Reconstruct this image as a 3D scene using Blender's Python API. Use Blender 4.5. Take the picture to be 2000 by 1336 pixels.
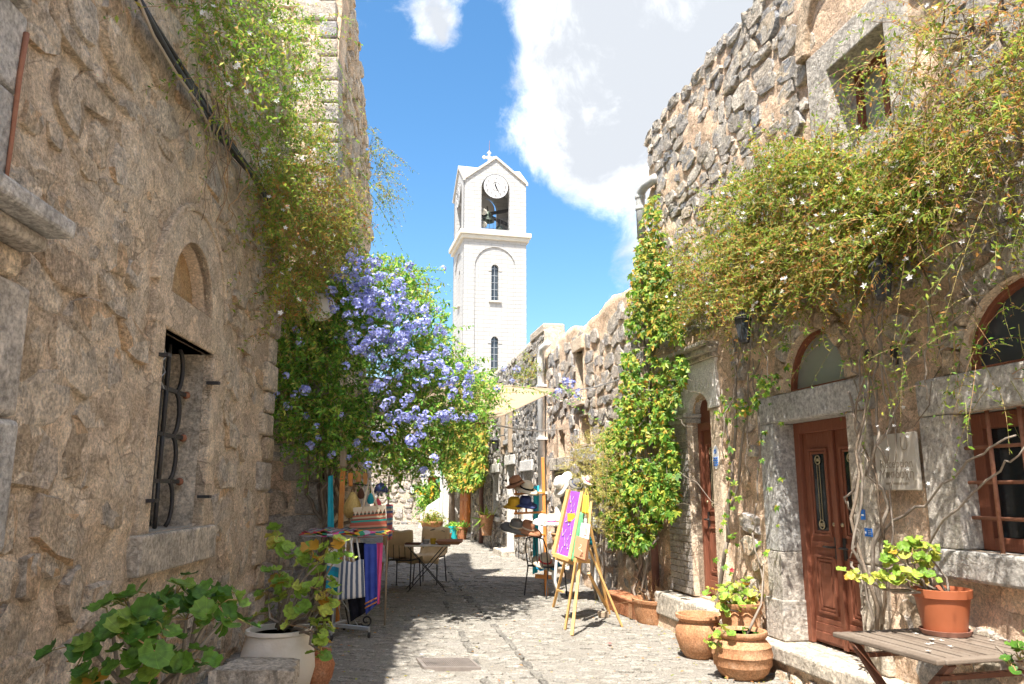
import bpy, bmesh, math, random
import numpy as np
from mathutils import Vector, Matrix
from mathutils.geometry import tessellate_polygon

for o in list(bpy.data.objects): bpy.data.objects.remove(o)
S = bpy.context.scene
COL = S.collection
random.seed(7)
RNG = np.random.default_rng(11)

# ------------------------------------------------------------------ camera
FPX, CAMH = 1500.0, 1.6
TH = math.atan(287/1500)
CT, ST = math.cos(TH), math.sin(TH)
cam = bpy.data.cameras.new('camera'); cam.lens = 27.0; cam.sensor_width = 36.0
cam.clip_start = 0.05; cam.clip_end = 3000
camo = bpy.data.objects.new('camera', cam); COL.objects.link(camo)
camo.location = (0, 0, CAMH); camo.rotation_euler = (math.pi/2 + TH, 0, 0)
S.camera = camo
# ------------------------------------------------------------------ sun, sky, exposure
TO_SUN = Vector((-0.19, -0.50, 1.0)).normalized()
SUN_EL = math.asin(TO_SUN.z); SUN_AZ = math.atan2(TO_SUN.x, TO_SUN.y)
sl = bpy.data.lights.new('sun', 'SUN'); sl.energy = 2.0; sl.angle = math.radians(0.53); sl.color = (1.0, 0.955, 0.88)
so = bpy.data.objects.new('sun', sl); COL.objects.link(so)
so.rotation_euler = TO_SUN.to_track_quat('Z', 'Y').to_euler()
S.view_settings.view_transform = 'Standard'; S.view_settings.look = 'None'
S.view_settings.exposure = 2.65; S.view_settings.gamma = 1.0
S.cycles.use_adaptive_sampling = True; S.cycles.adaptive_threshold = 0.03
S.cycles.max_bounces = 7; S.cycles.diffuse_bounces = 6; S.cycles.glossy_bounces = 2
S.cycles.transmission_bounces = 3; S.cycles.transparent_max_bounces = 6
S.cycles.use_denoising = True
S.cycles.caustics_reflective = False; S.cycles.caustics_refractive = False

def ray(px, py):
    u = (px-1000)/FPX; v = (668-py)/FPX
    return Vector((u, CT-v*ST, ST+v*CT))
def atY(px, py, Y):
    r = ray(px, py); return Vector((0, 0, CAMH)) + r*(Y/r.y)
def atZ(px, py, Z=0.0):
    r = ray(px, py); return Vector((0, 0, CAMH)) + r*((Z-CAMH)/r.z)
def proj(p):
    z = p[2]-CAMH; d = p[1]*CT+z*ST
    if d < 0.1: return (-9999, -9999, d)
    return (1000+FPX*p[0]/d, 668-FPX*(-p[1]*ST+z*CT)/d, d)

# ---- node helpers
def nd(nt, typ, ins=None, **kw):
    n = nt.nodes.new(typ)
    for k, v in kw.items(): setattr(n, k, v)
    for k, v in (ins or {}).items():
        if isinstance(v, bpy.types.NodeSocket): nt.links.new(v, n.inputs[k])
        else: n.inputs[k].default_value = v
    return n
def math_n(nt, op, a, b=None, c=None, clamp=False):
    ins = {0: a}
    if b is not None: ins[1] = b
    if c is not None: ins[2] = c
    return nd(nt, 'ShaderNodeMath', ins, operation=op, use_clamp=clamp).outputs[0]
def mixc(nt, f, a, b, mode='MIX'):
    n = nd(nt, 'ShaderNodeMix', {0: f}, data_type='RGBA', blend_type=mode)
    for k, v in ((6, a), (7, b)):
        if isinstance(v, bpy.types.NodeSocket): nt.links.new(v, n.inputs[k])
        else: n.inputs[k].default_value = tuple(v) if len(v) == 4 else (*v, 1)
    return n.outputs[2]
def ramp(nt, f, cols, pos=None, interp='LINEAR'):
    n = nd(nt, 'ShaderNodeValToRGB', {0: f}); e = n.color_ramp.elements
    n.color_ramp.interpolation = interp
    while len(e) < len(cols): e.new(0.5)
    while len(e) > len(cols): e.remove(e[-1])
    for i, c in enumerate(cols):
        e[i].position = pos[i] if pos else i/max(1, len(cols)-1)
        e[i].color = (*c, 1) if len(c) == 3 else c
    return n.outputs[0]
def maprange(nt, v, a, b, c=0.0, d=1.0, smooth=False):
    n = nd(nt, 'ShaderNodeMapRange', {0: v, 1: a, 2: b, 3: c, 4: d}, interpolation_type='SMOOTHSTEP' if smooth else 'LINEAR')
    return n.outputs[0]
def noise(nt, vec, scale, detail=5, rough=0.55, dist=0.0):
    return nd(nt, 'ShaderNodeTexNoise', {'Vector': vec, 'Scale': scale, 'Detail': detail, 'Roughness': rough, 'Distortion': dist}).outputs[0]

# ---- world: blue Nishita sky; cumulus cover raised outside the view for added fill light
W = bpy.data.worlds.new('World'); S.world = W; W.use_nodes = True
nt = W.node_tree; nt.nodes.clear()
sky = nd(nt, 'ShaderNodeTexSky', sky_type='NISHITA', sun_disc=False, sun_elevation=SUN_EL,
         sun_rotation=SUN_AZ % (2*math.pi), altitude=200, air_density=1.0, dust_density=2.0, ozone_density=2.5)
hs = nd(nt, 'ShaderNodeHueSaturation', {'Hue': 0.493, 'Saturation': 1.25, 'Value': 0.31, 'Color': sky.outputs[0]})
tc = nd(nt, 'ShaderNodeTexCoord')
gen = tc.outputs['Generated']
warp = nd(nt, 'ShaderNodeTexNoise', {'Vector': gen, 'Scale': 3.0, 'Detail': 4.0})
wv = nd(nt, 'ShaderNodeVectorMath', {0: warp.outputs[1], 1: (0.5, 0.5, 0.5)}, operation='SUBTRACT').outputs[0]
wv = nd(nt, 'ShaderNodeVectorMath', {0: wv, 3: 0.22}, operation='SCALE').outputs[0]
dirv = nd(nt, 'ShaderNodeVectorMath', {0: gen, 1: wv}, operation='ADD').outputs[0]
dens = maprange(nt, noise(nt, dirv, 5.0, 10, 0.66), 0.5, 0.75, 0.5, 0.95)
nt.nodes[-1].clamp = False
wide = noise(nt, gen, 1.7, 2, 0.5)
bias = maprange(nt, wide, 0.36, 0.58, 0.0, 0.2)  # extra cloud cover added all round to brighten the shade
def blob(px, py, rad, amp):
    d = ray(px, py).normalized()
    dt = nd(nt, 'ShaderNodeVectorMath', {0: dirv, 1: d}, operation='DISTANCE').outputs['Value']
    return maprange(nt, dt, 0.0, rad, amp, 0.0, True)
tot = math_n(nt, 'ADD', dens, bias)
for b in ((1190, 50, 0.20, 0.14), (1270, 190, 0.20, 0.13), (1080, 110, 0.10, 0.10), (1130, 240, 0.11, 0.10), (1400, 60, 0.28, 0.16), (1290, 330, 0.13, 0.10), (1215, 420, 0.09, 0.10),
          (880, 45, 0.06, 0.30), (905, 85, 0.05, 0.26), (770, 40, 0.14, -0.42), (1000, 60, 0.07, -0.22), (950, 330, 0.26, -0.36), (1110, 470, 0.14, -0.22), (760, 300, 0.16, -0.22), (960, 120, 0.10, -0.3), (1000, 600, 0.30, -0.25), (850, 560, 0.16, -0.2)):  # negative blobs hold the added cloud back from the visible sky
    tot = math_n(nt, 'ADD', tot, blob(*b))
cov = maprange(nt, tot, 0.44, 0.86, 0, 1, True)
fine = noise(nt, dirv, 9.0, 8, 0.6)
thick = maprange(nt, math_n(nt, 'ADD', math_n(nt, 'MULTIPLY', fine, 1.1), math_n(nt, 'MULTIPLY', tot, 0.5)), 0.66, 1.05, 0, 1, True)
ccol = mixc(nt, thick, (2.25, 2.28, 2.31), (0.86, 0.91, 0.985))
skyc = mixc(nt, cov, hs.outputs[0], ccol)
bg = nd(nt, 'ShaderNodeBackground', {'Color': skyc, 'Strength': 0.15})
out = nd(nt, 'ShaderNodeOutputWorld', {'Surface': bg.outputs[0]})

# ------------------------------------------------------------------ materials
MATS = {}
def new_mat(name):
    m = bpy.data.materials.new(name); m.use_nodes = True
    nt = m.node_tree; nt.nodes.clear(); MATS[name] = m
    return m, nt
def finish(nt, col, rough=0.85, bumps=(), metal=0.0, spec=0.3, transl=0.0, coat=0.0):
    b = nd(nt, 'ShaderNodeBsdfPrincipled', {'Roughness': rough, 'Metallic': metal})
    b.inputs['Specular IOR Level'].default_value = spec
    if coat: b.inputs['Coat Weight'].default_value = coat
    if isinstance(col, bpy.types.NodeSocket): nt.links.new(col, b.inputs['Base Color'])
    else: b.inputs['Base Color'].default_value = (*col, 1)
    prev = None
    for h, st, dist in bumps:
        ins = {'Height': h, 'Strength': st, 'Distance': dist}
        if prev is not None: ins['Normal'] = prev
        prev = nd(nt, 'ShaderNodeBump', ins).outputs[0]
    if prev is not None: nt.links.new(prev, b.inputs['Normal'])
    sh = b.outputs[0]
    if transl:
        t = nd(nt, 'ShaderNodeBsdfTranslucent')
        if isinstance(col, bpy.types.NodeSocket): nt.links.new(col, t.inputs[0])
        else: t.inputs[0].default_value = (*col, 1)
        sh = nd(nt, 'ShaderNodeMixShader', {0: transl, 1: sh, 2: t.outputs[0]}).outputs[0]
    nd(nt, 'ShaderNodeOutputMaterial', {'Surface': sh})
def pos(nt): return nd(nt, 'ShaderNodeNewGeometry').outputs['Position']
def island(nt):
    g = nd(nt, 'ShaderNodeNewGeometry'); o = nd(nt, 'ShaderNodeObjectInfo')
    return math_n(nt, 'FRACT', math_n(nt, 'ADD', g.outputs['Random Per Island'], o.outputs['Random']))
def stone_mat(name, cols, mott=0.5, bump=0.6, spot=None, mscale=7.0, ipos=None, crease=None):
    m, nt = new_mat(name); P = pos(nt); r = island(nt)
    base = ramp(nt, r, cols, ipos)
    n1 = noise(nt, P, mscale, 5, 0.65, 0.6); n2 = noise(nt, P, mscale*6, 4, 0.7)
    f = maprange(nt, n1, 0.3, 0.7, 1-mott, 1+mott*0.55)
    f2 = maprange(nt, n2, 0.36, 0.64, 0.62, 1.34)
    c = nd(nt, 'ShaderNodeVectorMath', {0: base, 3: math_n(nt, 'MULTIPLY', f, f2)}, operation='SCALE').outputs[0]
    if spot:
        sc, th, col = spot
        s = maprange(nt, noise(nt, P, sc, 6, 0.7), th, th+0.1, 0, 0.85, True)
        c = mixc(nt, s, c, col)
    n3 = noise(nt, P, 11, 6, 0.72, 1.0)
    finish(nt, c, 0.92, ((n3, bump, 0.10), (n2, bump*0.8, 0.016)), spec=0.2)
    return m
def simple_mat(name, cols, scale=6, rough=0.8, bump=0.25, bscale=40, metal=0.0, spec=0.35, stretch=(1, 1, 1), isl=0.0, bd=0.01, detail=6, coat=0.0):
    m, nt = new_mat(name); P = pos(nt)
    V = nd(nt, 'ShaderNodeMapping', {'Vector': P, 'Scale': stretch}).outputs[0]
    f = maprange(nt, noise(nt, V, scale, detail, 0.6, 0.3), 0.28, 0.72)
    if isl: f = math_n(nt, 'ADD', math_n(nt, 'MULTIPLY', f, 1-isl), math_n(nt, 'MULTIPLY', island(nt), isl))
    c = ramp(nt, f, cols)
    b = noise(nt, V, bscale, 5, 0.65)
    finish(nt, c, rough, ((b, bump, bd),) if bump else (), metal, spec, coat=coat)
    return m
def leaf_mat(name, cols, p=None, transl=0.35, rough=0.5, spec=0.35):
    m, nt = new_mat(name); r = island(nt)
    c = ramp(nt, r, cols, p)
    f = maprange(nt, noise(nt, pos(nt), 3.0, 2), 0.3, 0.7, 0.75, 1.25)
    c = nd(nt, 'ShaderNodeVectorMath', {0: c, 3: f}, operation='SCALE').outputs[0]
    finish(nt, c, rough, (), spec=spec, transl=transl)
    return m

# ------------------------------------------------------------------ mesh helpers
def new_obj(name, me, parent=None):
    o = bpy.data.objects.new(name, me); COL.objects.link(o)
    if parent is not None:
        o.parent = parent
        if parent.type == 'EMPTY': o.matrix_parent_inverse = Matrix.Translation(-parent.location)
    return o
def tag(o, label=None, cat=None, group=None, kind=None):
    for k, v in (('label', label), ('category', cat), ('group', group), ('kind', kind)):
        if v: o[k] = v
    return o
def thing(name, loc, label, cat, group=None):
    o = bpy.data.objects.new(name, None); COL.objects.link(o); o.location = loc; o.empty_display_size = 0.1
    return tag(o, label, cat, group)
def mats_of(m): return m if isinstance(m, (list, tuple)) else [m]
class MB:
    def __init__(s): s.v = []; s.f = []; s.m = []; s.cur = 0
    def add(s, vs, fs):
        b = len(s.v); s.v += [tuple(p) for p in vs]
        for f in fs: s.f.append(tuple(i+b for i in f)); s.m.append(s.cur)
        return s
    def box(s, p0, p1):
        x0, y0, z0 = p0; x1, y1, z1 = p1
        return s.hexa([(x0,y0,z0),(x1,y0,z0),(x1,y1,z0),(x0,y1,z0),(x0,y0,z1),(x1,y0,z1),(x1,y1,z1),(x0,y1,z1)])
    def hexa(s, c):
        return s.add(c, [(0,3,2,1),(4,5,6,7),(0,1,5,4),(1,2,6,5),(2,3,7,6),(3,0,4,7)])
    def fbox(s, fr, u0, u1, v0, v1, o0, o1):
        c = [fr.pt(u, v, o) for (u, v, o) in ((u0,v0,o0),(u1,v0,o0),(u1,v1,o0),(u0,v1,o0),(u0,v0,o1),(u1,v0,o1),(u1,v1,o1),(u0,v1,o1))]
        return s.hexa(c)
    def bar(s, a, b, w, d=None, up=(0, 0, 1)):
        a = Vector(a); b = Vector(b); d = d or w; t = (b-a).normalized()
        x = t.cross(Vector(up))
        if x.length < 1e-3: x = t.cross(Vector((1, 0, 0)))
        x.normalize(); y = t.cross(x)
        x = x*w/2; y = y*d/2
        return s.hexa([a-x-y, a+x-y, a+x+y, a-x+y, b-x-y, b+x-y, b+x+y, b-x+y])
    def tube(s, pts, r, n=6, cap=True):
        pts = [Vector(p) for p in pts]; k = len(pts)
        rs = r if isinstance(r, (list, tuple)) else [r]*k
        vs = []; prev = None
        for i, p in enumerate(pts):
            t = (pts[min(i+1, k-1)]-pts[max(i-1, 0)]).normalized()
            if prev is None:
                x = t.orthogonal().normalized()
            else:
                x = prev - t*prev.dot(t)
                if x.length < 1e-5: x = t.orthogonal()
                x.normalize()
            prev = x; y = t.cross(x)
            for j in range(n):
                a = 2*math.pi*j/n
                vs.append(p + (x*math.cos(a)+y*math.sin(a))*rs[i])
        fs = [(i*n+j, i*n+(j+1) % n, (i+1)*n+(j+1) % n, (i+1)*n+j) for i in range(k-1) for j in range(n)]
        if cap: fs += [tuple(range(n))[::-1], tuple(range((k-1)*n, k*n))]
        return s.add(vs, fs)
    def lathe(s, prof, n, c=(0, 0, 0), rot=None, sx=1.0, sy=1.0, wob=0.0):
        c = Vector(c); vs = []
        for r, z in prof:
            for j in range(n):
                a = 2*math.pi*j/n
                p = Vector((r*math.cos(a)*sx, r*math.sin(a)*sy, z))
                if wob: p.z += wob*math.sin(3*a+r*9)*r; p.x *= 1+wob*0.5*math.sin(2*a)
                if rot: p = rot @ p
                vs.append(c+p)
        k = len(prof)
        fs = [(i*n+j, i*n+(j+1) % n, (i+1)*n+(j+1) % n, (i+1)*n+j) for i in range(k-1) for j in range(n)]
        if prof[0][0] > 1e-4: fs.append(tuple(range(n))[::-1])
        if prof[-1][0] > 1e-4: fs.append(tuple(range((k-1)*n, k*n)))
        return s.add(vs, fs)
    def prism(s, fr, outline, o0, o1, holes=()):
        loops = [list(outline)]+[list(h) for h in holes]
        flat = [p for l in loops for p in l]
        tris = tessellate_polygon([[Vector((p[0], p[1], 0)) for p in l] for l in loops])
        k = len(flat)
        vs = [fr.pt(p[0], p[1], o1) for p in flat]+[fr.pt(p[0], p[1], o0) for p in flat]
        fs = [tuple(t) for t in tris]+[tuple(i+k for i in t[::-1]) for t in tris]
        b = 0
        for l in loops:
            n = len(l)
            fs += [(b+i, b+(i+1) % n, b+(i+1) % n+k, b+i+k) for i in range(n)]
            b += n
        return s.add(vs, fs)
    def grid(s, P):   # P[i][j] points
        a, b = len(P), len(P[0])
        return s.add([p for row in P for p in row], [(i*b+j, i*b+j+1, (i+1)*b+j+1, (i+1)*b+j) for i in range(a-1) for j in range(b-1)])
    def build(s, name, mat, parent=None, smooth=False, bevel=0.0, seg=2, recalc=True, solid=0.0, auto=None):
        me = bpy.data.meshes.new(name); me.from_pydata(s.v, [], s.f)
        for m in mats_of(mat): me.materials.append(MATS[m] if isinstance(m, str) else m)
        me.polygons.foreach_set('material_index', s.m)
        if recalc:
            bm = bmesh.new(); bm.from_mesh(me); bmesh.ops.recalc_face_normals(bm, faces=bm.faces); bm.to_mesh(me); bm.free()
        if smooth: me.polygons.foreach_set('use_smooth', [True]*len(me.polygons))
        o = new_obj(name, me, parent)
        if solid:
            md = o.modifiers.new('solid', 'SOLIDIFY'); md.thickness = solid; md.offset = 0
        if bevel:
            md = o.modifiers.new('bevel', 'BEVEL'); md.width = bevel; md.segments = seg; md.limit_method = 'ANGLE'; md.angle_limit = 0.6
        if smooth and auto:
            try:
                me.set_sharp_from_angle(angle=math.radians(auto))
            except Exception: pass
        return o
def np_obj(name, verts, faces, mat, parent=None, smooth=False):
    me = bpy.data.meshes.new(name); verts = np.asarray(verts, dtype=np.float32); faces = np.asarray(faces, dtype=np.int32)
    me.vertices.add(len(verts)); me.vertices.foreach_set('co', verts.ravel())
    n, k = faces.shape
    me.loops.add(n*k); me.loops.foreach_set('vertex_index', faces.ravel())
    me.polygons.add(n); me.polygons.foreach_set('loop_start', np.arange(0, n*k, k, dtype=np.int32))
    me.polygons.foreach_set('loop_total', np.full(n, k, dtype=np.int32))
    if smooth: me.polygons.foreach_set('use_smooth', np.ones(n, dtype=bool))
    me.update(calc_edges=True); me.validate()
    for m in mats_of(mat): me.materials.append(MATS[m])
    return new_obj(name, me, parent)

class Frame:
    def __init__(s, org, ud, nrm, vd=(0, 0, 1)):
        s.o = Vector(org); s.u = Vector(ud); s.n = Vector(nrm).normalized(); s.v = Vector(vd)
    def pt(s, u, v, o=0.0): return s.o + s.u*u + s.v*v + s.n*o
    def px(s, px, py, out=0.0):
        c = Vector((0, 0, CAMH)); r = ray(px, py); q = s.o + s.n*out
        t = (q-c).dot(s.n)/r.dot(s.n); p = c + r*t - q
        uu = s.u; return (p.dot(uu)/uu.dot(uu), p.dot(s.v))
    def mtx(s, u, v, o, rot, sx, sy, sz):
        x = s.u.normalized(); y = s.v; z = s.n; c, d = math.cos(rot), math.sin(rot)
        X = (x*c+y*d)*sx; Y = (y*c-x*d)*sy; Z = z*sz; p = s.pt(u, v, o)
        return Matrix(((X.x, Y.x, Z.x, p.x), (X.y, Y.y, Z.y, p.y), (X.z, Y.z, Z.z, p.z), (0, 0, 0, 1)))
RA, RB = 3.92, -0.20
LA, LB = -2.13, -0.073
RF = Frame((RA, 0, 0), (RB, 1, 0), (-1, RB, 0))
LF = Frame((LA, 0, 0), (LB, 1, 0), (1, -LB, 0))
def R(px, py, o=0.0): return RF.pt(*RF.px(px, py, o), o)
def L(px, py, o=0.0): return LF.pt(*LF.px(px, py, o), o)

def vnoise(x, y, seed=0):
    x = np.asarray(x, float); y = np.asarray(y, float)
    xi = np.floor(x).astype(np.int64); yi = np.floor(y).astype(np.int64); fx = x-xi; fy = y-yi
    fx = fx*fx*(3-2*fx); fy = fy*fy*(3-2*fy)
    def h(a, b):
        n = (a*374761393 + b*668265263 + seed*974711) & 0x7fffffff
        n = ((n ^ (n >> 13))*1274126177) & 0x7fffffff
        return ((n ^ (n >> 16)) & 0xffff)/65535.0
    return (h(xi, yi)*(1-fx)+h(xi+1, yi)*fx)*(1-fy)+(h(xi, yi+1)*(1-fx)+h(xi+1, yi+1)*fx)*fy
def fbm(x, y, seed=0, oct=4):
    r = 0; a = 0.5; f = 1.0
    for i in range(oct):
        r = r + a*(vnoise(x*f, y*f, seed+i)-0.5); a *= 0.5; f *= 2.07
    return r

def in_hole(u, v, h, mg=0.0):
    ua, ub, va, vb, arch = h
    if u < ua-mg or u > ub+mg or v < va-mg: return False
    if not arch: return v <= vb+mg
    r = (ub-ua)/2; spring = vb-arch
    if v <= spring: return True
    return ((u-(ua+ub)/2)/(r+mg))**2 + ((v-spring)/(arch+mg))**2 <= 1
def wall_mesh(name, fr, u0, u1, v0, v1, step, holes, amp, seed, mat, parent, top=None, vk=0, wscale=2.2, thick=0.5, lean=None):
    def lines(a, b, snaps):
        ls = list(np.linspace(a, b, max(2, int(round((b-a)/step))+1)))
        for s_ in snaps:
            if a < s_ < b:
                ls = [x for x in ls if abs(x-s_) > step*0.45 or x in (a, b)]; ls.append(s_)
        return np.array(sorted(set(ls)))
    us = lines(u0, u1, [x for h in holes for x in h[:2]]); vs = lines(v0, v1, [x for h in holes for x in ((h[2], h[3]) if not h[4] else (h[2], h[3]-h[4]))])
    U, V = np.meshgrid(us, vs, indexing='ij')
    D = amp*1.6*fbm(U*wscale, V*wscale, seed, 5) + amp*0.9*fbm(U*wscale*5, V*wscale*5, seed+9, 3)
    if top is not None:
        T = np.array([top(x) for x in us])[:, None]
        V = np.where(V > vk, vk+(V-vk)*(T-vk)/(v1-vk), V)
    if lean is not None: D = D + lean(V)
    nu, nv = U.shape
    vv = np.empty((nu*nv, 3)); o, uu, vd, n = (np.array(x) for x in (fr.o, fr.u, fr.v, fr.n))
    vv[:] = o + U.reshape(-1, 1)*uu + V.reshape(-1, 1)*vd + D.reshape(-1, 1)*n
    idx = np.arange(nu*nv).reshape(nu, nv); fs = []
    for i in range(nu-1):
        uc = (us[i]+us[i+1])/2; hs_ = [h for h in holes if h[0] <= uc <= h[1]]
        for j in range(nv-1):
            if hs_:
                vc = (vs[j]+vs[j+1])/2
                if any(in_hole(uc, vc, h) for h in hs_): continue
            fs.append((idx[i, j], idx[i+1, j], idx[i+1, j+1], idx[i, j+1]))
    k = len(vv)   # top cap and the end returns, as thick as the wall
    extra = []
    for edge in (idx[:, -1], idx[0, :], idx[-1, :]):
        b = k+len(extra)
        extra += [vv[e]-n*thick for e in edge]
        fs += [(edge[i], edge[i+1], b+i+1, b+i) for i in range(len(edge)-1)]
    return np_obj(name, np.vstack([vv, np.array(extra)]), fs, mat, parent, True)

# stones: eight-sided rough domes, shared between all stones
STONES = []
def make_stones():
    rr = random.Random(5)
    for k in range(14):
        n = 9; vs = []; a0 = rr.random()
        prof = [(1.05, -0.7), (1.0, 0.5), (0.92, 0.9), (0.5, 1.0)]; tx, ty = rr.uniform(-.45, .45), rr.uniform(-.45, .45)
        rad = []
        for j in range(n):
            a = 2*math.pi*(j+a0)/n; c, s_ = math.cos(a), math.sin(a)
            p = 4.5; q = (abs(c)**p+abs(s_)**p)**(-1/p)
            rad.append((a, 0.5*q*rr.choice((rr.uniform(0.70, 0.88), rr.uniform(0.86, 1.03), rr.uniform(0.86, 1.03)))))
        for sc, h in prof:
            for a, r in rad:
                g = rr.uniform(0.90, 1.06); x_, y_ = math.cos(a)*r*sc*g, math.sin(a)*r*sc*g
                vs.append((x_, y_, h*rr.uniform(0.82, 1.1)+(tx*x_+ty*y_ if h > .3 else 0) if h > 0 else h))
        vs.append((rr.uniform(-.1, .1), rr.uniform(-.1, .1), rr.uniform(0.85, 1.05)))
        fs = [(i*n+j, i*n+(j+1) % n, (i+1)*n+(j+1) % n, (i+1)*n+j) for i in range(3) for j in range(n)]
        fs += [(3*n+j, 3*n+(j+1) % n, 4*n) for j in range(n)]
        tri = []
        for f in fs: tri += [f] if len(f) == 3 else [(f[0], f[1], f[2]), (f[0], f[2], f[3])]
        STONES.append((np.array(vs), np.array(tri)))
make_stones()
STONE_ME = {}
def stone_me(k, mat, smooth=True):
    if (k, mat) not in STONE_ME:
        v, f = STONES[k]; me = bpy.data.meshes.new('stone'); me.from_pydata(v.tolist(), [], f.tolist())
        me.polygons.foreach_set('use_smooth', [smooth]*len(f)); me.set_sharp_from_angle(angle=math.radians(38)); me.materials.append(MATS[mat]); STONE_ME[(k, mat)] = me
    return STONE_ME[(k, mat)]
def place_stones(lst, mat, parent, nparts=300, pname='stone', sname='stone_infill', minpx=9):
    """lst of (matrix, w, h). The ones that show largest become parts, the rest one stuff part."""
    sc = []
    for i, (m, w, h) in enumerate(lst):
        p = m.translation; x, y, d = proj(p)
        vis = -20 < x < 2020 and -20 < y < 1356 and d > 0.5
        sc.append((FPX*math.sqrt(w*h)/d if vis else 0, i))
    sc.sort(reverse=True)
    big = [i for s_, i in sc[:nparts] if s_ >= minpx]; bs = set(big)
    rr = random.Random(len(lst))
    for i in big:
        o = bpy.data.objects.new(pname, stone_me(rr.randrange(14), mat)); COL.objects.link(o); o.parent = parent
        if parent.type == 'EMPTY': o.matrix_parent_inverse = Matrix.Translation(-parent.location)
        o.matrix_basis = lst[i][0]
    V = []; Fc = []; b = 0
    for i, (m, w, h) in enumerate(lst):
        if i in bs: continue
        v, f = STONES[rr.randrange(14)]; A = np.array(m)
        V.append(v @ A[:3, :3].T + A[:3, 3]); Fc.append(f+b); b += len(v)
    if V:
        so_ = tag(np_obj(sname, np.vstack(V), np.vstack(Fc), mat, parent, True), kind='stuff'); so_.data.set_sharp_from_angle(angle=math.radians(38))
def rubble(fr, u0, u1, v0, v1, holes, rowh, wr, proud, seed, mat, parent, nparts=300, skip=0.12, top=None, lean=None, gap=0.86, tilt=0.13, keep=None, sink=0.0, sname='stone_infill'):
    rr = random.Random(seed); lst = []; v = v0
    while v < v1:
        h = rr.uniform(*rowh); u = u0-rr.random()*0.2
        while u < u1:
            w = rr.uniform(*wr)*(0.7+0.6*h/rowh[1]); uc = u+w/2; vc = v+h/2+rr.uniform(-.22, .22)*h; u += w
            if rr.random() < skip: continue
            if uc-w*.4 < u0 or uc+w*.4 > u1 or vc < v0 or vc+h*0.45 > (top(uc) if top else v1): continue
            if any(in_hole(uc, vc, hh, 0.42*min(w, h)+0.02) or in_hole(uc+w*.4, vc, hh) or in_hole(uc-w*.4, vc, hh) for hh in holes): continue
            if keep is not None and not keep(uc, vc): continue
            hh = h*rr.uniform(0.85, 1.25)
            d = rr.uniform(*proud); ln = float(lean(vc)) if lean else 0.0
            lst.append((fr.mtx(uc, vc, ln-sink, rr.gauss(0, tilt), w*gap*1.06, hh*gap*1.06, d), w, hh))
        v += h*0.93
    place_stones(lst, mat, parent, nparts, sname=sname)

# foliage (numpy)
def unit(a): return a/np.maximum(np.linalg.norm(a, axis=-1, keepdims=True), 1e-9)
def leaf_quads(base, d, nrm, Ln, Wd, fold=0.25, cup=0.0):
    d = unit(d); side = unit(np.cross(d, nrm)); up = np.cross(side, d)
    Ln = np.asarray(Ln).reshape(-1, 1); Wd = np.asarray(Wd).reshape(-1, 1)
    mid = base+d*Ln*0.45; f = up*Wd*fold
    V = np.stack([base, mid+side*Wd/2+f, base+d*Ln-up*Ln*cup, mid-side*Wd/2+f], axis=1).reshape(-1, 3)
    F = np.arange(len(V)).reshape(-1, 4)
    return V, F
def cat(parts):
    V = []; F = []; b = 0
    for v, f in parts: V.append(v); F.append(f+b); b += len(v)
    return np.vstack(V), np.vstack(F)
def rdir(rng, n): return unit(rng.normal(size=(n, 3)))
def sprays(rng, st, dr, ln, droop, nseg, nleaf, ll, lw, sr, curl=0.25, pair=True):
    """st starts, dr directions, ln lengths -> (leaf V,F), (stem V,F)"""
    n = len(st); t = np.linspace(0, 1, nseg+1)
    dr = unit(dr); lat = unit(np.cross(dr, rdir(rng, n)))
    cu = rng.normal(0, curl, (n, 1))
    def pt(tt):
        tt = tt[..., None]; L_ = ln[:, None, None]
        return st[:, None]+dr[:, None]*L_*tt + lat[:, None]*(cu[:, None]*L_*tt**2) + np.array([0, 0, -1.0])*(droop[:, None, None]*L_*tt**2)
    P = pt(np.broadcast_to(t, (n, nseg+1)))
    rad = sr*(1-0.7*t)[None, :, None]
    e1 = unit(np.cross(np.broadcast_to(dr[:, None], P.shape), np.array([0.3, 0.2, 1.0]))); e2 = np.cross(np.broadcast_to(dr[:, None], P.shape), e1)
    ring = np.stack([P+rad*(e1*math.cos(a)+e2*math.sin(a)) for a in (0, 2.094, 4.188)], axis=2)  # n,seg+1,3,3
    SV = ring.reshape(-1, 3); b = np.arange(n)[:, None, None]*(nseg+1)*3+np.arange(nseg)[None, :, None]*3
    j = np.arange(3)[None, None, :]; j2 = (j+1) % 3
    SF = np.stack([b+j, b+j2, b+3+j2, b+3+j], axis=-1).reshape(-1, 4)
    tl = (np.arange(nleaf)+rng.random((n, nleaf)))/nleaf*0.92+0.08
    B = pt(tl); T = unit(pt(tl+0.02)-B)
    sd = unit(np.cross(T, rdir(rng, n*nleaf).reshape(n, nleaf, 3)))
    ld = unit(T*rng.uniform(0.1, 0.9, (n, nleaf, 1))+sd+np.array([0, 0, -0.15]))
    nr = unit(rdir(rng, n*nleaf).reshape(n, nleaf, 3)+np.array([-0.15, -0.4, 1.1]))
    s_ = rng.uniform(0.5, 1.45, n*nleaf)
    LV = leaf_quads(B.reshape(-1, 3), ld.reshape(-1, 3), nr.reshape(-1, 3), ll*s_, lw*s_)
    return LV, (SV, SF)
def in_poly(x, y, poly):
    c = np.zeros(len(x), bool); k = len(poly); j = k-1
    for i in range(k):
        xi, yi = poly[i]; xj, yj = poly[j]
        m = ((yi > y) != (yj > y)) & (x < (xj-xi)*(y-yi)/(yj-yi+1e-9)+xi)
        c ^= m; j = i
    return c
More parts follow.
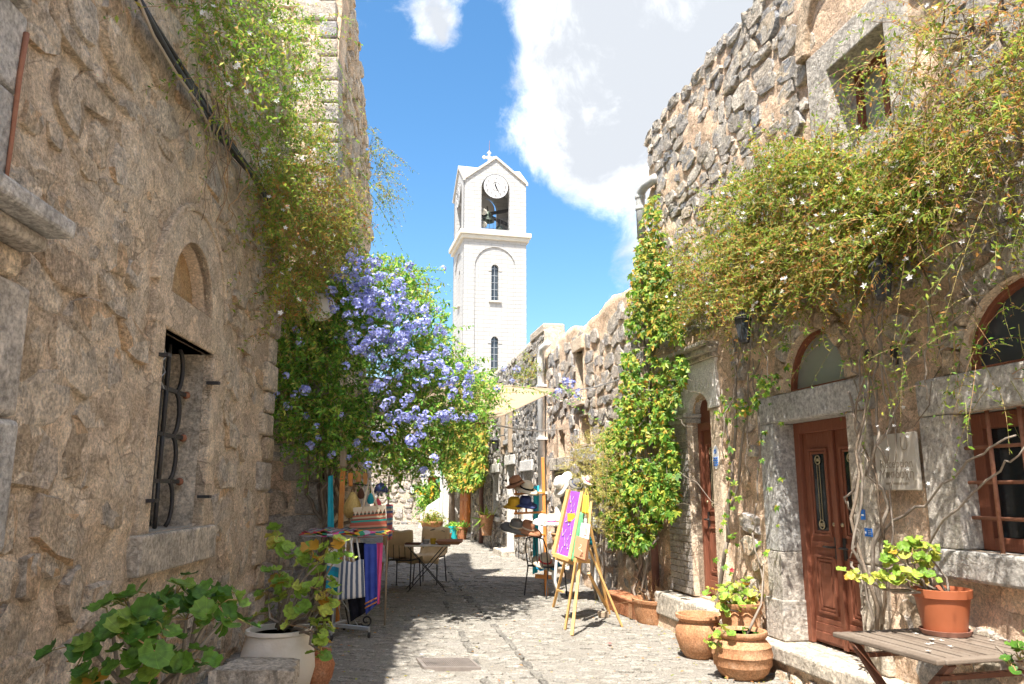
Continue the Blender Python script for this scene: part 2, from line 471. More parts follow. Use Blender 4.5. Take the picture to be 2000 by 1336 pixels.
def sample_poly(rng, poly, n, clump=0.0, cs=38.0):
    P = np.array(poly, float); lo, hi = P.min(0), P.max(0); out = []
    while sum(map(len, out)) < n:
        q = lo+(hi-lo)*rng.random((n*2, 2)); k_ = in_poly(q[:, 0], q[:, 1], poly)
        if clump: k_ &= (vnoise(q[:, 0]/cs, q[:, 1]/cs, 77)*.65+vnoise(q[:, 0]/cs*2.3, q[:, 1]/cs*2.3, 78)*.35 > clump+rng.normal(0, .05, len(q)))
        out.append(q[k_])
    return np.vstack(out)[:n]
def to_frame(fr, q, outs): return np.array([fr.pt(*fr.px(x, y, o), o) for (x, y), o in zip(q, outs)])
def to_Y(q, Ys): return np.array([atY(x, y, Y) for (x, y), Y in zip(q, Ys)])
def star_flowers(rng, C, nrm, r, petals=5, w=0.5):
    n = len(C); nrm = unit(nrm); a = unit(np.cross(nrm, rdir(rng, n))); b = np.cross(nrm, a); parts = []
    for k in range(petals):
        t = 2*math.pi*k/petals
        d = a*math.cos(t)+b*math.sin(t)
        parts.append(leaf_quads(C, unit(d+nrm*0.25), nrm, np.full(n, r), np.full(n, r*w), 0.1))
    # interleave so that each flower is found as one: stitch by averaging base vertices
    return cat(parts)
def fan_leaf_mesh(name, n=13, scal=0.08, cup=0.12, mat='geranium_leaf', seed=1):
    rr = random.Random(seed); vs = [(0, 0, 0)]; m = n*2
    for ring, fr_ in ((0.55, 0), (1.0, 1)):
        for j in range(m+1):
            a = math.radians(-168+336*j/m)
            r = ring*(1+(scal*(1 if j % 2 else -1) if fr_ else 0))*rr.uniform(0.97, 1.03)
            z = cup*ring**2*(1+0.5*math.sin(3*a))+(0.03*(1 if j % 2 else -1) if fr_ else 0)
            vs.append((math.sin(a)*r*0.5, math.cos(a)*r*0.5+0.12, z))
    fs = [(0, 1+j+1, 1+j) for j in range(m)]
    b = 1; c = 1+m+1
    for j in range(m): fs += [(b+j, b+j+1, c+j+1), (b+j, c+j+1, c+j)]
    me = bpy.data.meshes.new(name); me.from_pydata(vs, [], fs); me.polygons.foreach_set('use_smooth', [True]*len(fs)); me.materials.append(MATS[mat])
    return me
def text_mesh(txt, size, mat, fr, u, v, o, parent, name='lettering', flip=1, depth=0.002, rot=0.0, sx=1.0):
    cu = bpy.data.curves.new('txt', 'FONT'); cu.body = txt; cu.size = size; cu.align_x = 'CENTER'; cu.align_y = 'CENTER'; cu.extrude = depth
    ob = bpy.data.objects.new('txt', cu); me = bpy.data.meshes.new_from_object(ob)
    bpy.data.objects.remove(ob); me.materials.clear(); me.materials.append(MATS[mat])
    x = fr.u.normalized()*flip; y = fr.v; z = fr.n; p = fr.pt(u, v, o); c, d = math.cos(rot), math.sin(rot)
    X = (x*c+y*d)*sx; Y = y*c-x*d
    M = Matrix(((X.x, Y.x, z.x, p.x), (X.y, Y.y, z.y, p.y), (X.z, Y.z, z.z, p.z), (0, 0, 0, 1)))
    me.transform(M); return new_obj(name, me, parent)
# ------------------------------------------------------------------ the materials
def mortar_mat(name, cols, dark=0.35, bump=0.8, stains=None, scale=1.6, cells=0.0):
    m, nt = new_mat(name); P = pos(nt)
    f = maprange(nt, noise(nt, P, scale, 6, 0.62, 0.5), 0.3, 0.7)
    c = ramp(nt, f, cols)
    g = maprange(nt, noise(nt, P, 22, 4, 0.7), 0.3, 0.7, 1-dark, 1+dark*0.4)
    c = nd(nt, 'ShaderNodeVectorMath', {0: c, 3: g}, operation='SCALE').outputs[0]
    gr = maprange(nt, noise(nt, P, 60, 4, 0.75), 0.36, 0.64, 0.66, 1.30)
    c = nd(nt, 'ShaderNodeVectorMath', {0: c, 3: gr}, operation='SCALE').outputs[0]
    if cells:   # half-buried stones ghosting through the render: tint per stone, broken dark joints
        wn = nd(nt, 'ShaderNodeTexNoise', {'Vector': P, 'Scale': 4.0, 'Detail': 3.0}).outputs[1]
        wv = nd(nt, 'ShaderNodeVectorMath', {0: nd(nt, 'ShaderNodeVectorMath', {0: wn, 3: 0.22}, operation='SCALE').outputs[0], 1: nd(nt, 'ShaderNodeMapping', {'Vector': P, 'Scale': (1, 1, 1.5)}).outputs[0]}, operation='ADD').outputs[0]
        vc = nd(nt, 'ShaderNodeTexVoronoi', {'Vector': wv, 'Scale': 4.2}); ve = nd(nt, 'ShaderNodeTexVoronoi', {'Vector': wv, 'Scale': 4.2}, feature='DISTANCE_TO_EDGE')
        tint = maprange(nt, nd(nt, 'ShaderNodeSeparateColor', {0: vc.outputs['Color']}).outputs[0], 0, 1, 0.82, 1.16)
        c = nd(nt, 'ShaderNodeVectorMath', {0: c, 3: tint}, operation='SCALE').outputs[0]
        br_ = maprange(nt, noise(nt, P, 2.6, 4, 0.6), 0.45, 0.62, 0, cells, True)
        ln = math_n(nt, 'MULTIPLY', maprange(nt, ve.outputs['Distance'], 0.0, 0.045, 1, 0, True), br_)
        c = mixc(nt, ln, c, (0.16, 0.115, 0.08))
    for sc, th, col, st in stains or ():
        s = maprange(nt, noise(nt, P, sc, 5, 0.7, 0.8), th, th+0.12, 0, st, True)
        c = mixc(nt, s, c, col)
    n1 = noise(nt, P, 8, 6, 0.72, 0.8); n2 = noise(nt, P, 45, 4, 0.75)
    finish(nt, c, 0.95, ((n1, bump*.9, 0.09), (n2, bump*0.7, 0.015)), spec=0.15)
mortar_mat('mortar_left', [(0.65, 0.50, 0.36), (0.76, 0.61, 0.45), (0.84, 0.72, 0.565)], 0.35, 0.9,
           ((15, 0.63, (0.78, 0.71, 0.61), 0.7), (24, 0.61, (0.24, 0.17, 0.11), 0.75), (0.55, 0.58, (0.42, 0.37, 0.31), 0.5), (2.3, 0.60, (0.36, 0.30, 0.24), 0.6), (3.7, 0.64, (0.60, 0.36, 0.20), 0.5)), cells=0.55)
mortar_mat('mortar_pink', [(0.642, 0.451, 0.308), (0.794, 0.579, 0.412), (0.834, 0.690, 0.515)], 0.3, 0.8,
           ((15, 0.63, (0.72, 0.64, 0.54), 0.7), (19, 0.63, (0.26, 0.18, 0.12), 0.65), (2.0, 0.60, (0.380, 0.304, 0.240), 0.6), (4.1, 0.62, (0.658, 0.380, 0.216), 0.45)), cells=0.5)
mortar_mat('mortar_pale', [(0.50, 0.41, 0.31), (0.60, 0.51, 0.41), (0.66, 0.58, 0.49)], 0.25, 0.8, ((3, 0.62, (0.40, 0.33, 0.26), 0.5),))
mortar_mat('plaster_rough', [(0.571, 0.442, 0.322), (0.686, 0.550, 0.407), (0.771, 0.643, 0.499)], 0.22, 0.45, ((2.5, 0.6, (0.429, 0.342, 0.257), 0.5),))
mortar_mat('niche_ochre', [(0.42, 0.28, 0.15), (0.50, 0.36, 0.21), (0.48, 0.24, 0.09)], 0.25, 0.4)
mortar_mat('house_core', [(0.45, 0.37, 0.28), (0.52, 0.44, 0.35)], 0.2, 0.3)
mortar_mat('whitewash', [(0.66, 0.63, 0.58), (0.76, 0.73, 0.68)], 0.1, 0.3)
stone_mat('stone_left', [(0.570, 0.443, 0.310), (0.707, 0.572, 0.420), (0.798, 0.680, 0.540), (0.593, 0.518, 0.430), (0.707, 0.486, 0.290)], 0.45, 0.8,
          (4, 0.60, (0.365, 0.302, 0.230)))
stone_mat('stone_right', [(0.46, 0.43, 0.40), (0.60, 0.51, 0.41), (0.38, 0.38, 0.39), (0.66, 0.54, 0.40), (0.52, 0.48, 0.43), (0.70, 0.62, 0.51)], 0.45, 0.8,
          (5, 0.62, (0.24, 0.245, 0.25)))
stone_mat('stone_shade', [(0.618, 0.464, 0.324), (0.726, 0.571, 0.417), (0.557, 0.511, 0.478), (0.750, 0.650, 0.495), (0.650, 0.432, 0.278)], 0.45, 0.8, (5, 0.62, (0.371, 0.340, 0.324)))
stone_mat('stone_pale', [(0.462, 0.407, 0.352), (0.605, 0.506, 0.407), (0.396, 0.380, 0.374), (0.660, 0.572, 0.473)], 0.45, 0.8, (6, 0.62, (0.308, 0.286, 0.275)))
stone_mat('stone_grey', [(0.375, 0.350, 0.319), (0.500, 0.450, 0.388), (0.275, 0.269, 0.263), (0.575, 0.512, 0.425)], 0.5, 0.8, (6, 0.6, (0.225, 0.219, 0.213)))
stone_mat('dressed_grey', [(0.50, 0.45, 0.39), (0.460, 0.443, 0.414), (0.529, 0.506, 0.471)], 0.35, 0.5, (5, 0.60, (0.287, 0.276, 0.265)), 5)
stone_mat('dressed_tan', [(0.529, 0.471, 0.391), (0.598, 0.517, 0.414)], 0.4, 0.5, (4, 0.60, (0.322, 0.287, 0.241)), 5)
stone_mat('brick', [(0.34, 0.30, 0.26), (0.40, 0.345, 0.29), (0.31, 0.285, 0.265)], 0.3, 0.4)
# paving
stone_mat('paving_stone', [(0.302, 0.273, 0.230), (0.352, 0.323, 0.277), (0.259, 0.243, 0.213), (0.377, 0.348, 0.302), (0.327, 0.302, 0.259)], 0.25, 0.5, (9, 0.66, (0.218, 0.210, 0.197)), 9)
stone_mat('kerb_stone', [(0.15, 0.14, 0.125), (0.21, 0.195, 0.17), (0.28, 0.26, 0.225)], 0.35, 0.5)
mortar_mat('paving_mortar', [(0.242, 0.217, 0.181), (0.278, 0.255, 0.220), (0.307, 0.283, 0.252)], 0.3, 0.5, ((4, 0.60, (0.186, 0.172, 0.152), 0.5), (14, 0.62, (0.168, 0.158, 0.145), 0.5)), 2.2)
mortar_mat('earth', [(0.36, 0.31, 0.25), (0.44, 0.38, 0.31)], 0.2, 0.4)
mortar_mat('soil', [(0.07, 0.05, 0.035), (0.12, 0.09, 0.06)], 0.3, 0.8)
# wood and metal
simple_mat('door_wood', [(0.145, 0.048, 0.028), (0.24, 0.088, 0.05), (0.20, 0.068, 0.038), (0.30, 0.135, 0.085)], 7, 0.55, 0.3, 40, stretch=(9, 9, 0.5), spec=0.3)
simple_mat('door_orange', [(0.55, 0.17, 0.035), (0.66, 0.23, 0.06)], 8, 0.55, 0.2, 50, stretch=(5, 5, 0.7))
simple_mat('table_wood', [(0.118, 0.087, 0.065), (0.186, 0.146, 0.112), (0.223, 0.180, 0.143)], 14, 0.7, 0.3, 70, stretch=(1, 1, 1), isl=0.5)
simple_mat('table_leg', [(0.098, 0.035, 0.020), (0.147, 0.059, 0.032)], 12, 0.5, 0.2, 60)
simple_mat('easel_wood', [(0.60, 0.34, 0.115), (0.70, 0.44, 0.18)], 9, 0.5, 0.15, 60, stretch=(3, 3, 0.5), isl=0.4)
simple_mat('orange_wood', [(0.66, 0.24, 0.05), (0.74, 0.31, 0.08)], 9, 0.5, 0.15, 60)
simple_mat('old_wood', [(0.30, 0.22, 0.15), (0.40, 0.31, 0.22), (0.34, 0.27, 0.2)], 10, 0.8, 0.4, 60, stretch=(4, 4, 0.6))
simple_mat('bark', [(0.12, 0.085, 0.055), (0.23, 0.17, 0.12), (0.32, 0.26, 0.2)], 14, 0.9, 0.7, 50, isl=0.5)
simple_mat('vine_bark', [(0.187, 0.138, 0.099), (0.275, 0.231, 0.187), (0.220, 0.171, 0.127)], 14, 0.9, 0.5, 60, isl=0.4)
simple_mat('black_iron', [(0.018, 0.018, 0.02), (0.045, 0.04, 0.038)], 20, 0.55, 0.2, 60, spec=0.5)
simple_mat('rust_iron', [(0.20, 0.075, 0.04), (0.33, 0.15, 0.09), (0.26, 0.10, 0.06)], 16, 0.75, 0.3, 60)
simple_mat('steel', [(0.42, 0.43, 0.44), (0.52, 0.53, 0.54)], 16, 0.4, 0.1, 60, metal=0.6)
simple_mat('brass', [(0.42, 0.34, 0.2), (0.5, 0.42, 0.27)], 16, 0.4, 0.1, 60, metal=0.7)
simple_mat('cast_iron', [(0.20, 0.17, 0.15), (0.29, 0.25, 0.22)], 16, 0.65, 0.2, 60, metal=0.3)
simple_mat('cable_black', [(0.015, 0.015, 0.017), (0.05, 0.05, 0.052)], 16, 0.5, 0.1, 60)
simple_mat('hose_grey', [(0.36, 0.30, 0.24), (0.44, 0.38, 0.30)], 10, 0.7, 0.1, 60)
simple_mat('pipe_grey', [(0.44, 0.44, 0.43), (0.52, 0.52, 0.50)], 8, 0.5, 0.1, 40)
simple_mat('pipe_white', [(0.74, 0.73, 0.70), (0.80, 0.79, 0.76)], 5, 0.55, 0.1, 40)
simple_mat('pipe_brown', [(0.15, 0.075, 0.06), (0.22, 0.12, 0.10)], 8, 0.6, 0.1, 40)
def glass(name, col, rough=0.12):
    m, nt = new_mat(name); finish(nt, col, rough, (), spec=0.6)
glass('glass_dark', (0.012, 0.018, 0.022)); glass('glass_grey', (0.26, 0.285, 0.25), 0.35); glass('glass_pane', (0.05, 0.06, 0.07), 0.1)
m, nt = new_mat('dark_void'); finish(nt, (0.012, 0.011, 0.01), 0.9)
# clay
mortar_mat('clay_pot', [(0.36, 0.165, 0.08), (0.46, 0.235, 0.12), (0.53, 0.31, 0.18)], 0.12, 0.2, ((3.2, 0.58, (0.60, 0.46, 0.34), 0.55), (8, 0.64, (0.26, 0.13, 0.07), 0.5)), 4.0)
mortar_mat('clay_red', [(0.36, 0.135, 0.065), (0.46, 0.20, 0.10), (0.50, 0.25, 0.14)], 0.12, 0.2, ((3.5, 0.60, (0.56, 0.40, 0.29), 0.5), (8, 0.64, (0.24, 0.10, 0.06), 0.5)), 4.0)
simple_mat('plastic_clay', [(0.353, 0.102, 0.041), (0.402, 0.127, 0.057)], 4, 0.45, 0.05, 60, spec=0.4)
simple_mat('saucer_clay', [(0.38, 0.19, 0.14), (0.44, 0.23, 0.17)], 4, 0.5, 0.05, 60)
simple_mat('white_clay', [(0.60, 0.535, 0.45), (0.70, 0.645, 0.565), (0.72, 0.68, 0.61)], 4, 0.85, 0.35, 30)
simple_mat('teal_plastic', [(0.02, 0.42, 0.46), (0.03, 0.50, 0.54)], 4, 0.4, 0.0)
# leaves
def vein_mat(name, cols, p=None, transl=0.35, rough=0.5):
    """round geranium leaf: darker ring zone, pale radial veins, blemishes"""
    m, nt = new_mat(name); c = ramp(nt, island(nt), cols, p)
    o = nd(nt, 'ShaderNodeTexCoord').outputs['Object']; sp = nd(nt, 'ShaderNodeSeparateXYZ', {0: o})
    yy = math_n(nt, 'SUBTRACT', sp.outputs[1], 0.0); ang = math_n(nt, 'ARCTAN2', sp.outputs[0], yy)
    ve = maprange(nt, math_n(nt, 'ABSOLUTE', math_n(nt, 'SINE', math_n(nt, 'MULTIPLY', ang, 4.5))), 0.0, 0.22, 1.35, 1.0)
    rd = nd(nt, 'ShaderNodeVectorMath', {0: o}, operation='LENGTH').outputs['Value']
    ring = maprange(nt, math_n(nt, 'ABSOLUTE', math_n(nt, 'SUBTRACT', rd, 0.30)), 0.0, 0.10, 0.68, 1.0)
    bl = maprange(nt, noise(nt, pos(nt), 30, 4), 0.3, 0.7, 0.72, 1.2)
    c = nd(nt, 'ShaderNodeVectorMath', {0: c, 3: math_n(nt, 'MULTIPLY', math_n(nt, 'MULTIPLY', ve, ring), bl)}, operation='SCALE').outputs[0]
    finish(nt, c, rough, ((ve, 0.4, 0.01),), spec=0.3, transl=transl)
leaf_mat('jasmine_leaf', [(0.11, 0.20, 0.03), (0.20, 0.31, 0.04), (0.33, 0.41, 0.055), (0.46, 0.45, 0.075), (0.52, 0.31, 0.07), (0.48, 0.17, 0.05)], (0, 0.28, 0.55, 0.76, 0.88, 1.0), 0.5)
leaf_mat('jasmine_green', [(0.09, 0.20, 0.025), (0.16, 0.32, 0.035), (0.28, 0.42, 0.05), (0.44, 0.48, 0.07), (0.45, 0.24, 0.06)], (0, 0.35, 0.65, 0.9, 1.0), 0.5)
leaf_mat('jasmine_dry', [(0.24, 0.31, 0.06), (0.44, 0.40, 0.08), (0.56, 0.31, 0.10), (0.52, 0.18, 0.06)], (0, 0.35, 0.65, 1.0), 0.5)
leaf_mat('creeper_leaf', [(0.059, 0.157, 0.015), (0.111, 0.248, 0.026), (0.221, 0.365, 0.039), (0.418, 0.470, 0.059), (0.548, 0.261, 0.039)], (0, 0.35, 0.65, 0.9, 1.0))
leaf_mat('creeper_gold', [(0.092, 0.183, 0.020), (0.261, 0.313, 0.039), (0.496, 0.418, 0.059), (0.574, 0.221, 0.039)], (0, 0.4, 0.78, 1.0))
leaf_mat('plumbago_leaf', [(0.080, 0.230, 0.031), (0.149, 0.353, 0.048), (0.271, 0.513, 0.068), (0.595, 0.697, 0.107), (0.697, 0.541, 0.162)], (0, 0.35, 0.65, 0.92, 1.0))
leaf_mat('plumbago_petal', [(0.24, 0.27, 0.66), (0.36, 0.39, 0.80), (0.50, 0.53, 0.86), (0.68, 0.70, 0.90)], None, 0.3)
vein_mat('geranium_leaf', [(0.052, 0.136, 0.019), (0.078, 0.188, 0.023), (0.125, 0.251, 0.031), (0.219, 0.313, 0.042)], (0, 0.4, 0.75, 1.0), 0.3, 0.45)
vein_mat('geranium_light', [(0.174, 0.319, 0.043), (0.304, 0.464, 0.065), (0.493, 0.580, 0.102), (0.580, 0.493, 0.102)], (0, 0.4, 0.8, 1.0), 0.35, 0.45)
leaf_mat('yellow_leaf', [(0.45, 0.34, 0.04), (0.50, 0.24, 0.03)], None, 0.35)
leaf_mat('white_petal', [(0.78, 0.77, 0.74), (0.86, 0.85, 0.83)], None, 0.3)
leaf_mat('dry_twig', [(0.34, 0.19, 0.09), (0.48, 0.30, 0.16)], None, 0.1)
leaf_mat('green_stem', [(0.208, 0.192, 0.064), (0.320, 0.320, 0.096), (0.384, 0.224, 0.096), (0.272, 0.160, 0.080)], None, 0.0, 0.7)
leaf_mat('feather_leaf', [(0.319, 0.319, 0.072), (0.493, 0.450, 0.116), (0.609, 0.478, 0.174)], None, 0.35)
leaf_mat('yellow_petal', [(0.80, 0.48, 0.03), (0.82, 0.34, 0.03)], None, 0.3)
leaf_mat('red_petal', [(0.70, 0.05, 0.06), (0.75, 0.10, 0.14)], None, 0.3)
# cloth
def cloth(name, cols, scale=30, rough=0.9, bump=0.3): simple_mat(name, cols, 8, rough, bump, scale*6, spec=0.1, bd=0.003)
cloth('burlap', [(0.690, 0.518, 0.300), (0.828, 0.648, 0.406)]); cloth('navy_cloth', [(0.048, 0.072, 0.330), (0.068, 0.108, 0.434)])
cloth('pink_cloth', [(0.72, 0.07, 0.22), (0.78, 0.13, 0.30)]); cloth('black_cloth', [(0.012, 0.012, 0.018), (0.03, 0.03, 0.04)])
cloth('teal_cloth', [(0.03, 0.36, 0.46), (0.05, 0.46, 0.56)]); cloth('blue_cloth', [(0.02, 0.19, 0.34), (0.04, 0.27, 0.44)])
cloth('purple_cloth', [(0.20, 0.05, 0.42), (0.26, 0.085, 0.50)]); cloth('green_cloth', [(0.10, 0.30, 0.14), (0.18, 0.40, 0.22)])
cloth('yellow_cloth', [(0.62, 0.40, 0.04), (0.70, 0.48, 0.08)]); cloth('sail_cloth', [(0.31, 0.225, 0.155), (0.37, 0.275, 0.19)], 10)
cloth('straw', [(0.62, 0.51, 0.36), (0.72, 0.63, 0.48)]); cloth('straw_white', [(0.74, 0.70, 0.62), (0.80, 0.77, 0.70)])
cloth('felt_brown', [(0.36, 0.17, 0.09), (0.42, 0.21, 0.12)]); cloth('felt_yellow', [(0.66, 0.36, 0.03), (0.72, 0.42, 0.05)])
cloth('felt_navy', [(0.045, 0.06, 0.16), (0.07, 0.09, 0.22)]); cloth('felt_grey', [(0.16, 0.15, 0.14), (0.22, 0.21, 0.19)])
cloth('leather_tan', [(0.52, 0.26, 0.10), (0.60, 0.33, 0.14)]); cloth('leather_dark', [(0.10, 0.045, 0.03), (0.16, 0.08, 0.05)])
cloth('wicker', [(0.36, 0.19, 0.09), (0.50, 0.29, 0.15)]); cloth('white_cloth', [(0.74, 0.73, 0.70), (0.80, 0.79, 0.77)])
simple_mat('gold_sequin', [(0.28, 0.18, 0.05), (0.52, 0.36, 0.12), (0.70, 0.52, 0.22)], 90, 0.4, 0.5, 120, metal=0.5)
simple_mat('white_paint', [(0.70, 0.70, 0.68), (0.78, 0.78, 0.76)], 6, 0.6, 0.15, 40)
simple_mat('paper', [(0.74, 0.74, 0.73), (0.80, 0.80, 0.79)], 6, 0.7, 0.0); simple_mat('ink', [(0.02, 0.02, 0.025), (0.035, 0.035, 0.04)], 6, 0.7, 0.0)
simple_mat('plaque_stone', [(0.44, 0.39, 0.32), (0.50, 0.45, 0.38)], 6, 0.85, 0.2, 60); simple_mat('engraving', [(0.24, 0.20, 0.15), (0.28, 0.235, 0.18)], 6, 0.9, 0.0)
simple_mat('sign_blue', [(0.02, 0.14, 0.50), (0.03, 0.18, 0.58)], 6, 0.4, 0.0); simple_mat('bronze_green', [(0.08, 0.11, 0.09), (0.14, 0.17, 0.13)], 12, 0.5, 0.2, 40, metal=0.4)
def stripe_mat(name, cols, scale, axis=0, rough=0.9):
    m, nt = new_mat(name); g = nd(nt, 'ShaderNodeTexCoord').outputs['UV']
    s = nd(nt, 'ShaderNodeSeparateXYZ', {0: g}).outputs[axis]
    n = noise(nt, pos(nt), 12, 3); s = math_n(nt, 'ADD', s, math_n(nt, 'MULTIPLY', n, 0.03))
    f = math_n(nt, 'FRACT', math_n(nt, 'MULTIPLY', s, scale))
    k = len(cols); c = ramp(nt, f, cols, [i/k for i in range(k)], 'CONSTANT')
    finish(nt, c, rough, ((noise(nt, pos(nt), 300, 2), 0.2, 0.003),), spec=0.1)
stripe_mat('tote_stripe', [(0.72, 0.70, 0.66), (0.10, 0.13, 0.19)], 5); stripe_mat('teal_stripe', [(0.66, 0.66, 0.62), (0.05, 0.28, 0.42), (0.03, 0.36, 0.46)], 3, 1)
stripe_mat('kilim', [(0.42, 0.11, 0.07), (0.52, 0.24, 0.16), (0.10, 0.12, 0.09), (0.46, 0.14, 0.08), (0.50, 0.42, 0.28), (0.30, 0.08, 0.06), (0.03, 0.33, 0.27), (0.40, 0.12, 0.09)], 1.9, 1)
stripe_mat('scarf_stripe', [(0.62, 0.10, 0.12), (0.75, 0.45, 0.05), (0.06, 0.34, 0.18), (0.55, 0.50, 0.60), (0.70, 0.12, 0.35), (0.06, 0.30, 0.40), (0.76, 0.60, 0.12)], 2.0, 0)
stripe_mat('woven_strip', [(0.35, 0.10, 0.12), (0.10, 0.22, 0.26), (0.45, 0.36, 0.26), (0.08, 0.10, 0.20), (0.40, 0.14, 0.10)], 3.0, 1)
# white tower blocks: painted masonry courses too thin to pick apart
m, nt = new_mat('tower_white'); tcn = nd(nt, 'ShaderNodeTexCoord').outputs['Object']
sx = nd(nt, 'ShaderNodeSeparateXYZ', {0: tcn}); hx = math_n(nt, 'ADD', sx.outputs[0], sx.outputs[1])
vec = nd(nt, 'ShaderNodeCombineXYZ', {0: hx, 1: sx.outputs[2], 2: 0.0}).outputs[0]
br = nd(nt, 'ShaderNodeTexBrick', {'Vector': vec, 'Color1': (0.423, 0.420, 0.413, 1), 'Color2': (0.404, 0.401, 0.394, 1), 'Mortar': (0.34, 0.335, 0.32, 1), 'Scale': 1.0, 'Mortar Size': 0.020, 'Mortar Smooth': 0.4, 'Brick Width': 0.62, 'Row Height': 0.215})
nn = maprange(nt, noise(nt, tcn, 2.2, 7, 0.7), 0.60, 0.74, 0, 0.28, True)
st_ = nd(nt, 'ShaderNodeMapping', {'Vector': tcn, 'Scale': (3.0, 3.0, 0.25)}).outputs[0]
cc = mixc(nt, nn, br.outputs[0], (0.36, 0.35, 0.32))
cc = mixc(nt, maprange(nt, noise(nt, st_, 2.0, 6, 0.65), 0.50, 0.72, 0, 0.5, True), cc, (0.38, 0.37, 0.34))
finish(nt, cc, 0.7, ((math_n(nt, 'SUBTRACT', 1.0, br.outputs['Fac']), 0.6, 0.02),), spec=0.25)
simple_mat('tower_plain', [(0.530, 0.526, 0.516), (0.558, 0.554, 0.544)], 2, 0.7, 0.15, 30)
simple_mat('cornice_cream', [(0.528, 0.496, 0.416), (0.592, 0.568, 0.504)], 2, 0.75, 0.15, 30)
simple_mat('dirty_trim', [(0.44, 0.41, 0.36), (0.54, 0.51, 0.46)], 3, 0.8, 0.15, 30)
# ------------------------------------------------------------------ ground and street
def sheet(name, x0, x1, y0, y1, z, nx, ny, amp, mat, seed=3):
    xs = np.linspace(x0, x1, nx); ys = np.linspace(y0, y1, ny); X, Y = np.meshgrid(xs, ys, indexing='ij')
    Z = z+amp*fbm(X*1.3, Y*1.3, seed, 4)
    i = np.arange(nx*ny).reshape(nx, ny)
    F = np.stack([i[:-1, :-1], i[1:, :-1], i[1:, 1:], i[:-1, 1:]], -1).reshape(-1, 4)
    return np_obj(name, np.stack([X, Y, Z], -1).reshape(-1, 3), F, mat, None, True)
tag(sheet('ground', -600, 600, -300, 900, -0.06, 2, 2, 0, 'earth'), 'bare ground', None, None, 'structure')
street = sheet('street', -6.5, 5.0, -3, 40, 0.0, 116, 431, 0.035, 'paving_mortar')
tag(street, 'pale stone paved lane between the houses', None, None, 'structure')
def gz(x, y): return float(0.035*fbm(np.array([x*1.3]), np.array([y*1.3]), 3, 4)[0])
# two kerb lines of a shallow drain running down the lane
def line_pts(a, b): return (Vector(atZ(*a)), Vector(atZ(*b)))
la0, la1 = line_pts((931, 1182), (1062, 1336)); lb0, lb1 = line_pts((880, 1196), (950, 1336)); lc0, lc1 = line_pts((876, 1115), (904, 1157))
GF = Frame((0, 0, 0), (1, 0, 0), (0, 0, 1), (0, 1, 0))
kerbs = []
rr = random.Random(4)
for (p, q) in ((la1, la0), (lb1, lb0), (lc1, lc0)):
    d = (q-p); n = d.normalized(); t = -1.2; Ltot = d.length+0.8
    while t < Ltot:
        w = rr.uniform(0.20, 0.42); c = p+n*(t+w/2); t += w+0.02
        if rr.random() < 0.12: continue
        kerbs.append((GF.mtx(c.x, c.y, gz(c.x, c.y)-0.004, math.atan2(n.y, n.x)+rr.gauss(0, .04), w, rr.uniform(0.07, 0.10), 0.026), w, 0.03))
place_stones(kerbs, 'kerb_stone', street, 60, 'kerb_stone', 'kerb_infill', 7)
cob = []
y = 6.3
while y < 36:
    h = rr.uniform(0.07, 0.13)*(1 if y < 14 else 1.6); xl = LA+LB*y-1.2 if y < 9 else -3.2-(y-9)*0.09; xr = RA+RB*y+0.1; x = xl
    while x < xr:
        w = rr.uniform(0.09, 0.24)*(1 if y < 14 else 1.5); cx = x+w/2; x += w
        if rr.random() < 0.30: continue
        yy = y+rr.uniform(-.4, .4)*h
        cob.append((GF.mtx(cx, yy, gz(cx, yy)-0.006, rr.gauss(-0.1, .16), w*0.92, h*rr.uniform(.6, .95), rr.uniform(0.010, 0.022)), w, h*0.25))
    y += h*0.98
place_stones(cob, 'paving_stone', street, 300, 'paving_stone', 'paving_stone_infill', 5)
# iron drain grating set in the lane
g0, g1, g2, g3 = [Vector(atZ(*p)) for p in ((827, 1289), (912, 1289), (922, 1315), (836, 1315))]
cx = (g0+g1+g2+g3)/4; gr = thing('drain_grate', (cx.x, cx.y, 0), 'rusty iron drain grating set flush in the pale paving', 'grate')
ex = (g1-g0+g2-g3)/4; ey = (g0-g3+g1-g2)/4; ex = Vector((0.255, 0.0, 0)); ey = Vector((-0.06, 0.20, 0))
def gp(a, b, z): return Vector((cx.x, cx.y, z)) + ex*a + ey*b
zt = gz(cx.x, cx.y)+0.034
b_ = MB()
for (a0, a1, b0, b1) in ((-1, 1, -1, -.86), (-1, 1, .86, 1), (-1, -.9, -.86, .86), (.9, 1, -.86, .86)):
    b_.hexa([gp(a0, b0, zt-.05), gp(a1, b0, zt-.05), gp(a1, b1, zt-.05), gp(a0, b1, zt-.05), gp(a0, b0, zt), gp(a1, b0, zt), gp(a1, b1, zt), gp(a0, b1, zt)])
b_.build('frame', 'cast_iron', gr)
MB().hexa([gp(-.9, -.86, zt-.05), gp(.9, -.86, zt-.05), gp(.9, .86, zt-.05), gp(-.9, .86, zt-.05), gp(-.9, -.86, zt-.02), gp(.9, -.86, zt-.02), gp(.9, .86, zt-.02), gp(-.9, .86, zt-.02)]).build('pan', 'dark_void', gr)
for i in range(24):
    a = -0.86+1.72*i/23
    MB().hexa([gp(a-.02+d_, b, z) for z in (zt-.03, zt-.004) for (d_, b) in ((0, -.85), (.04, -.85), (.04, .85), (0, .85))]).build('slat', 'cast_iron', gr)

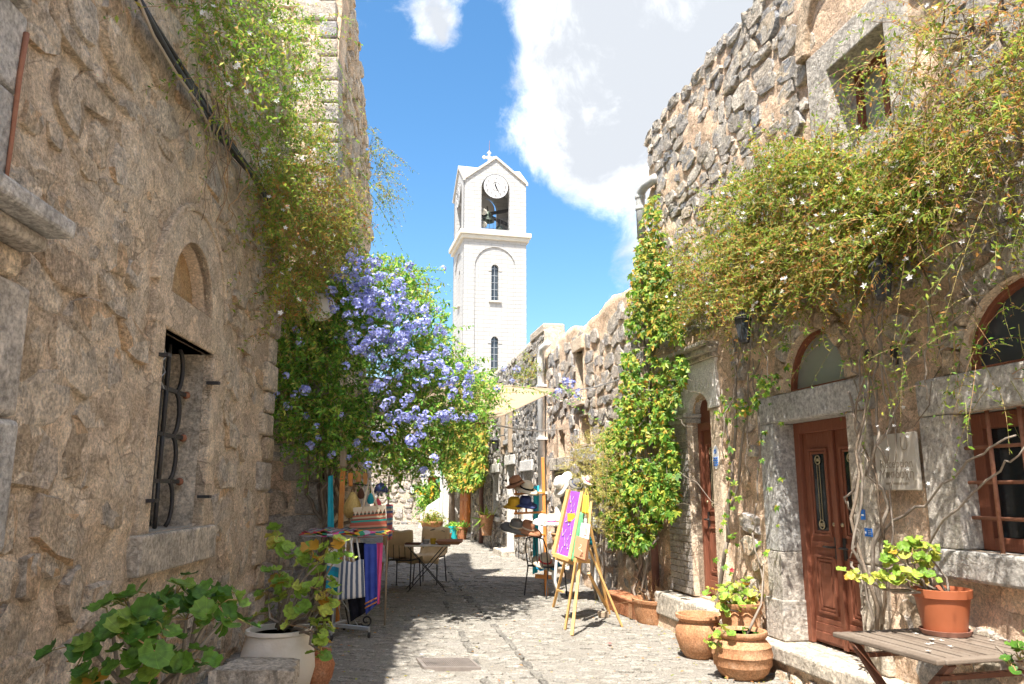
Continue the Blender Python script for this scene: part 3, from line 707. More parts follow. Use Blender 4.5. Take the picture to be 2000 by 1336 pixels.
# ------------------------------------------------------------------ left house
def core(fr, u0, u1, v0, v1, o0, o1, parent, mat='house_core', name='house_core'):
    return MB().fbox(fr, u0, u1, v0, v1, o0, o1).build(name, mat, parent)
def reveal(fr, ua, ub, va, vb, d0, d1, mat, parent, t=0.05, name='reveal', sides='lrtb'):
    m = MB()
    if 'l' in sides: m.fbox(fr, ua-t, ua, va, vb, d0, d1)
    if 'r' in sides: m.fbox(fr, ub, ub+t, va, vb, d0, d1)
    if 't' in sides: m.fbox(fr, ua-t, ub+t, vb, vb+t, d0, d1)
    if 'b' in sides: m.fbox(fr, ua-t, ub+t, va-t, va, d0, d1)
    return m.build(name, mat, parent)
def arch_pts(uc, spring, ru, rv, n=16, a0=0.0, a1=math.pi): return [(uc+ru*math.cos(a0+(a1-a0)*i/n), spring+rv*math.sin(a0+(a1-a0)*i/n)) for i in range(n+1)]

LH = thing('stone_house', LF.pt(3, 0, 0), 'tall shaded house of plastered rubble with barred window and arched niche', 'house')
LWIN = (5.42, 6.55, 1.30, 2.74, 0)
NICHE = (5.46, 6.42, 3.03, 3.53, 0.50)
LDOOR = (2.2, 3.30, 0.0, 2.62, 0)
LEND = 8.72
wl = wall_mesh('wall', LF, 1.6, LEND, -0.05, 6.9, 0.055, [LWIN, NICHE], 0.065, 21, 'mortar_left', LH, thick=0.8, wscale=1.9)
core(LF, -4, LEND-0.02, -0.05, 6.85, -6, -0.62, LH)
core(LF, -4, 1.6, -0.05, 6.85, -0.62, 0.0, LH, 'mortar_left', 'wall_behind')
rubble(LF, 2.6, LEND-0.22, 0.0, 6.7, [(5.2, 6.76, 1.0, 3.85, 0.6)], (0.12, 0.36), (0.16, 0.60), (0.02, 0.048), 31, 'stone_left', wl, 300, 0.14, gap=0.92, tilt=0.16, sink=0.012)
# corner quoins
qs = random.Random(8); v = 0.0; k = 0; q_l = []
while v < 6.6:
    h = qs.uniform(0.24, 0.42); w = 0.42 if k % 2 else 0.26
    m_ = MB().fbox(LF, LEND-w, LEND+0.035, v+.008, v+h-.008, -0.3, 0.055+qs.uniform(0, .03))
    m_.build('quoin', 'stone_left', wl, bevel=0.03, seg=2); v += h; k += 1
# plaster surround of window and niche, with the arch moulded above
ua, ub = 5.22, 6.74
sur = [(ua, 1.0), (ub, 1.0), (ub, 3.05)]+arch_pts((ua+ub)/2, 3.05, (ub-ua)/2, 0.74, 18)[1:-1]+[(ua, 3.05)]
nich = [(NICHE[0], NICHE[2]), (NICHE[1], NICHE[2])]+arch_pts(5.94, 3.03, 0.48, 0.50, 16)[1:-1]
MB().prism(LF, sur, -0.05, 0.035, [[(LWIN[0], LWIN[2]), (LWIN[1], LWIN[2]), (LWIN[1], LWIN[3]), (LWIN[0], LWIN[3])], nich]).build('plaster_surround', 'mortar_left', LH, bevel=0.012)
hood = arch_pts(5.98, 3.05, 0.76, 0.74, 18); hood2 = arch_pts(5.98, 3.05, 0.81, 0.80, 18)
MB().prism(LF, hood2+hood[::-1], -0.03, 0.05).build('arch_moulding', 'mortar_left', LH, bevel=0.02)
nb = MB().prism(LF, [(NICHE[0]-.02, NICHE[2]-.02), (NICHE[1]+.02, NICHE[2]-.02)]+arch_pts(5.94, 3.03, 0.5, 0.52, 16)[1:-1], -0.20, -0.14)
nb.build('niche_back', 'niche_ochre', LH)
nr = MB(); ap = [(NICHE[0], NICHE[2])]+[(NICHE[1], NICHE[2])]+arch_pts(5.94, 3.03, 0.48, 0.50, 16)[1:-1]; n_ = len(ap)
nr.add([LF.pt(u, v, 0.034) for u, v in ap]+[LF.pt(u, v, -0.14) for u, v in ap], [(i, (i+1) % n_, (i+1) % n_+n_, i+n_) for i in range(n_)]).build('niche_reveal', 'plaster_rough', LH)
MB().fbox(LF, 5.2, 6.72, 2.74, 2.98, -0.4, 0.04).build('lintel', 'mortar_left', LH, bevel=0.02)
for u0_, u1_ in ((5.18, 5.72), (5.725, 6.22), (6.225, 6.8)): MB().fbox(LF, u0_, u1_, 1.03, 1.298, -0.42, 0.085).build('sill', 'dressed_tan', LH, bevel=0.015)
reveal(LF, LWIN[0], LWIN[1], LWIN[2], LWIN[3], -0.62, -0.048, 'dressed_tan', LH)
w_ = MB().fbox(LF, LWIN[0], LWIN[1], LWIN[2], LWIN[3], -0.42, -0.38).build('window', 'black_iron', LH)
tag(w_, 'dark leaded window behind iron bars')
for i in range(4):
    for j in range(2):
        a = LWIN[0]+0.06+j*0.54; b0 = LWIN[2]+0.05+i*0.35
        MB().fbox(LF, a, a+0.47, b0, b0+0.29, -0.385, -0.37).build('pane', 'glass_pane', w_)
gl = MB()   # bulging bars of the grille, each hooped at three levels
grille = bpy.data.objects.new('window_grille', None)
for i, u in enumerate((5.60, 5.82, 6.04, 6.26)):
    pts = []
    for k in range(37):
        v = 1.31+1.42*k/36; s = abs(math.sin((v-1.31)/1.42*math.pi*4))**0.5
        pts.append(LF.pt(u+(0.05*s if i % 2 else -0.05*s), v, -0.16+0.02*s))
    MB().tube(pts, 0.018, 6).build('grille_bar', 'black_iron', LH, True)
for v in (1.66, 2.02, 2.38):
    MB().fbox(LF, LWIN[0], LWIN[1], v-.016, v+.016, -0.176, -0.148).build('grille_crossbar', 'black_iron', LH)
    MB().lathe([(0.0, 0), (.028, .01), (.034, .035), (.02, .06), (0, .065)], 8, LF.pt(LWIN[1]-.02, v, -0.16), LF.u.normalized().to_track_quat('Z', 'Y').to_matrix() @ Matrix.Rotation(math.pi, 3, 'X')).build('grille_anchor', 'rust_iron', LH, True)
wz = MB(); wpts = [LF.pt(5.46+0.10*(i % 2), 2.62-0.06*i, 0.0) for i in range(6)]
wz.tube(wpts, 0.004, 4).build('wire', 'steel', LH)
for (x, y) in ((405, 748), (387, 970), (277, 978), (303, 693)):
    u, v = LF.px(x, y); MB().fbox(LF, u-.03, u+.03, v-.012, v+.012, 0.0, 0.10).build('shutter_hinge', 'black_iron', LH)
# projecting hood stone, corbel and dressed blocks at the near end of the wall
HU = LF.px(145, 505, .28)[0]
MB().fbox(LF, 2.2, HU, 2.78, 2.87, -0.1, 0.28).build('hood_stone', 'dressed_grey', LH, bevel=0.02)
MB().fbox(LF, 2.2, HU-.03, 2.70, 2.778, -0.1, 0.18).build('hood_stone', 'dressed_grey', LH, bevel=0.03)
MB().fbox(LF, 2.2, HU-.06, 2.56, 2.70, -0.1, 0.09).build('hood_stone', 'stone_left', LH, bevel=0.04)
for (a, b) in ((-0.05, 0.62), (0.63, 1.30), (1.31, 1.92), (1.93, 2.555)): MB().fbox(LF, 2.4, LF.px(55, 700, .07)[0]+random.uniform(-.03, .03), a, b, -0.1, 0.07).build('jamb_block', 'dressed_grey', LH, bevel=0.03)
for (a, b) in ((2.90, 3.40), (3.41, 3.81)): MB().fbox(LF, 2.2, LF.px(30, 250, .06)[0], a, b, -0.1, 0.06).build('jamb_block', 'dressed_grey', LH, bevel=0.02)
MB().fbox(LF, 2.2, LF.px(98, 30, .2)[0], 3.93, 4.03, -0.1, 0.20).build('upper_sill', 'dressed_grey', LH, bevel=0.03)
MB().fbox(LF, 2.2, LF.px(60, 60, .1)[0], 3.82, 3.925, -0.1, 0.10).build('upper_sill', 'dressed_grey', LH, bevel=0.03)
MB().tube([L(5, 400, .07), L(22, 280, .07), L(38, 150, .07), L(52, 65, .07)], [0.008, 0.010, 0.012, 0.014], 8).build('rusty_bar', 'rust_iron', LH, True)
tag(LH.children[-1], 'rust-stained iron bar')

# ------------------------------------------------------------------ second house on the left: end wall turned to the lane
H2Y, H2X = 9.95, -2.45
E2 = Frame((H2X, H2Y, 0), (1, 0, 0), (0, -1, 0))
S2 = Frame((H2X, H2Y, 0), (LB, 1, 0), (1, -LB, 0))
lean = lambda v: -0.030*np.maximum(0, np.asarray(v)-6.0)**1.7
H2 = thing('corner_house', (H2X, H2Y, 0), 'tall stone house behind the blue flowering bush, sunlit at its upper corner', 'house')
we = wall_mesh('end_wall', E2, -4.2, 0.0, -0.05, 11.8, 0.09, [], 0.10, 5, 'mortar_pink', H2, thick=0.4)
ws = wall_mesh('side_wall', S2, 0.0, 4.3, -0.05, 11.8, 0.08, [], 0.13, 6, 'mortar_left', H2, thick=0.4, lean=lean)
core(S2, 0.05, 4.25, -0.05, 11.0, -4.2, -1.5, H2)
rubble(E2, -4.1, -0.03, 0.0, 11.4, [], (0.22, 0.42), (0.3, 0.7), (0.05, 0.10), 41, 'stone_shade', we, 160, 0.10, gap=0.9, tilt=0.05)
rubble(S2, 0.06, 4.2, 0.0, 11.2, [], (0.18, 0.34), (0.2, 0.5), (0.05, 0.10), 42, 'stone_left', ws, 160, 0.25, gap=0.8, lean=lean, tilt=0.2)
v = 0.02; k = 0
while v < 10.5:
    h = qs.uniform(0.26, 0.44); w = qs.uniform(.42, .7) if k % 2 else qs.uniform(.2, .38); ln = float(lean(v+h/2))
    MB().hexa([(H2X-w, H2Y-.07, v), (H2X+.06+ln, H2Y-.07, v), (H2X+.06+ln, H2Y+.25, v), (H2X-w, H2Y+.25, v), (H2X-w, H2Y-.07, v+h-.015), (H2X+.06+ln, H2Y-.07, v+h-.015), (H2X+.06+ln, H2Y+.25, v+h-.015), (H2X-w, H2Y+.25, v+h-.015)]).build('quoin', 'stone_pale', we, bevel=0.035)
    v += h; k += 1
# low house further along the left side, behind the bush and stall
FLF = Frame((-3.0, 14.4, 0), (-0.16, 1, 0), (1, 0.16, 0))
H3 = thing('low_house', (-3.1, 14.4, 0), 'low sunlit stone house behind the stall of hanging bags', 'house')
w3 = wall_mesh('wall', FLF, 0, 17, -0.05, 3.9, 0.16, [], 0.08, 15, 'mortar_pale', H3, thick=0.5)
core(FLF, 0.05, 16.9, -0.05, 3.85, -4, -0.4, H3)
rubble(FLF, 0.1, 16.9, 0, 3.8, [], (0.2, 0.36), (0.25, 0.5), (0.04, 0.08), 43, 'stone_pale', w3, 60, 0.2)

# ------------------------------------------------------------------ right house with two doors
RH = thing('stone_house', RF.pt(7, 0, 0), 'two storey rubble house with brown double door and jasmine', 'house')
REND = 10.08; RTOP = 6.48
DOOR = (6.12, 7.20, 0.27, 2.20, 0); FAN = (6.10, 7.02, 2.46, 2.96, 0.50)
D2 = (8.50, 9.02, 0.42, 2.62, 0.30); RWIN = (3.7, 5.04, 1.22, 2.08, 0); RFAN = (3.85, 4.93, 2.34, 2.86, 0.52)
UWIN = (5.28, 5.98, 4.32, 5.08, 0)
rtop = lambda u: RTOP+0.05*math.sin(u*3.1)+0.03*math.sin(u*7.7)
holesR = [DOOR, FAN, D2, RWIN, RFAN, UWIN]
wr = wall_mesh('wall', RF, 1.6, REND, -0.05, RTOP, 0.06, holesR, 0.07, 51, 'mortar_pink', RH, top=rtop, vk=5.2, thick=0.6)
core(RF, -4, REND-0.02, -0.05, RTOP-0.1, -6, -0.62, RH)
core(RF, -4, 1.6, -0.05, RTOP-.1, -0.62, 0, RH, 'mortar_pink', 'wall_behind')
keep_out = [(5.80, 7.48, 0, 3.05, 0.6), (8.05, 9.75, 0, 3.3, 0), (3.5, 5.34, 0.95, 2.95, 0.6), (5.05, 6.28, 4.15, 5.36, 0), (5.3, 5.8, 1.56, 2.02, 0)]
rubble(RF, 2.6, REND-0.05, 3.0, RTOP+0.05, keep_out, (0.10, 0.26), (0.12, 0.40), (0.012, 0.045), 61, 'stone_right', wr, 300, 0.03, top=lambda u: RTOP-0.02, tilt=0.13, gap=1.0)
rubble(RF, 2.6, REND-0.05, 0.0, 3.0, keep_out, (0.15, 0.30), (0.18, 0.42), (0.035, 0.065), 62, 'stone_shade', wr, 220, 0.28, tilt=0.2, gap=0.84, sink=0.006, sname='lower_stone_infill')
cop = []
u = 2.6
while u < REND:   # rough coping stones along the wall head
    w = qs.uniform(0.2, 0.42); cop.append((RF.mtx(u+w/2, RTOP-0.02+0.04*math.sin(u*5), -0.05, qs.gauss(0, .1), w, qs.uniform(.16, .24), 0.09), w, .2)); u += w*0.95
place_stones(cop, 'stone_right', wr, 40, 'coping_stone', 'coping_infill')

def panel_door(fr, ua, ub, va, vb, o, parent, mat, glazed=True, handle=True, name='door_leaf'):
    d = MB().fbox(fr, ua, ub, va, vb, o-0.05, o).build(name, mat, parent, bevel=0.004)
    w = ub-ua; m = w*0.2; H = vb-va
    def moulded(a0, a1, b0, b1, glass_):
        for i, (ins, pr) in enumerate(((0, 0.022), (0.026, 0.012))):
            MB().prism(fr, [(a0+ins, b0+ins), (a1-ins, b0+ins), (a1-ins, b1-ins), (a0+ins, b1-ins)], o-.005, o+pr,
                       [[(a0+ins+.022, b0+ins+.022), (a1-ins-.022, b0+ins+.022), (a1-ins-.022, b1-ins-.022), (a0+ins+.022, b1-ins-.022)]]).build('moulding', mat, d, bevel=0.004)
        if glass_:
            MB().fbox(fr, a0+.05, a1-.05, b0+.05, b1-.05, o-.003, o+.004).build('pane', 'glass_dark', d)
            uc = (a0+a1)/2
            for vc, sg in ((b1-0.10, 1), (b0+0.10, -1)):
                pts = [fr.pt(uc+0.038*math.cos(t), vc+0.038*math.sin(t), o+.014) for t in np.linspace(0, 2*math.pi, 15)]
                MB().tube(pts, 0.006, 5).build('scroll', 'brass', d, True)
                pts = [fr.pt(uc+0.018*math.cos(t), vc+0.014*math.sin(2*t), o+.014) for t in np.linspace(0, 2*math.pi, 15)]
                MB().tube(pts, 0.005, 5).build('scroll', 'brass', d, True)
            for du in (-.018, .018): MB().tube([fr.pt(uc+du, b0+.14, o+.012), fr.pt(uc+du, b1-.14, o+.012)], 0.004, 5).build('grille_bar', 'brass', d)
        else:
            MB().fbox(fr, a0+.06, a1-.06, b0+.06, b1-.06, o-.004, o+.012).build('panel', mat, d, bevel=0.008)
    moulded(ua+m, ub-m, va+H*0.50, vb-H*0.08, glazed)
    moulded(ua+m, ub-m, va+H*0.14, va+H*0.41, False)
    for i, (b0, b1, pr) in enumerate(((0.015, 0.055, .03), (0.055, 0.095, .022), (0.095, 0.12, .014))): MB().fbox(fr, ua+m*.4, ub-m*.4, va+H*b0, va+H*b1, o-.004, o+pr).build('kick_rail', mat, d, bevel=0.006)
    MB().fbox(fr, ua+m*.5, ub-m*.5, va+H*.445, va+H*.475, o-.004, o+.01).build('rail', mat, d, bevel=0.004)
    if handle:
        s = 1 if handle > 0 else -1; ue = ub-0.055 if s > 0 else ua+0.055
        MB().fbox(fr, ue-.02, ue+.02, va+H*.40, va+H*.50, o, o+.012).build('lock_plate', 'black_iron', d)
        MB().tube([fr.pt(ue, va+H*.455, o+.01), fr.pt(ue, va+H*.455, o+.06), fr.pt(ue-s*.11, va+H*.455, o+.06)], 0.009, 6).build('handle', 'black_iron', d, True)
        MB().lathe([(0, 0), (.018, .004), (.018, .02), (0, .026)], 10, fr.pt(ue, va+H*.56, o), fr.n.to_track_quat('Z', 'Y').to_matrix()).build('knob', 'brass', d, True)
    return d
# main double door
MB().fbox(RF, 5.82, 7.46, 2.20, 2.455, -0.3, 0.06).build('lintel', 'dressed_grey', RH, bevel=0.02)
for (a, b) in ((0.27, 1.04), (1.043, 2.197)):
    MB().fbox(RF, 7.20, 7.44, a, b, -0.36, 0.05).build('jamb_block', 'dressed_grey', RH, bevel=0.008)
    MB().fbox(RF, 5.86, 6.12, a, b, -0.36, 0.05).build('jamb_block', 'dressed_tan', RH, bevel=0.015)
MB().fbox(RF, 7.18, 7.50, 0.27, 0.62, -0.35, 0.07).build('plinth_block', 'dressed_grey', RH, bevel=0.012)
DO = -0.20
fm = MB(); fm.fbox(RF, 6.12, 6.20, .27, 2.2, DO-.08, DO+.04).fbox(RF, 7.12, 7.20, .27, 2.2, DO-.08, DO+.04).fbox(RF, 6.2, 7.12, 2.10, 2.2, DO-.08, DO+.04)
fm.build('door_frame', 'door_wood', RH, bevel=0.006)
panel_door(RF, 6.662, 7.12, 0.285, 2.10, DO, RH, 'door_wood', True, -1)
panel_door(RF, 6.20, 6.658, 0.285, 2.10, DO, RH, 'door_wood', True, 1)
MB().fbox(RF, 6.63, 6.69, 0.285, 2.10, DO, DO+.035).build('door_astragal', 'door_wood', RH, bevel=0.008)
# arched fanlights
def fanlight(fr, h, parent, fmat, gmat):
    uc = (h[0]+h[1])/2; ru = (h[1]-h[0])/2; sp = h[3]-h[4]
    o1 = [(h[1], h[2])]+arch_pts(uc, sp, ru, h[4], 18)+[(h[0], h[2])]
    o1 = [(h[0], h[2]), (h[1], h[2])]+arch_pts(uc, sp, ru, h[4], 18)[1:-1]
    i1 = [(h[0]+.035, h[2]+.03), (h[1]-.035, h[2]+.03)]+arch_pts(uc, sp+.01, ru-.035, h[4]-.045, 18)[1:-1]
    f = MB().prism(fr, o1, -0.16, -0.05, [i1]).build('fanlight', fmat, parent, bevel=0.006)
    MB().prism(fr, i1, -0.13, -0.10).build('pane', gmat, f)
    n = len(o1); MB().add([fr.pt(u, v, 0.03) for u, v in o1]+[fr.pt(u, v, -0.16) for u, v in o1], [(i, (i+1) % n, (i+1) % n+n, i+n) for i in range(n)]).build('reveal', 'plaster_rough', f)
    MB().prism(fr, [(h[0]-.05, h[2]-.05), (h[1]+.05, h[2]-.05), (h[1]+.05, h[3]+.05), (h[0]-.05, h[3]+.05)], -0.4, -0.30).build('backing', 'dark_void', f)
    k = 11
    for i in range(k):   # rough arch stones round the opening
        a0, a1 = math.pi*i/k, math.pi*(i+.93)/k
        q = arch_pts(uc, sp, ru+.005, h[4]+.005, 3, a0, a1); q2 = arch_pts(uc, sp, ru+.17+.03*math.sin(i*5), h[4]+.17+.03*math.sin(i*3), 3, a0, a1)
        MB().prism(fr, q2+q[::-1], -0.06, 0.03+.02*(i % 3)).build('arch_stone', 'stone_shade', parent, bevel=0.02)
fanlight(RF, FAN, RH, 'door_wood', 'glass_grey'); fanlight(RF, RFAN, RH, 'door_wood', 'glass_pane')
# doorstep along the main door
for (a, b) in ((4.9, 5.6), (5.61, 6.25), (6.26, 6.95), (6.96, 7.62)): MB().fbox(RF, a, b, 0.13, 0.265, -0.6, 0.22).build('doorstep_stone', 'dressed_tan', RH, bevel=0.02)
stp = MB().fbox(RF, 4.9, 7.6, -0.05, 0.128, -0.3, 0.16).build('doorstep_base', 'mortar_pink', RH)
rubble(RF, 4.95, 7.6, -0.02, 0.13, [], (0.10, 0.13), (0.12, 0.26), (0.04, 0.07), 66, 'stone_shade', stp, 30, 0.1, sink=-0.15)
# second door: brick pilaster, arch, cornice
DO2 = -0.10
MB().fbox(RF, 8.50, 8.56, .42, 2.35, DO2-.08, DO2+.04).fbox(RF, 8.96, 9.02, .42, 2.35, DO2-.08, DO2+.04).fbox(RF, 8.56, 8.96, 2.26, 2.35, DO2-.08, DO2+.04).build('door_frame', 'door_wood', RH, bevel=0.006)
panel_door(RF, 8.56, 8.96, .43, 2.26, DO2, RH, 'door_wood', True, 1)
MB().fbox(RF, 8.48, 9.04, 2.35, 2.68, DO2-.1, DO2).build('door_head', 'door_wood', RH)
reveal(RF, 8.50, 9.02, .42, 2.62, -0.5, 0.0, 'plaster_rough', RH, 0.04)
bc = MB().fbox(RF, 9.02, 9.62, 0.42, 2.42, -0.1, 0.07).build('pilaster', 'plaster_rough', RH)
v = 0.43; k = 0
while v < 2.36:
    for (a, b) in (((9.025, 9.22), (9.23, 9.42), (9.43, 9.615)) if k % 2 else ((9.025, 9.12), (9.13, 9.32), (9.33, 9.52), (9.53, 9.615))):
        MB().fbox(RF, a, b, v, v+.062, 0.0, 0.082+.006*random.random()).build('brick', 'brick', bc)
    v += 0.072; k += 1
MB().fbox(RF, 8.98, 9.68, 2.42, 2.47, -0.1, 0.13).build('capital', 'dressed_grey', RH, bevel=0.012)
MB().fbox(RF, 9.0, 9.65, 2.36, 2.415, -0.1, 0.10).build('capital', 'dressed_grey', RH, bevel=0.012)
MB().fbox(RF, 8.28, 8.50, .42, 2.47, -0.3, 0.04).build('jamb', 'plaster_rough', RH, bevel=0.02)
ent = [(8.28, 2.475), (8.50, 2.475)]+arch_pts(8.76, 2.475, 0.26, 0.20, 10, math.pi, 0)[1:-1]+[(9.02, 2.475), (9.68, 2.475), (9.68, 3.02), (8.28, 3.02)]
MB().prism(RF, ent, -0.2, 0.055).build('entablature', 'whitewash', RH, bevel=0.01)
for i in range(26):
    a = 8.34+1.3*i/26; b0 = 2.70 if a < 9.05 else 2.52; MB().fbox(RF, a, a+.028, b0, 2.95, 0.05, 0.066).build('flute', 'whitewash', RH)
for (b0, b1, pr) in ((3.02, 3.07, .10), (3.07, 3.14, .16), (3.14, 3.19, .22)): MB().fbox(RF, 8.24, 9.74, b0, b1, -0.1, pr).build('cornice', 'dressed_tan', RH, bevel=0.012)
for (a, b) in ((8.2, 8.9), (8.91, 9.7)): MB().fbox(RF, a, b, 0.14, 0.40, -0.5, 0.28).build('doorstep_stone', 'dressed_tan', RH, bevel=0.025)
MB().fbox(RF, 8.2, 9.75, -0.05, 0.15, -0.5, 0.25).build('doorstep_base', 'mortar_pink', RH, bevel=0.02)
# window with rusty grille
MB().fbox(RF, 3.3, 5.32, 2.085, 2.335, -0.3, 0.06).build('lintel', 'dressed_grey', RH, bevel=0.02)
MB().fbox(RF, 3.3, 5.34, 1.03, 1.215, -0.3, 0.075).build('sill', 'dressed_grey', RH, bevel=0.02)
for (a, b) in ((1.22, 2.08),): MB().fbox(RF, 5.04, 5.32, a, b, -0.32, 0.05).build('jamb_block', 'dressed_grey', RH, bevel=0.008)
wf = MB().fbox(RF, 4.95, 5.04, 1.22, 2.08, -0.20, -0.10).fbox(RF, 3.7, 4.95, 1.98, 2.08, -0.20, -0.10).fbox(RF, 3.7, 4.95, 1.22, 1.30, -0.20, -0.10).fbox(RF, 4.30, 4.36, 1.3, 1.98, -0.20, -0.10).build('window_frame', 'door_wood', RH, bevel=0.006)
for (a, b) in ((3.7, 4.30), (4.36, 4.95)): MB().fbox(RF, a, b, 1.30, 1.98, -0.18, -0.16).build('pane', 'glass_dark', wf)
MB().fbox(RF, 3.6, 5.0, 1.1, 2.2, -0.6, -0.5).build('backing', 'dark_void', wf)
for u in (4.10, 4.34, 4.58, 4.82): MB().tube([RF.pt(u, 1.215, -0.03), RF.pt(u, 2.085, -0.03)], 0.014, 7).build('grille_bar', 'rust_iron', RH, True)
for v in (1.42, 1.64, 1.86): MB().tube([RF.pt(3.7, v, -0.045), RF.pt(5.04, v, -0.045)], 0.012, 7).build('grille_bar', 'rust_iron', RH, True)
# upper window in a smooth grey surround
so_ = [(5.05, 4.10), (6.26, 4.10), (6.26, 5.34), (5.05, 5.34)]
MB().prism(RF, so_, -0.30, 0.06, [[(5.28, 4.32), (5.98, 4.32), (5.98, 5.08), (5.28, 5.08)]]).build('window_surround', 'dressed_grey', RH, bevel=0.012)
uf = MB().fbox(RF, 5.28, 5.34, 4.32, 5.08, -.28, -.2).fbox(RF, 5.92, 5.98, 4.32, 5.08, -.28, -.2).fbox(RF, 5.34, 5.92, 5.0, 5.08, -.28, -.2).fbox(RF, 5.34, 5.92, 4.32, 4.40, -.28, -.2).fbox(RF, 5.6, 5.66, 4.4, 5.0, -.28, -.2).build('window_frame', 'door_wood', RH, bevel=0.006)
for (a, b) in ((5.34, 5.6), (5.66, 5.92)): MB().fbox(RF, a, b, 4.40, 5.0, -.26, -.24).build('pane', 'glass_grey', uf)
ar = arch_pts(5.66, 5.36, 0.55, 0.62, 14); ar2 = arch_pts(5.66, 5.36, 0.70, 0.80, 14)
MB().prism(RF, ar2+ar[::-1], -0.02, 0.10).build('relieving_arch', 'stone_shade', RH, bevel=0.03)
MB().prism(RF, [(5.11, 5.36)]+ar[::-1], -0.02, 0.035).build('arch_infill', 'mortar_pink', RH)

# lower house next along the right side, then the grey rubble house
def far_wall(name, label, u0, u1, top_v, mort, stn, seed, rowh, wr_, proud, holes, nparts, skip=0.1, o=0.0, topf=None):
    t = thing(name, RF.pt((u0+u1)/2, 0, 0), label, 'house')
    w = wall_mesh('wall', RF, u0, u1, -0.05, top_v, 0.10, holes, 0.06, seed, mort, t, top=topf, vk=top_v-0.6, thick=0.45)
    core(RF, u0+.03, u1-.03, -.05, top_v-.12, -5, -0.5, t)
    rubble(RF, u0+.02, u1-.02, 0, top_v, holes, rowh, wr_, proud, seed+1, stn, w, nparts, skip, top=(lambda u: (topf(u) if topf else top_v)-.02), tilt=0.2, gap=0.92)
    return t
H4h = [(13.30, 13.72, 3.15, 4.02, 0), (12.95, 13.55, 2.36, 2.85, 0.3), (14.5, 15.0, 2.2, 2.72, 0.25), (14.35, 15.35, 0.15, 1.95, 0), (12.6, 13.5, 1.1, 2.05, 0)]
H4 = far_wall('low_house', 'low ochre rubble house with small windows beside the white drainpipe', REND+.03, 16.05, 4.52, 'mortar_pink', 'stone_pale', 71, (0.16, 0.34), (0.18, 0.46), (0.015, 0.055), H4h, 220, 0.10, topf=lambda u: 4.5+0.06*math.sin(u*2.3)+.03*math.sin(u*6))
def far_opening(fr, h, parent, sur=0.14, fill='dark_void', lint=True, depth=0.3, smat='dressed_grey', sill=True):
    ua, ub, va, vb, a = h
    MB().fbox(fr, ua-.02, ub+.02, va-.02, vb+.02, -depth-.08, -depth).build('window' if va > .5 else 'door', fill, parent)
    reveal(fr, ua, ub, va, vb, -depth, 0.02, smat, parent, 0.04)
    if lint: MB().fbox(fr, ua-sur, ub+sur, vb, vb+.24, -.1, .07).build('lintel', smat, parent, bevel=0.015)
    if sill and va > .5: MB().fbox(fr, ua-sur, ub+sur, va-.12, va, -.1, .09).build('sill', smat, parent, bevel=0.015)
far_opening(RF, H4h[0], H4, 0.1, 'dark_void', True, 0.35, 'plaster_rough')
for h in H4h[1:3]: far_opening(RF, h, H4, 0.1, 'dark_void', False, 0.35, 'plaster_rough', False)
far_opening(RF, H4h[3], H4, 0.18, 'old_wood', True, 0.3, 'dressed_tan'); far_opening(RF, H4h[4], H4, 0.15, 'glass_dark')
for k in range(5): MB().tube([RF.pt(14.45+.2*k, .2, -.2), RF.pt(14.45+.2*k, 1.95, -.2)], .012, 5).build('grille_bar', 'rust_iron', H4)
H5h = [(19.25, 20.1, 0.1, 2.2, 0), (21.35, 22.15, 0.85, 2.05, 0), (19.75, 20.25, 2.85, 4.0, 0), (17.3, 18.2, 0.9, 2.0, 0)]
H5 = far_wall('rubble_house', 'grey rubble house beyond the white drainpipe with pale framed door', 16.08, 23.9, 4.95, 'mortar_pale', 'stone_grey', 81, (0.12, 0.24), (0.14, 0.32), (0.02, 0.055), H5h, 240, 0.06)
for h in H5h: far_opening(RF, h, H5, 0.16, 'glass_pane' if h[2] > .5 else 'dark_void', smat='whitewash' if h[2] < 2 else 'dressed_grey')
for u in (19.5, 20.5): MB().fbox(RF, u-.06, u+.06, 2.5, 3.7, 0.02, 0.12).build('shutter_post', 'old_wood', H5)
MB().fbox(RF, 16.1, 17.4, 4.9, 5.10, -0.45, 0.03).build('parapet', 'mortar_pale', H5, bevel=0.03)
MB().fbox(RF, 19.1, 20.3, -0.05, 0.14, -.3, .35).build('doorstep_stone', 'dressed_tan', H5, bevel=0.03)
MB().tube([RF.pt(18.62, 2.5, .04), RF.pt(18.62, 0, .04)], .012, 5).build('conduit', 'black_iron', H5)
H6h = [(26.3, 28.3, 0.1, 2.1, 0)]
H6 = far_wall('vine_house', 'far house with orange door hung with leafy vine', 23.93, 35.0, 4.3, 'mortar_pale', 'stone_pale', 91, (0.18, 0.32), (0.22, 0.45), (0.05, 0.09), H6h, 60, 0.15)
dr6 = MB().fbox(RF, 26.3, 28.3, 0.35, 2.2, 0.05, 0.14).build('door', 'door_orange', H6, bevel=0.02); tag(dr6, 'orange wooden door leaf folded open')
for a in (26.4, 27.35):
    for b0, b1 in ((.5, 1.2), (1.3, 2.05)): MB().fbox(RF, a, a+.8, b0, b1, .14, .165).build('panel', 'door_orange', dr6, bevel=0.012)
reveal(RF, 26.3, 28.3, .1, 2.1, -.3, .03, 'whitewash', H6, .1)
for u in (29.6,): MB().fbox(RF, u-.14, u+.14, 0, 2.6, 0.0, 0.6).build('pillar', 'whitewash', H6, bevel=0.03)

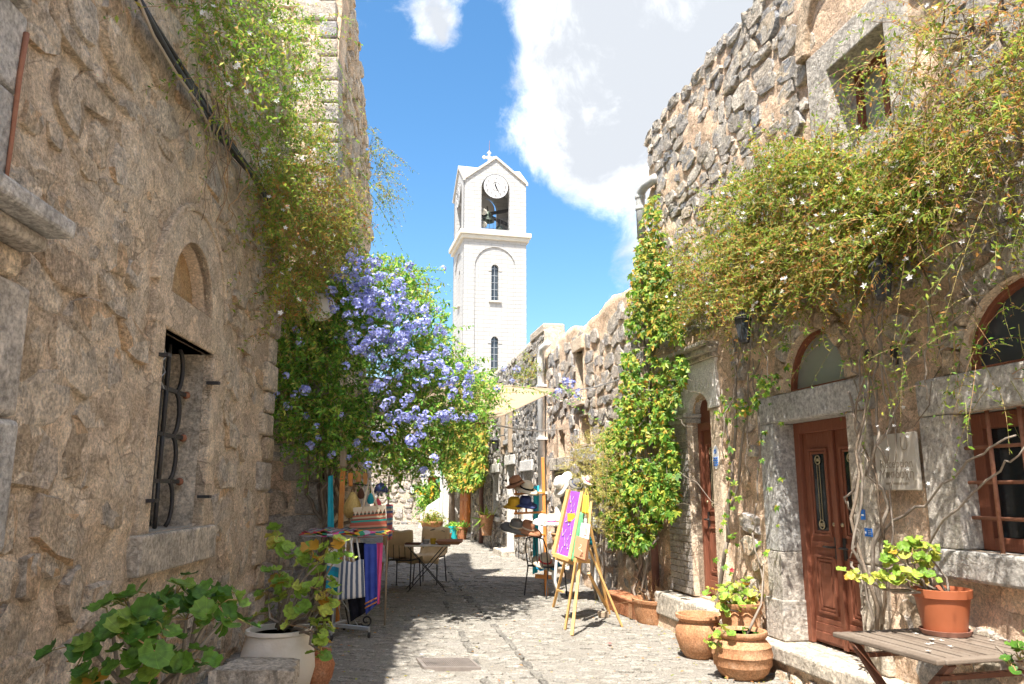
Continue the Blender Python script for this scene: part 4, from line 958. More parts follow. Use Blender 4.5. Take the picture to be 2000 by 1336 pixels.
# far house closing the lane
FF = Frame((-5.5, 36.2, 0), (1, 0, 0), (0, -1, 0))
H7 = thing('far_house', (-5.5, 36.2, 0), 'pale pinkish stone house closing the far end of the lane', 'house')
FD = (1.62, 2.32, 0.05, 2.15, 0)
w7 = wall_mesh('wall', FF, -5, 5, -.05, 4.9, 0.18, [FD], 0.08, 101, 'mortar_pale', H7, thick=.5)
core(FF, -5, 5, -.05, 4.85, -5, -.5, H7)
rubble(FF, -4.9, 4.9, 0, 4.8, [FD], (.2, .36), (.25, .5), (.04, .08), 102, 'stone_pale', w7, 60, .15)
d7 = MB().fbox(FF, 1.62, 2.32, .05, 2.15, -.2, -.12).build('door', 'door_orange', H7)
for b0, b1 in ((.2, .75), (.85, 1.4), (1.5, 2.0)): MB().fbox(FF, 1.72, 2.22, b0, b1, -.12, -.10).build('panel', 'door_orange', d7, bevel=.01)
MB().fbox(FF, 1.30, 1.62, .0, 2.15, -.1, .10).build('jamb', 'whitewash', H7, bevel=.02); MB().fbox(FF, 2.32, 2.62, .0, 2.15, -.1, .10).build('jamb', 'whitewash', H7, bevel=.02)
MB().fbox(FF, 1.2, 2.7, 2.15, 2.45, -.1, .12).build('lintel', 'whitewash', H7, bevel=.02)
MB().fbox(FF, -4.9, 4.9, 2.95, 3.08, -.1, .12).build('string_course', 'dressed_tan', H7, bevel=.02)
MB().fbox(FF, 0.78, 1.02, 1.35, 1.75, .02, .12).build('notice_frame', 'black_iron', H7); MB().fbox(FF, .82, .98, 1.4, 1.7, .12, .13).build('notice', 'paper', H7)
MB().fbox(FF, 2.4, 4.6, 3.3, 4.5, .02, .14).build('shutter', 'door_orange', H7)

# ------------------------------------------------------------------ bell tower
TA = math.radians(13.7); TW = 3.32; HW = TW/2
near = atY(903, 740, 38.0)
rot = Matrix.Rotation(TA, 3, 'Z'); TC = Vector((near.x, near.y, 0)) + rot @ Vector((HW, HW, 0))
TM = Matrix.Translation(TC) @ Matrix.Rotation(TA, 4, 'Z')
TW_ = tag(bpy.data.objects.new('bell_tower', None), 'tall white bell tower with clock, open belfry and cross', 'tower'); COL.objects.link(TW_); TW_.matrix_world = TM
def tpart(mb, name, mat, parent=None, **k):
    o = mb.build(name, mat, None, **k); o.parent = parent or TW_; return o
ZC0, ZC1, ZE, ZA = 14.35, 14.80, 17.6, 18.9
TF = [Frame(Matrix.Rotation(a, 3, 'Z') @ Vector((0, -HW, 0)), Matrix.Rotation(a, 3, 'Z') @ Vector((1, 0, 0)), Matrix.Rotation(a, 3, 'Z') @ Vector((0, -1, 0))) for a in (0, -math.pi/2, math.pi, math.pi/2)]
for i, f in enumerate(TF):
    h = HW-0.001*(i % 2)
    rec = [(-1.08, -0.3), (1.08, -0.3), (1.08, 12.9)]+arch_pts(0, 12.9, 1.08, 1.08, 20)[1:-1]+[(-1.08, 12.9)]
    tpart(MB().prism(f, [(-h, 0), (h, 0), (h, ZC0), (-h, ZC0)], -0.12, 0.0, [[(x, max(y, 0.01)) for x, y in rec]]), 'shaft_wall', 'tower_white')
    wins = []
    for (zb, zt_) in ((11.12, 13.06), (7.4, 9.24)):
        wins.append([(-.19, zb), (.19, zb), (.19, zt_-.19)]+arch_pts(0, zt_-.19, .19, .19, 10)[1:-1]+[(-.19, zt_-.19)])
    tpart(MB().prism(f, [(-1.12, 0), (1.12, 0), (1.12, 14.1), (-1.12, 14.1)], -0.30, -0.06, wins), 'recessed_panel', 'tower_white')
    for wn, (zb, zt_) in zip(wins, ((11.12, 13.06), (7.4, 9.24))):
        w_ = tpart(MB().prism(f, wn, -0.28, -0.22), 'window', 'glass_pane')
        for zz in np.linspace(zb+.25, zt_-.2, 5): tpart(MB().fbox(f, -.19, .19, zz-.012, zz+.012, -.22, -.20), 'glazing_bar', 'steel', w_)
        tpart(MB().fbox(f, -.012, .012, zb, zt_-.02, -.22, -.20), 'glazing_bar', 'steel', w_)
        tpart(MB().fbox(f, -.32, .32, zb-.09, zb, -.2, .05), 'sill', 'dirty_trim')
        for s in (-1, 1): tpart(MB().fbox(f, *(sorted((s*.2, s*.36))), zt_-.36, zt_-.32, -.06, -.03), 'hood_string', 'dirty_trim')
    # belfry face with gable
    op = [(-.76, 14.95), (.76, 14.95), (.76, 17.2)]+arch_pts(0, 17.2, .76, .76, 16)[1:-1]+[(-.76, 17.2)]
    tpart(MB().prism(f, [(-h, ZC1), (h, ZC1), (h, ZE), (0, ZA), (-h, ZE)], -0.30, 0.0, [op]), 'belfry_wall', 'tower_white')
    for s in (-1, 1): tpart(MB().prism(f, [(0, ZA-.02), (0, ZA+.13), (s*(h+.10), ZE+.05), (s*(h+.10), ZE-.10)], -0.02, 0.09), 'gable_trim', 'dirty_trim')
    # clock
    ck = tpart(MB().lathe([(0, 0), (.66, 0), (.66, .05), (0, .05)], 40, f.pt(0, 17.3, 0.02), f.n.to_track_quat('Z', 'Y').to_matrix()), 'clock', 'tower_plain')
    tpart(MB().tube([f.pt(0.665*math.cos(t), 17.3+.665*math.sin(t), .06) for t in np.linspace(0, 2*math.pi, 41)], .018, 5, False), 'clock_rim', 'ink', ck)
    tpart(MB().tube([f.pt(.23*math.cos(t), 17.3+.23*math.sin(t), .075) for t in np.linspace(0, 2*math.pi, 31)], .009, 4, False), 'clock_ring', 'ink', ck)
    if i in (0, 1):
        for n in range(1, 13):
            a = math.pi/2-n*math.pi/6
            tm_ = text_mesh(str(n), .24, 'ink', f, .51*math.cos(a), 17.3+.51*math.sin(a), .074, None, 'numeral', 1, .002, sx=.8); tm_.parent = ck
        for ang, ln, w in ((90+14, .46, .034), (90-154, .52, .042)):
            a = math.radians(ang); tpart(MB().prism(f, [(-.12*math.cos(a)-w*math.sin(a), 17.3-.12*math.sin(a)+w*math.cos(a)), (ln*math.cos(a), 17.3+ln*math.sin(a)), (-.12*math.cos(a)+w*math.sin(a), 17.3-.12*math.sin(a)-w*math.cos(a))], .08, .09), 'clock_hand', 'ink', ck)
    # railing of the opening
    for x in np.linspace(-.68, .68, 8): tpart(MB().tube([f.pt(x, 14.95, -.12), f.pt(x, 15.6, -.12)], .012, 4), 'railing_bar', 'black_iron')
    tpart(MB().tube([f.pt(-.76, 15.6, -.12), f.pt(.76, 15.6, -.12)], .016, 4), 'railing_rail', 'black_iron'); tpart(MB().tube([f.pt(-.76, 15.02, -.12), f.pt(.76, 15.02, -.12)], .012, 4), 'railing_rail', 'black_iron')
tpart(MB().box((-HW-.14, -HW-.14, ZC0), (HW+.14, HW+.14, ZC0+.2)).box((-HW-.24, -HW-.24, ZC0+.2), (HW+.24, HW+.24, ZC1)), 'cornice', 'cornice_cream', bevel=.02)
# crossed gable roof
r_ = MB(); e = HW+.02
for i in range(4):
    a = -math.pi/2*i; q = Matrix.Rotation(a, 3, 'Z')
    r_.add([q @ Vector(p) for p in ((0, -e, ZA+.10), (e, -e, ZE+.06), (0, 0, ZA+.10), (-e, -e, ZE+.06))], [(0, 1, 2), (0, 2, 3)])
tpart(r_, 'roof', 'tower_plain', solid=.06)
for (p, q) in (((-HW+.2, -.6, 16.55), (HW-.2, .1, 15.75)), ((-HW+.25, .3, 16.1), (HW-.25, -.6, 16.6))): tpart(MB().bar(p, q, .12, .16), 'bell_beam', 'black_iron')
def bell(p, s):
    b = tpart(MB().lathe([(0, .5*s), (.1*s, .5*s), (.17*s, .42*s), (.20*s, .2*s), (.26*s, .05*s), (.34*s, 0), (.30*s, 0), (.16*s, .38*s), (0, .4*s)], 18, p), 'bell', 'bronze_green', smooth=True)
    tpart(MB().tube([Vector(p)+Vector((0, 0, .5*s)), Vector(p)+Vector((0, 0, .75*s))], .03*s, 5), 'bell_yoke', 'black_iron', b)
bell((-.28, -.9, 15.62), 1.15); bell((.48, -.4, 15.12), 1.0); bell((-.5, .6, 15.3), .9)
for (x, y, z) in ((-.55, -1.2, 16.05), (-.55, -1.2, 15.35)):
    tpart(MB().lathe([(.03, .25), (.06, .1), (.2, 0), (.21, -.01), (.05, .08)], 16, (x, y, z), Matrix.Rotation(math.radians(80), 3, 'X')), 'loudspeaker', 'cornice_cream', smooth=True)
tpart(MB().box((-HW+.3, -HW+.3, ZC1-.05), (HW-.3, HW-.3, ZC1+.06)), 'belfry_floor', 'tower_plain')
tpart(MB().box((-.2, -.2, ZA-.1), (.2, .2, ZA+.22)), 'cross_base', 'tower_plain'); CF = Frame((-.02, 0, 0), (1, 0, 0), (0, -1, 0)); cz = ZA+.2
cr = MB().prism(CF, [(-.06, cz), (.06, cz), (.06, cz+.52), (.26, cz+.52), (.26, cz+.46), (.40, cz+.58), (.26, cz+.70), (.26, cz+.64), (.06, cz+.64), (.06, cz+.84), (.13, cz+.84), (0, cz+1.0), (-.13, cz+.84), (-.06, cz+.84), (-.06, cz+.64), (-.26, cz+.64), (-.26, cz+.70), (-.40, cz+.58), (-.26, cz+.46), (-.26, cz+.52), (-.06, cz+.52)], -.06, .06)
c_ = tpart(cr, 'cross', 'cornice_cream', bevel=.012); tpart(MB().tube([(0, 0, cz+1.0), (0, 0, cz+1.62)], [.014, .006], 5), 'lightning_rod', 'rust_iron', c_)
# ------------------------------------------------------------------ climbing plants
def outvec(fr): return np.array(fr.n)
def vine(root, q3, rng, n_dir, ln, droop, nleaf, ll, lw, lmat, smat='green_stem', sr=0.0028, bias=(0, 0, 0), nm='foliage', sm='twigs'):
    n = len(q3); d = unit(rng.normal(size=(n, 3))*np.array([0.8, 0.8, 0.6])+n_dir+np.array(bias))
    LV, SV = sprays(rng, q3, d, rng.uniform(ln[0], ln[1], n), rng.uniform(droop[0], droop[1], n), 6, nleaf, ll, lw, sr)
    tag(np_obj(nm, *LV, lmat, root), kind='stuff'); tag(np_obj(sm, *SV, smat, root), kind='stuff')
def flowers(root, q3, rng, nrm, r, mat='white_petal', name='flower', w=0.5, petals=5, share=6):
    """each blossom its own part; the shapes are shared"""
    mes = []
    for k in range(share):
        V, Fc = star_flowers(rng, np.zeros((1, 3)), np.array([[0, 0, 1.0]]), r*rng.uniform(.8, 1.2), petals, w)
        me = bpy.data.meshes.new(name); me.from_pydata(V.tolist(), [], Fc.tolist()); me.materials.append(MATS[mat]); mes.append(me)
    for i, p in enumerate(q3):
        o = bpy.data.objects.new(name, mes[i % share]); COL.objects.link(o); o.parent = root
        if root.type == 'EMPTY': o.matrix_parent_inverse = Matrix.Translation(-root.location)
        d = Vector(rng.normal(size=3)*0.5+nrm); o.matrix_basis = Matrix.Translation(Vector(p)) @ d.to_track_quat('Z', 'Y').to_matrix().to_4x4() @ Matrix.Rotation(rng.random()*6, 4, 'Z')
def wander(rng, a, b, n=14, amp=0.05):
    a = np.array(a); b = np.array(b); t = np.linspace(0, 1, n)[:, None]
    w = np.cumsum(rng.normal(0, amp/3, (n, 3)), 0); w = w-t*w[-1]
    return [Vector(p) for p in a+(b-a)*t+w]

# jasmine over the right house
rng = np.random.default_rng(5)
JR = thing('jasmine_vine', RF.pt(6.6, 0, .15), 'great tangled white flowering jasmine spilling across the right hand facade', 'vine')
dense = [(1295, 520), (1340, 460), (1390, 390), (1480, 300), (1560, 285), (1640, 310), (1720, 300), (1790, 300), (1840, 340), (1800, 410), (1740, 470), (1690, 510), (1560, 560), (1460, 610), (1400, 600), (1330, 640), (1300, 600)]
q = sample_poly(rng, dense, 1400, .36, 60); o_ = 0.05+0.34*rng.beta(1.4, 1.6, len(q))
vine(JR, to_frame(RF, q, o_), rng, outvec(RF)*0.15, (0.2, 0.5), (0.1, 0.6), 28, 0.036, 0.015, 'jasmine_leaf', bias=(0, -.2, .1))
q = sample_poly(rng, [(1330, 540), (1500, 430), (1720, 400), (1800, 460), (1700, 530), (1500, 590), (1350, 630)], 650); o_ = 0.04+0.32*rng.random(len(q))
vine(JR, to_frame(RF, q, o_), rng, outvec(RF)*0.1, (0.2, 0.5), (0.2, 0.7), 20, 0.033, 0.013, 'jasmine_dry', nm='dry_foliage', sm='dry_twigs')
sparse = [(1500, 300), (1620, 250), (1700, 240), (1760, 150), (1790, -20), (2040, -20), (2040, 440), (1930, 500), (1800, 540), (1700, 560), (1500, 540)]
q = sample_poly(rng, sparse, 520, .42, 70); o_ = 0.05+0.45*rng.random(len(q))
vine(JR, to_frame(RF, q, o_), rng, outvec(RF)*0.3, (0.2, 0.6), (0.1, 0.8), 20, 0.036, 0.014, 'jasmine_leaf', nm='outer_foliage', sm='outer_twigs', bias=(0, -.2, .15))
q = sample_poly(rng, [(1780, -20), (2040, -20), (2040, 300), (1850, 330), (1780, 200)], 190); o_ = 0.1+0.4*rng.random(len(q))
vine(JR, to_frame(RF, q, o_), rng, outvec(RF)*0.3, (0.3, 0.7), (0.3, 1.0), 16, 0.026, 0.010, 'jasmine_dry', nm='dry_outer_foliage', sm='dry_outer_twigs')
low = [(1500, 560), (1620, 560), (1680, 640), (1740, 620), (2000, 520), (2000, 760), (1880, 800), (1760, 760), (1700, 780), (1600, 700), (1480, 690)]
q = np.vstack([sample_poly(rng, low, 90), sample_poly(rng, [(1600, 100), (1760, 20), (1760, 250), (1630, 260)], 30)]); o_ = 0.06+0.3*rng.random(len(q))
vine(JR, to_frame(RF, q, o_), rng, outvec(RF)*0.4, (0.2, 0.55), (0.2, 1.0), 12, 0.032, 0.013, 'jasmine_green', nm='lower_foliage', sm='lower_twigs')
# long bare runners and trunk
def runner(a, b, o0, o1, r0, r1, amp, name='runner', mat='vine_bark', parent=JR, n=16):
    pa = R(*a, o0); pb = R(*b, o1); pts = wander(rng, pa, pb, n, amp)
    MB().tube(pts, list(np.linspace(r0, r1, n)), 6).build(name, mat, parent, True)
for i in range(5): runner((1718+rng.uniform(-9, 9), 1240), (1705+rng.uniform(-35, 25), 560+rng.uniform(-60, 40)), .08, .2, .017-.0025*i, .006, .11, 'trunk', 'bark' if i % 2 else 'vine_bark')
for (a, b) in (((1735, 1130), (2010, 860)), ((1725, 1070), (1985, 850)), ((1730, 900), (1700, 600)), ((1835, 560), (1810, 780)), ((1700, 640), (1765, 780)), ((1660, 770), (1690, 930)), ((1690, 930), (1660, 1090)),
               ((1660, 1090), (1690, 1230)), ((1460, 560), (1440, 720)), ((1475, 560), (1500, 740)), ((1480, 700), (1466, 930)), ((1440, 650), (1415, 900)), ((1800, 520), (1700, 620)), ((1900, 600), (1760, 720)), ((1860, 480), (1830, 700)),
               ((1760, 320), (1900, 560)), ((1950, 60), (1860, 420)), ((1990, 250), (1900, 520)), ((1700, 450), (1900, 300)), ((1820, 200), (1990, 420)), ((1640, 640), (1680, 800)), ((1770, 640), (1735, 900))):
    runner(a, b, .06+.12*rng.random(), .1+.25*rng.random(), .011, .005, .07)
for i in range(60):
    a = sample_poly(rng, sparse, 1)[0]; b = a+rng.normal(0, 110, 2)+np.array([0, 60]); runner(tuple(a), tuple(b), .08+.3*rng.random(), .08+.3*rng.random(), .006, .003, .10, 'runner', 'bark' if i % 2 else 'vine_bark', n=9)
q = np.vstack([sample_poly(rng, dense, 95), sample_poly(rng, sparse, 45)]); flowers(JR, to_frame(RF, q, 0.34+0.2*rng.random(len(q))), rng, np.array([-.6, -1, .3]), 0.024)
q = sample_poly(rng, [(1690, 780), (1790, 780), (1880, 880), (1800, 980), (1700, 900)], 9); flowers(JR, to_frame(RF, q, .12+.1*rng.random(len(q))), rng, np.array([-.6, -1, .1]), 0.018)

# second, bare climber over the small door
VC = thing('bare_climber', RF.pt(8.2, 0, .2), 'mostly leafless climber rising beside the narrow arched door', 'vine')
for i, (a, b, r) in enumerate((((1396, 1220), (1420, 1060), .024), ((1420, 1060), (1430, 900), .020), ((1430, 900), (1440, 700), .016), ((1440, 700), (1455, 640), .012), ((1425, 1000), (1460, 800), .014), ((1460, 800), (1470, 640), .010), ((1430, 900), (1410, 760), .009),
               ((1470, 820), (1490, 720), .008), ((1480, 980), (1480, 800), .008), ((1480, 800), (1470, 700), .007), ((1480, 980), (1470, 1040), .008), ((1470, 1040), (1492, 1140), .009), ((1492, 1140), (1480, 1230), .010))):
    runner(a, b, .14, .14, r, r*.8, .03, 'stem', 'vine_bark', VC, 9)
rngc = np.random.default_rng(9)
def creeper_leaves(C, nrm, rng, size):
    parts = []; n = len(C); d0 = unit(rng.normal(size=(n, 3))*0.5+np.array([0, 0, -1.0])); nr = unit(rng.normal(size=(n, 3))*0.45+nrm); side = unit(np.cross(d0, nr)); s = size*rng.uniform(.5, 1.4, n)
    for a, k in ((0, 1.0), (.75, .88), (-.75, .88), (1.55, .66), (-1.55, .66)):
        d = d0*math.cos(a)+side*math.sin(a); parts.append(leaf_quads(C, d, nr, s*k, s*k*.46, .18, .12))
    V = np.stack([p[0].reshape(n, 4, 3) for p in parts], 1).reshape(-1, 3)
    return V, np.arange(len(V)).reshape(-1, 4)
q = np.vstack([[(1455+rngc.normal(0, 22), 790+rngc.normal(0, 12)) for _ in range(26)], [(1500+rngc.normal(0, 14), 745+rngc.normal(0, 12)) for _ in range(22)], [(1480+rngc.normal(0, 25), y) for y in np.linspace(660, 1080, 24)], [(1420+rngc.normal(0, 12), y) for y in np.linspace(760, 1120, 26)]])
tag(np_obj('leaves', *creeper_leaves(to_frame(RF, q, .16+.1*rngc.random(len(q))), np.array([-.7, -1, .7]), rngc, .055), 'creeper_leaf', VC), kind='stuff')

# virginia creeper on the house corner, growing from the clay trough
CR = thing('creeper', RF.pt(9.75, 0, .4), 'leafy green creeper climbing the house corner out of a clay trough', 'vine')
cpoly = [(1262, 385), (1285, 378), (1292, 470), (1310, 560), (1330, 650), (1345, 700), (1330, 780), (1320, 860), (1330, 920), (1322, 1000), (1290, 1020), (1262, 1085), (1235, 1080), (1190, 1060), (1172, 1000), (1152, 950), (1170, 850), (1195, 800), (1212, 750), (1220, 650), (1225, 560), (1242, 500), (1246, 450)]
def leaf_parts(root, V, Fc, mat, per, nparts, name, sname):
    n = len(Fc)//per; perm = RNG.permutation(n); P = V.reshape(n, per*4, 3)
    F1 = np.arange(per*4).reshape(-1, 4).tolist()
    for i in perm[:nparts]:
        me = bpy.data.meshes.new(name); c = P[i][0]; me.from_pydata((P[i]-c).tolist(), [], F1); me.materials.append(MATS[mat])
        o = bpy.data.objects.new(name, me); COL.objects.link(o); o.parent = root; o.matrix_parent_inverse = Matrix.Translation(-root.location); o.location = c
    rest = P[perm[nparts:]].reshape(-1, 3); tag(np_obj(sname, rest, np.arange(len(rest)).reshape(-1, 4), mat, root), kind='stuff')
q = np.vstack([np.vstack([sample_poly(rngc, cpoly, 2300, .38, 34), sample_poly(rngc, [(1262, 385), (1285, 378), (1300, 520), (1320, 640), (1235, 640), (1242, 500)], 500)]), sample_poly(rngc, [(1215, 760), (1320, 760), (1325, 1000), (1260, 1080), (1190, 1050), (1160, 940), (1180, 850)], 700, .46, 40)]); dep = .06+.42*rngc.random(len(q))
edge = q[:, 1] < 640; gold = (rngc.random(len(q)) < np.where(edge, .55, .22))
C3 = to_frame(RF, q, dep)
V, Fc = creeper_leaves(C3[~gold], np.array([-.7, -1, .9]), rngc, .080); leaf_parts(CR, V, Fc, 'creeper_leaf', 5, 240, 'leaf', 'leaves')
V, Fc = creeper_leaves(C3[gold], np.array([-.7, -1, .9]), rngc, .062); leaf_parts(CR, V, Fc, 'creeper_gold', 5, 60, 'leaf', 'golden_leaves')
for i in range(6):
    x0 = 1268+rngc.normal(0, 9); pts = [R(x0, 1205, .28)]+[R(x0-18+rngc.normal(0, 14)+k*2, 1205-k*52, .25+.05*rngc.normal()) for k in range(1, 5)]+[R(1268+rngc.normal(0, 7), y, .12+.1*rngc.random()) for y in (900, 780, 640, 520, 420)]
    MB().tube(pts, list(np.linspace(.02, .006, len(pts))), 6).build('stem', 'vine_bark', CR, True)
for i in range(20):
    a = sample_poly(rngc, [(1240, 650), (1310, 650), (1310, 980), (1210, 1000)], 1)[0]; runner(tuple(a), tuple(a+rngc.normal(0, 60, 2)), .3, .45, .004, .002, .06, 'tendril', 'vine_bark', CR, 8)

# jasmine on the left house, hanging from the cable
rng = np.random.default_rng(15)
JL = thing('jasmine_vine', LF.pt(7, 4.4, .2), 'hanging green jasmine with white stars along the cable of the left house', 'vine')
def left_pts(q, lo, hi):
    res = []
    for x, y in q:
        o = rng.uniform(lo, hi); u, v = LF.px(x, y, o)
        if u < 0 or u > 9.0: res.append(atY(x, y, rng.uniform(8.6, 9.7)))
        else: res.append(LF.pt(u, v, o))
    return np.array(res)
pA = [(360, -20), (640, -20), (640, 90), (600, 260), (520, 330), (450, 250), (400, 150)]
vine(JL, left_pts(sample_poly(rng, pA, 430, .40, 55), .05, .45), rng, outvec(LF)*.4, (.25, .7), (.2, .9), 22, .040, .017, 'jasmine_green', bias=(0, .2, -.1))
pB = [(560, 230), (640, 260), (690, 330), (700, 470), (640, 540), (545, 640), (530, 480), (520, 340)]
vine(JL, left_pts(sample_poly(rng, pB, 760, .36, 50), .05, .5), rng, np.array([.0, -.3, -.1]), (.2, .5), (.2, .9), 24, .040, .017, 'jasmine_leaf', nm='autumn_foliage', sm='autumn_twigs')
pC = [(530, 360), (620, 300), (690, 400), (650, 540), (560, 630)]
vine(JL, left_pts(sample_poly(rng, pC, 620), .05, .4), rng, np.array([.0, -.3, -.1]), (.2, .5), (.2, .9), 18, .034, .014, 'jasmine_dry', nm='dry_foliage', sm='dry_twigs')
pD = [(722, 240), (760, 290), (765, 380), (735, 400), (720, 330)]
vine(JL, to_Y(sample_poly(rng, pD, 90), rng.uniform(10.5, 11.5, 90)), rng, np.array([.5, -.2, -.2]), (.2, .5), (.3, 1.0), 18, .032, .014, 'jasmine_leaf', nm='corner_foliage', sm='corner_twigs')
for (a, b) in (((725, 380), (790, 470)), ((700, 330), (775, 420)), ((640, 60), (690, 250)), ((590, 150), (720, 360)), ((470, 0), (620, 300))):
    st = np.array([atY(*a, 9.6), ]); en = np.array([atY(*b, 9.4)]); d = en-st
    LV, SV = sprays(rng, st, d, np.linalg.norm(d, axis=1), np.array([.15]), 8, 34, .036, .015, .005)
    np_obj('runner', *cat([LV, SV]), 'jasmine_green', JL)
for i in range(26):
    a = sample_poly(rng, [(340, 0), (420, 0), (560, 330), (560, 480), (430, 260)], 1)[0]; b = a+np.array([rng.normal(10, 40), rng.uniform(60, 220)])
    pts = wander(rng, L(*a, .12+.2*rng.random()), L(min(b[0], 535), b[1], .1+.2*rng.random()), 10, .09); MB().tube(pts, list(np.linspace(.006, .003, 10)), 5).build('hanging_stem', 'bark' if i % 2 else 'green_stem', JL, True)
q = np.vstack([sample_poly(rng, pA, 26), sample_poly(rng, pB, 34)]); flowers(JL, left_pts(q, .35, .6), rng, np.array([.5, -1, .2]), 0.030)

# plumbago: the blue flowering bush
rng = np.random.default_rng(25)
PB = thing('plumbago_bush', (-2.35, 9.75, 0), 'large blue flowering plumbago overhanging the lane', 'bush')
bp = [(535, 640), (590, 600), (640, 540), (690, 505), (760, 512), (812, 535), (836, 590), (868, 645), (890, 700), (950, 748), (955, 800), (905, 855), (872, 900), (848, 925), (780, 930), (700, 905), (650, 915), (560, 870), (532, 800)]
def bush_pts(q):
    res = []
    for x, y in q:
        Y = rng.uniform(9.25, 11.2); p = atY(x, y, Y)
        if p.x < -2.35: p = atY(x, y, rng.uniform(9.15, 9.75))
        res.append(p)
    return np.array(res)
q = sample_poly(rng, bp, 2400, .34, 50)
vine(PB, bush_pts(q), rng, np.array([.25, -.35, .15]), (.2, .55), (.1, .7), 17, .060, .026, 'plumbago_leaf', sr=.004)
q = sample_poly(rng, [(850, 800), (940, 745), (960, 770), (900, 840)], 90)
vine(PB, to_Y(q, rng.uniform(10.0, 11.0, 90)), rng, np.array([.5, -.1, .1]), (.2, .45), (.1, .7), 14, .045, .02, 'plumbago_leaf', nm='tip_foliage', sm='tip_twigs')
q = sample_poly(rng, [(690, 500), (820, 515), (800, 540), (690, 525)], 22)
vine(PB, to_Y(q, rng.uniform(9.8, 10.6, 22)), rng, np.array([.4, -.1, .8]), (.2, .45), (.0, .4), 14, .045, .02, 'plumbago_leaf', nm='top_foliage', sm='top_twigs')
# trailing arms over the shade sail
for (a, ya, b, yb) in (((900, 780), 10.4, (1070, 745), 10.6), ((1000, 755), 10.5, (1140, 752), 10.9), ((930, 800), 10.2, (975, 735), 10.4), ((1090, 750), 10.8, (1135, 775), 10.9), ((880, 800), 10.2, (960, 760), 10.3), ((800, 530), 10, (865, 520), 10.1), ((960, 760), 10.3, (1010, 800), 10.3)):
    st = np.array([atY(*a, ya)]); d = np.array([atY(*b, yb)])-st
    LV, SV = sprays(rng, st, d, np.linalg.norm(d, axis=1), np.array([.12]), 8, 44, .05, .022, .006)
    np_obj('trailing_arm', *cat([LV, SV]), 'plumbago_leaf', PB)
# clusters of blue flowers
cl = []
for k in range(6):
    n = 20; dd = unit(rng.normal(size=(n, 3))+np.array([0, 0, .55])); C = dd*.055*rng.uniform(.8, 1.15, (n, 1))
    V, Fc = star_flowers(rng, C, dd, .024, 5, .85); me = bpy.data.meshes.new('flower_cluster'); me.from_pydata(V.tolist(), [], Fc.tolist()); me.materials.append(MATS['plumbago_petal']); cl.append(me)
fp = [(640, 520), (700, 485), (760, 495), (830, 540), (835, 590), (868, 650), (890, 705), (955, 760), (950, 800), (880, 880), (800, 900), (700, 700), (640, 600)]
q = np.vstack([sample_poly(rng, fp, 225, .38, 45), sample_poly(rng, bp, 55), sample_poly(rng, [(690, 530), (850, 560), (890, 720), (800, 720), (700, 640)], 25)])
P3 = []
for x, y in q:
    Y = rng.uniform(8.72, 9.25); P3.append(atY(x, y, Y))
P3 += [atY(x, y, 10.5) for x, y in ((945, 745), (970, 760), (1000, 745), (1115, 750), (1130, 765), (1128, 775), (1090, 765), (1105, 745), (865, 525), (985, 720), (930, 720), (1010, 722))]
for i, p in enumerate(P3):
    o = bpy.data.objects.new('flower_cluster', cl[i % 6]); COL.objects.link(o); o.parent = PB; o.matrix_parent_inverse = Matrix.Translation(-PB.location)
    d = Vector(rng.normal(size=3)*.5+np.array([.3, -.8, .6])); s = rng.uniform(.5, 1.1)
    o.matrix_basis = Matrix.Translation(Vector(p)) @ d.to_track_quat('Z', 'Y').to_matrix().to_4x4() @ Matrix.Scale(s, 4)
for i in range(11):
    x = 628+rng.normal(0, 9); b0 = atY(x, 1215, 9.72+rng.uniform(-.06, .06)); b0.z = 0
    pts = wander(rng, b0, atY(636+rng.normal(0, 16), 1010, 9.7), 8, .10)[:-1]+wander(rng, atY(636+rng.normal(0, 14), 1010, 9.7), atY(650+rng.normal(0, 34), 820, 9.9), 9, .12)
    MB().tube(pts, list(np.linspace(.032, .012, len(pts))), 6).build('trunk', 'bark', PB, True)

# leafy vine over the far doorway
rng = np.random.default_rng(35)
FV = thing('leafy_vine', RF.pt(26, 2.4, .3), 'dense pale green vine hanging over the far orange door', 'vine')
fp2 = [(870, 835), (905, 815), (948, 818), (948, 900), (940, 945), (915, 955), (880, 955), (862, 900)]
q = sample_poly(rng, fp2, 1500); C3 = to_frame(RF, q, .1+.7*rng.random(len(q)))
np_obj('leaves', *creeper_leaves(C3, np.array([-.5, -1, 1]), rng, .16), 'creeper_gold', FV); tag(FV.children[-1], kind='stuff')
q = sample_poly(rng, fp2, 1300); C3 = to_frame(RF, q, .1+.7*rng.random(len(q)))
np_obj('green_leaves', *creeper_leaves(C3, np.array([-.5, -1, 1]), rng, .16), 'creeper_leaf', FV); tag(FV.children[-1], kind='stuff')
MB().tube([RF.pt(29.2, 0, .3), RF.pt(29.0, 1.4, .35), RF.pt(28.6, 2.8, .3)], [.14, .10, .08], 8).build('trunk', 'vine_bark', FV, True)
# shrub by the far door
SH = thing('flowering_shrub', (-3.7, 34.6, 0), 'green shrub with yellow blooms before the far house', 'shrub')
q = sample_poly(rng, [(822, 950), (855, 940), (866, 985), (850, 1005), (820, 1000)], 260)
vine(SH, to_Y(q, rng.uniform(33.8, 34.8, 260)), rng, np.array([0, -.3, .6]), (.25, .6), (.1, .6), 12, .13, .05, 'plumbago_leaf')
q = sample_poly(rng, [(812, 955), (845, 945), (850, 970), (820, 980)], 16); flowers(SH, to_Y(q, np.full(16, 33.7)), rng, np.array([0, -1, .3]), .06, 'yellow_petal', 'bloom', .8)
MB().tube([(-3.7, 34.6, 0), (-3.7, 34.6, .8)], .06, 6).build('stem', 'bark', SH)
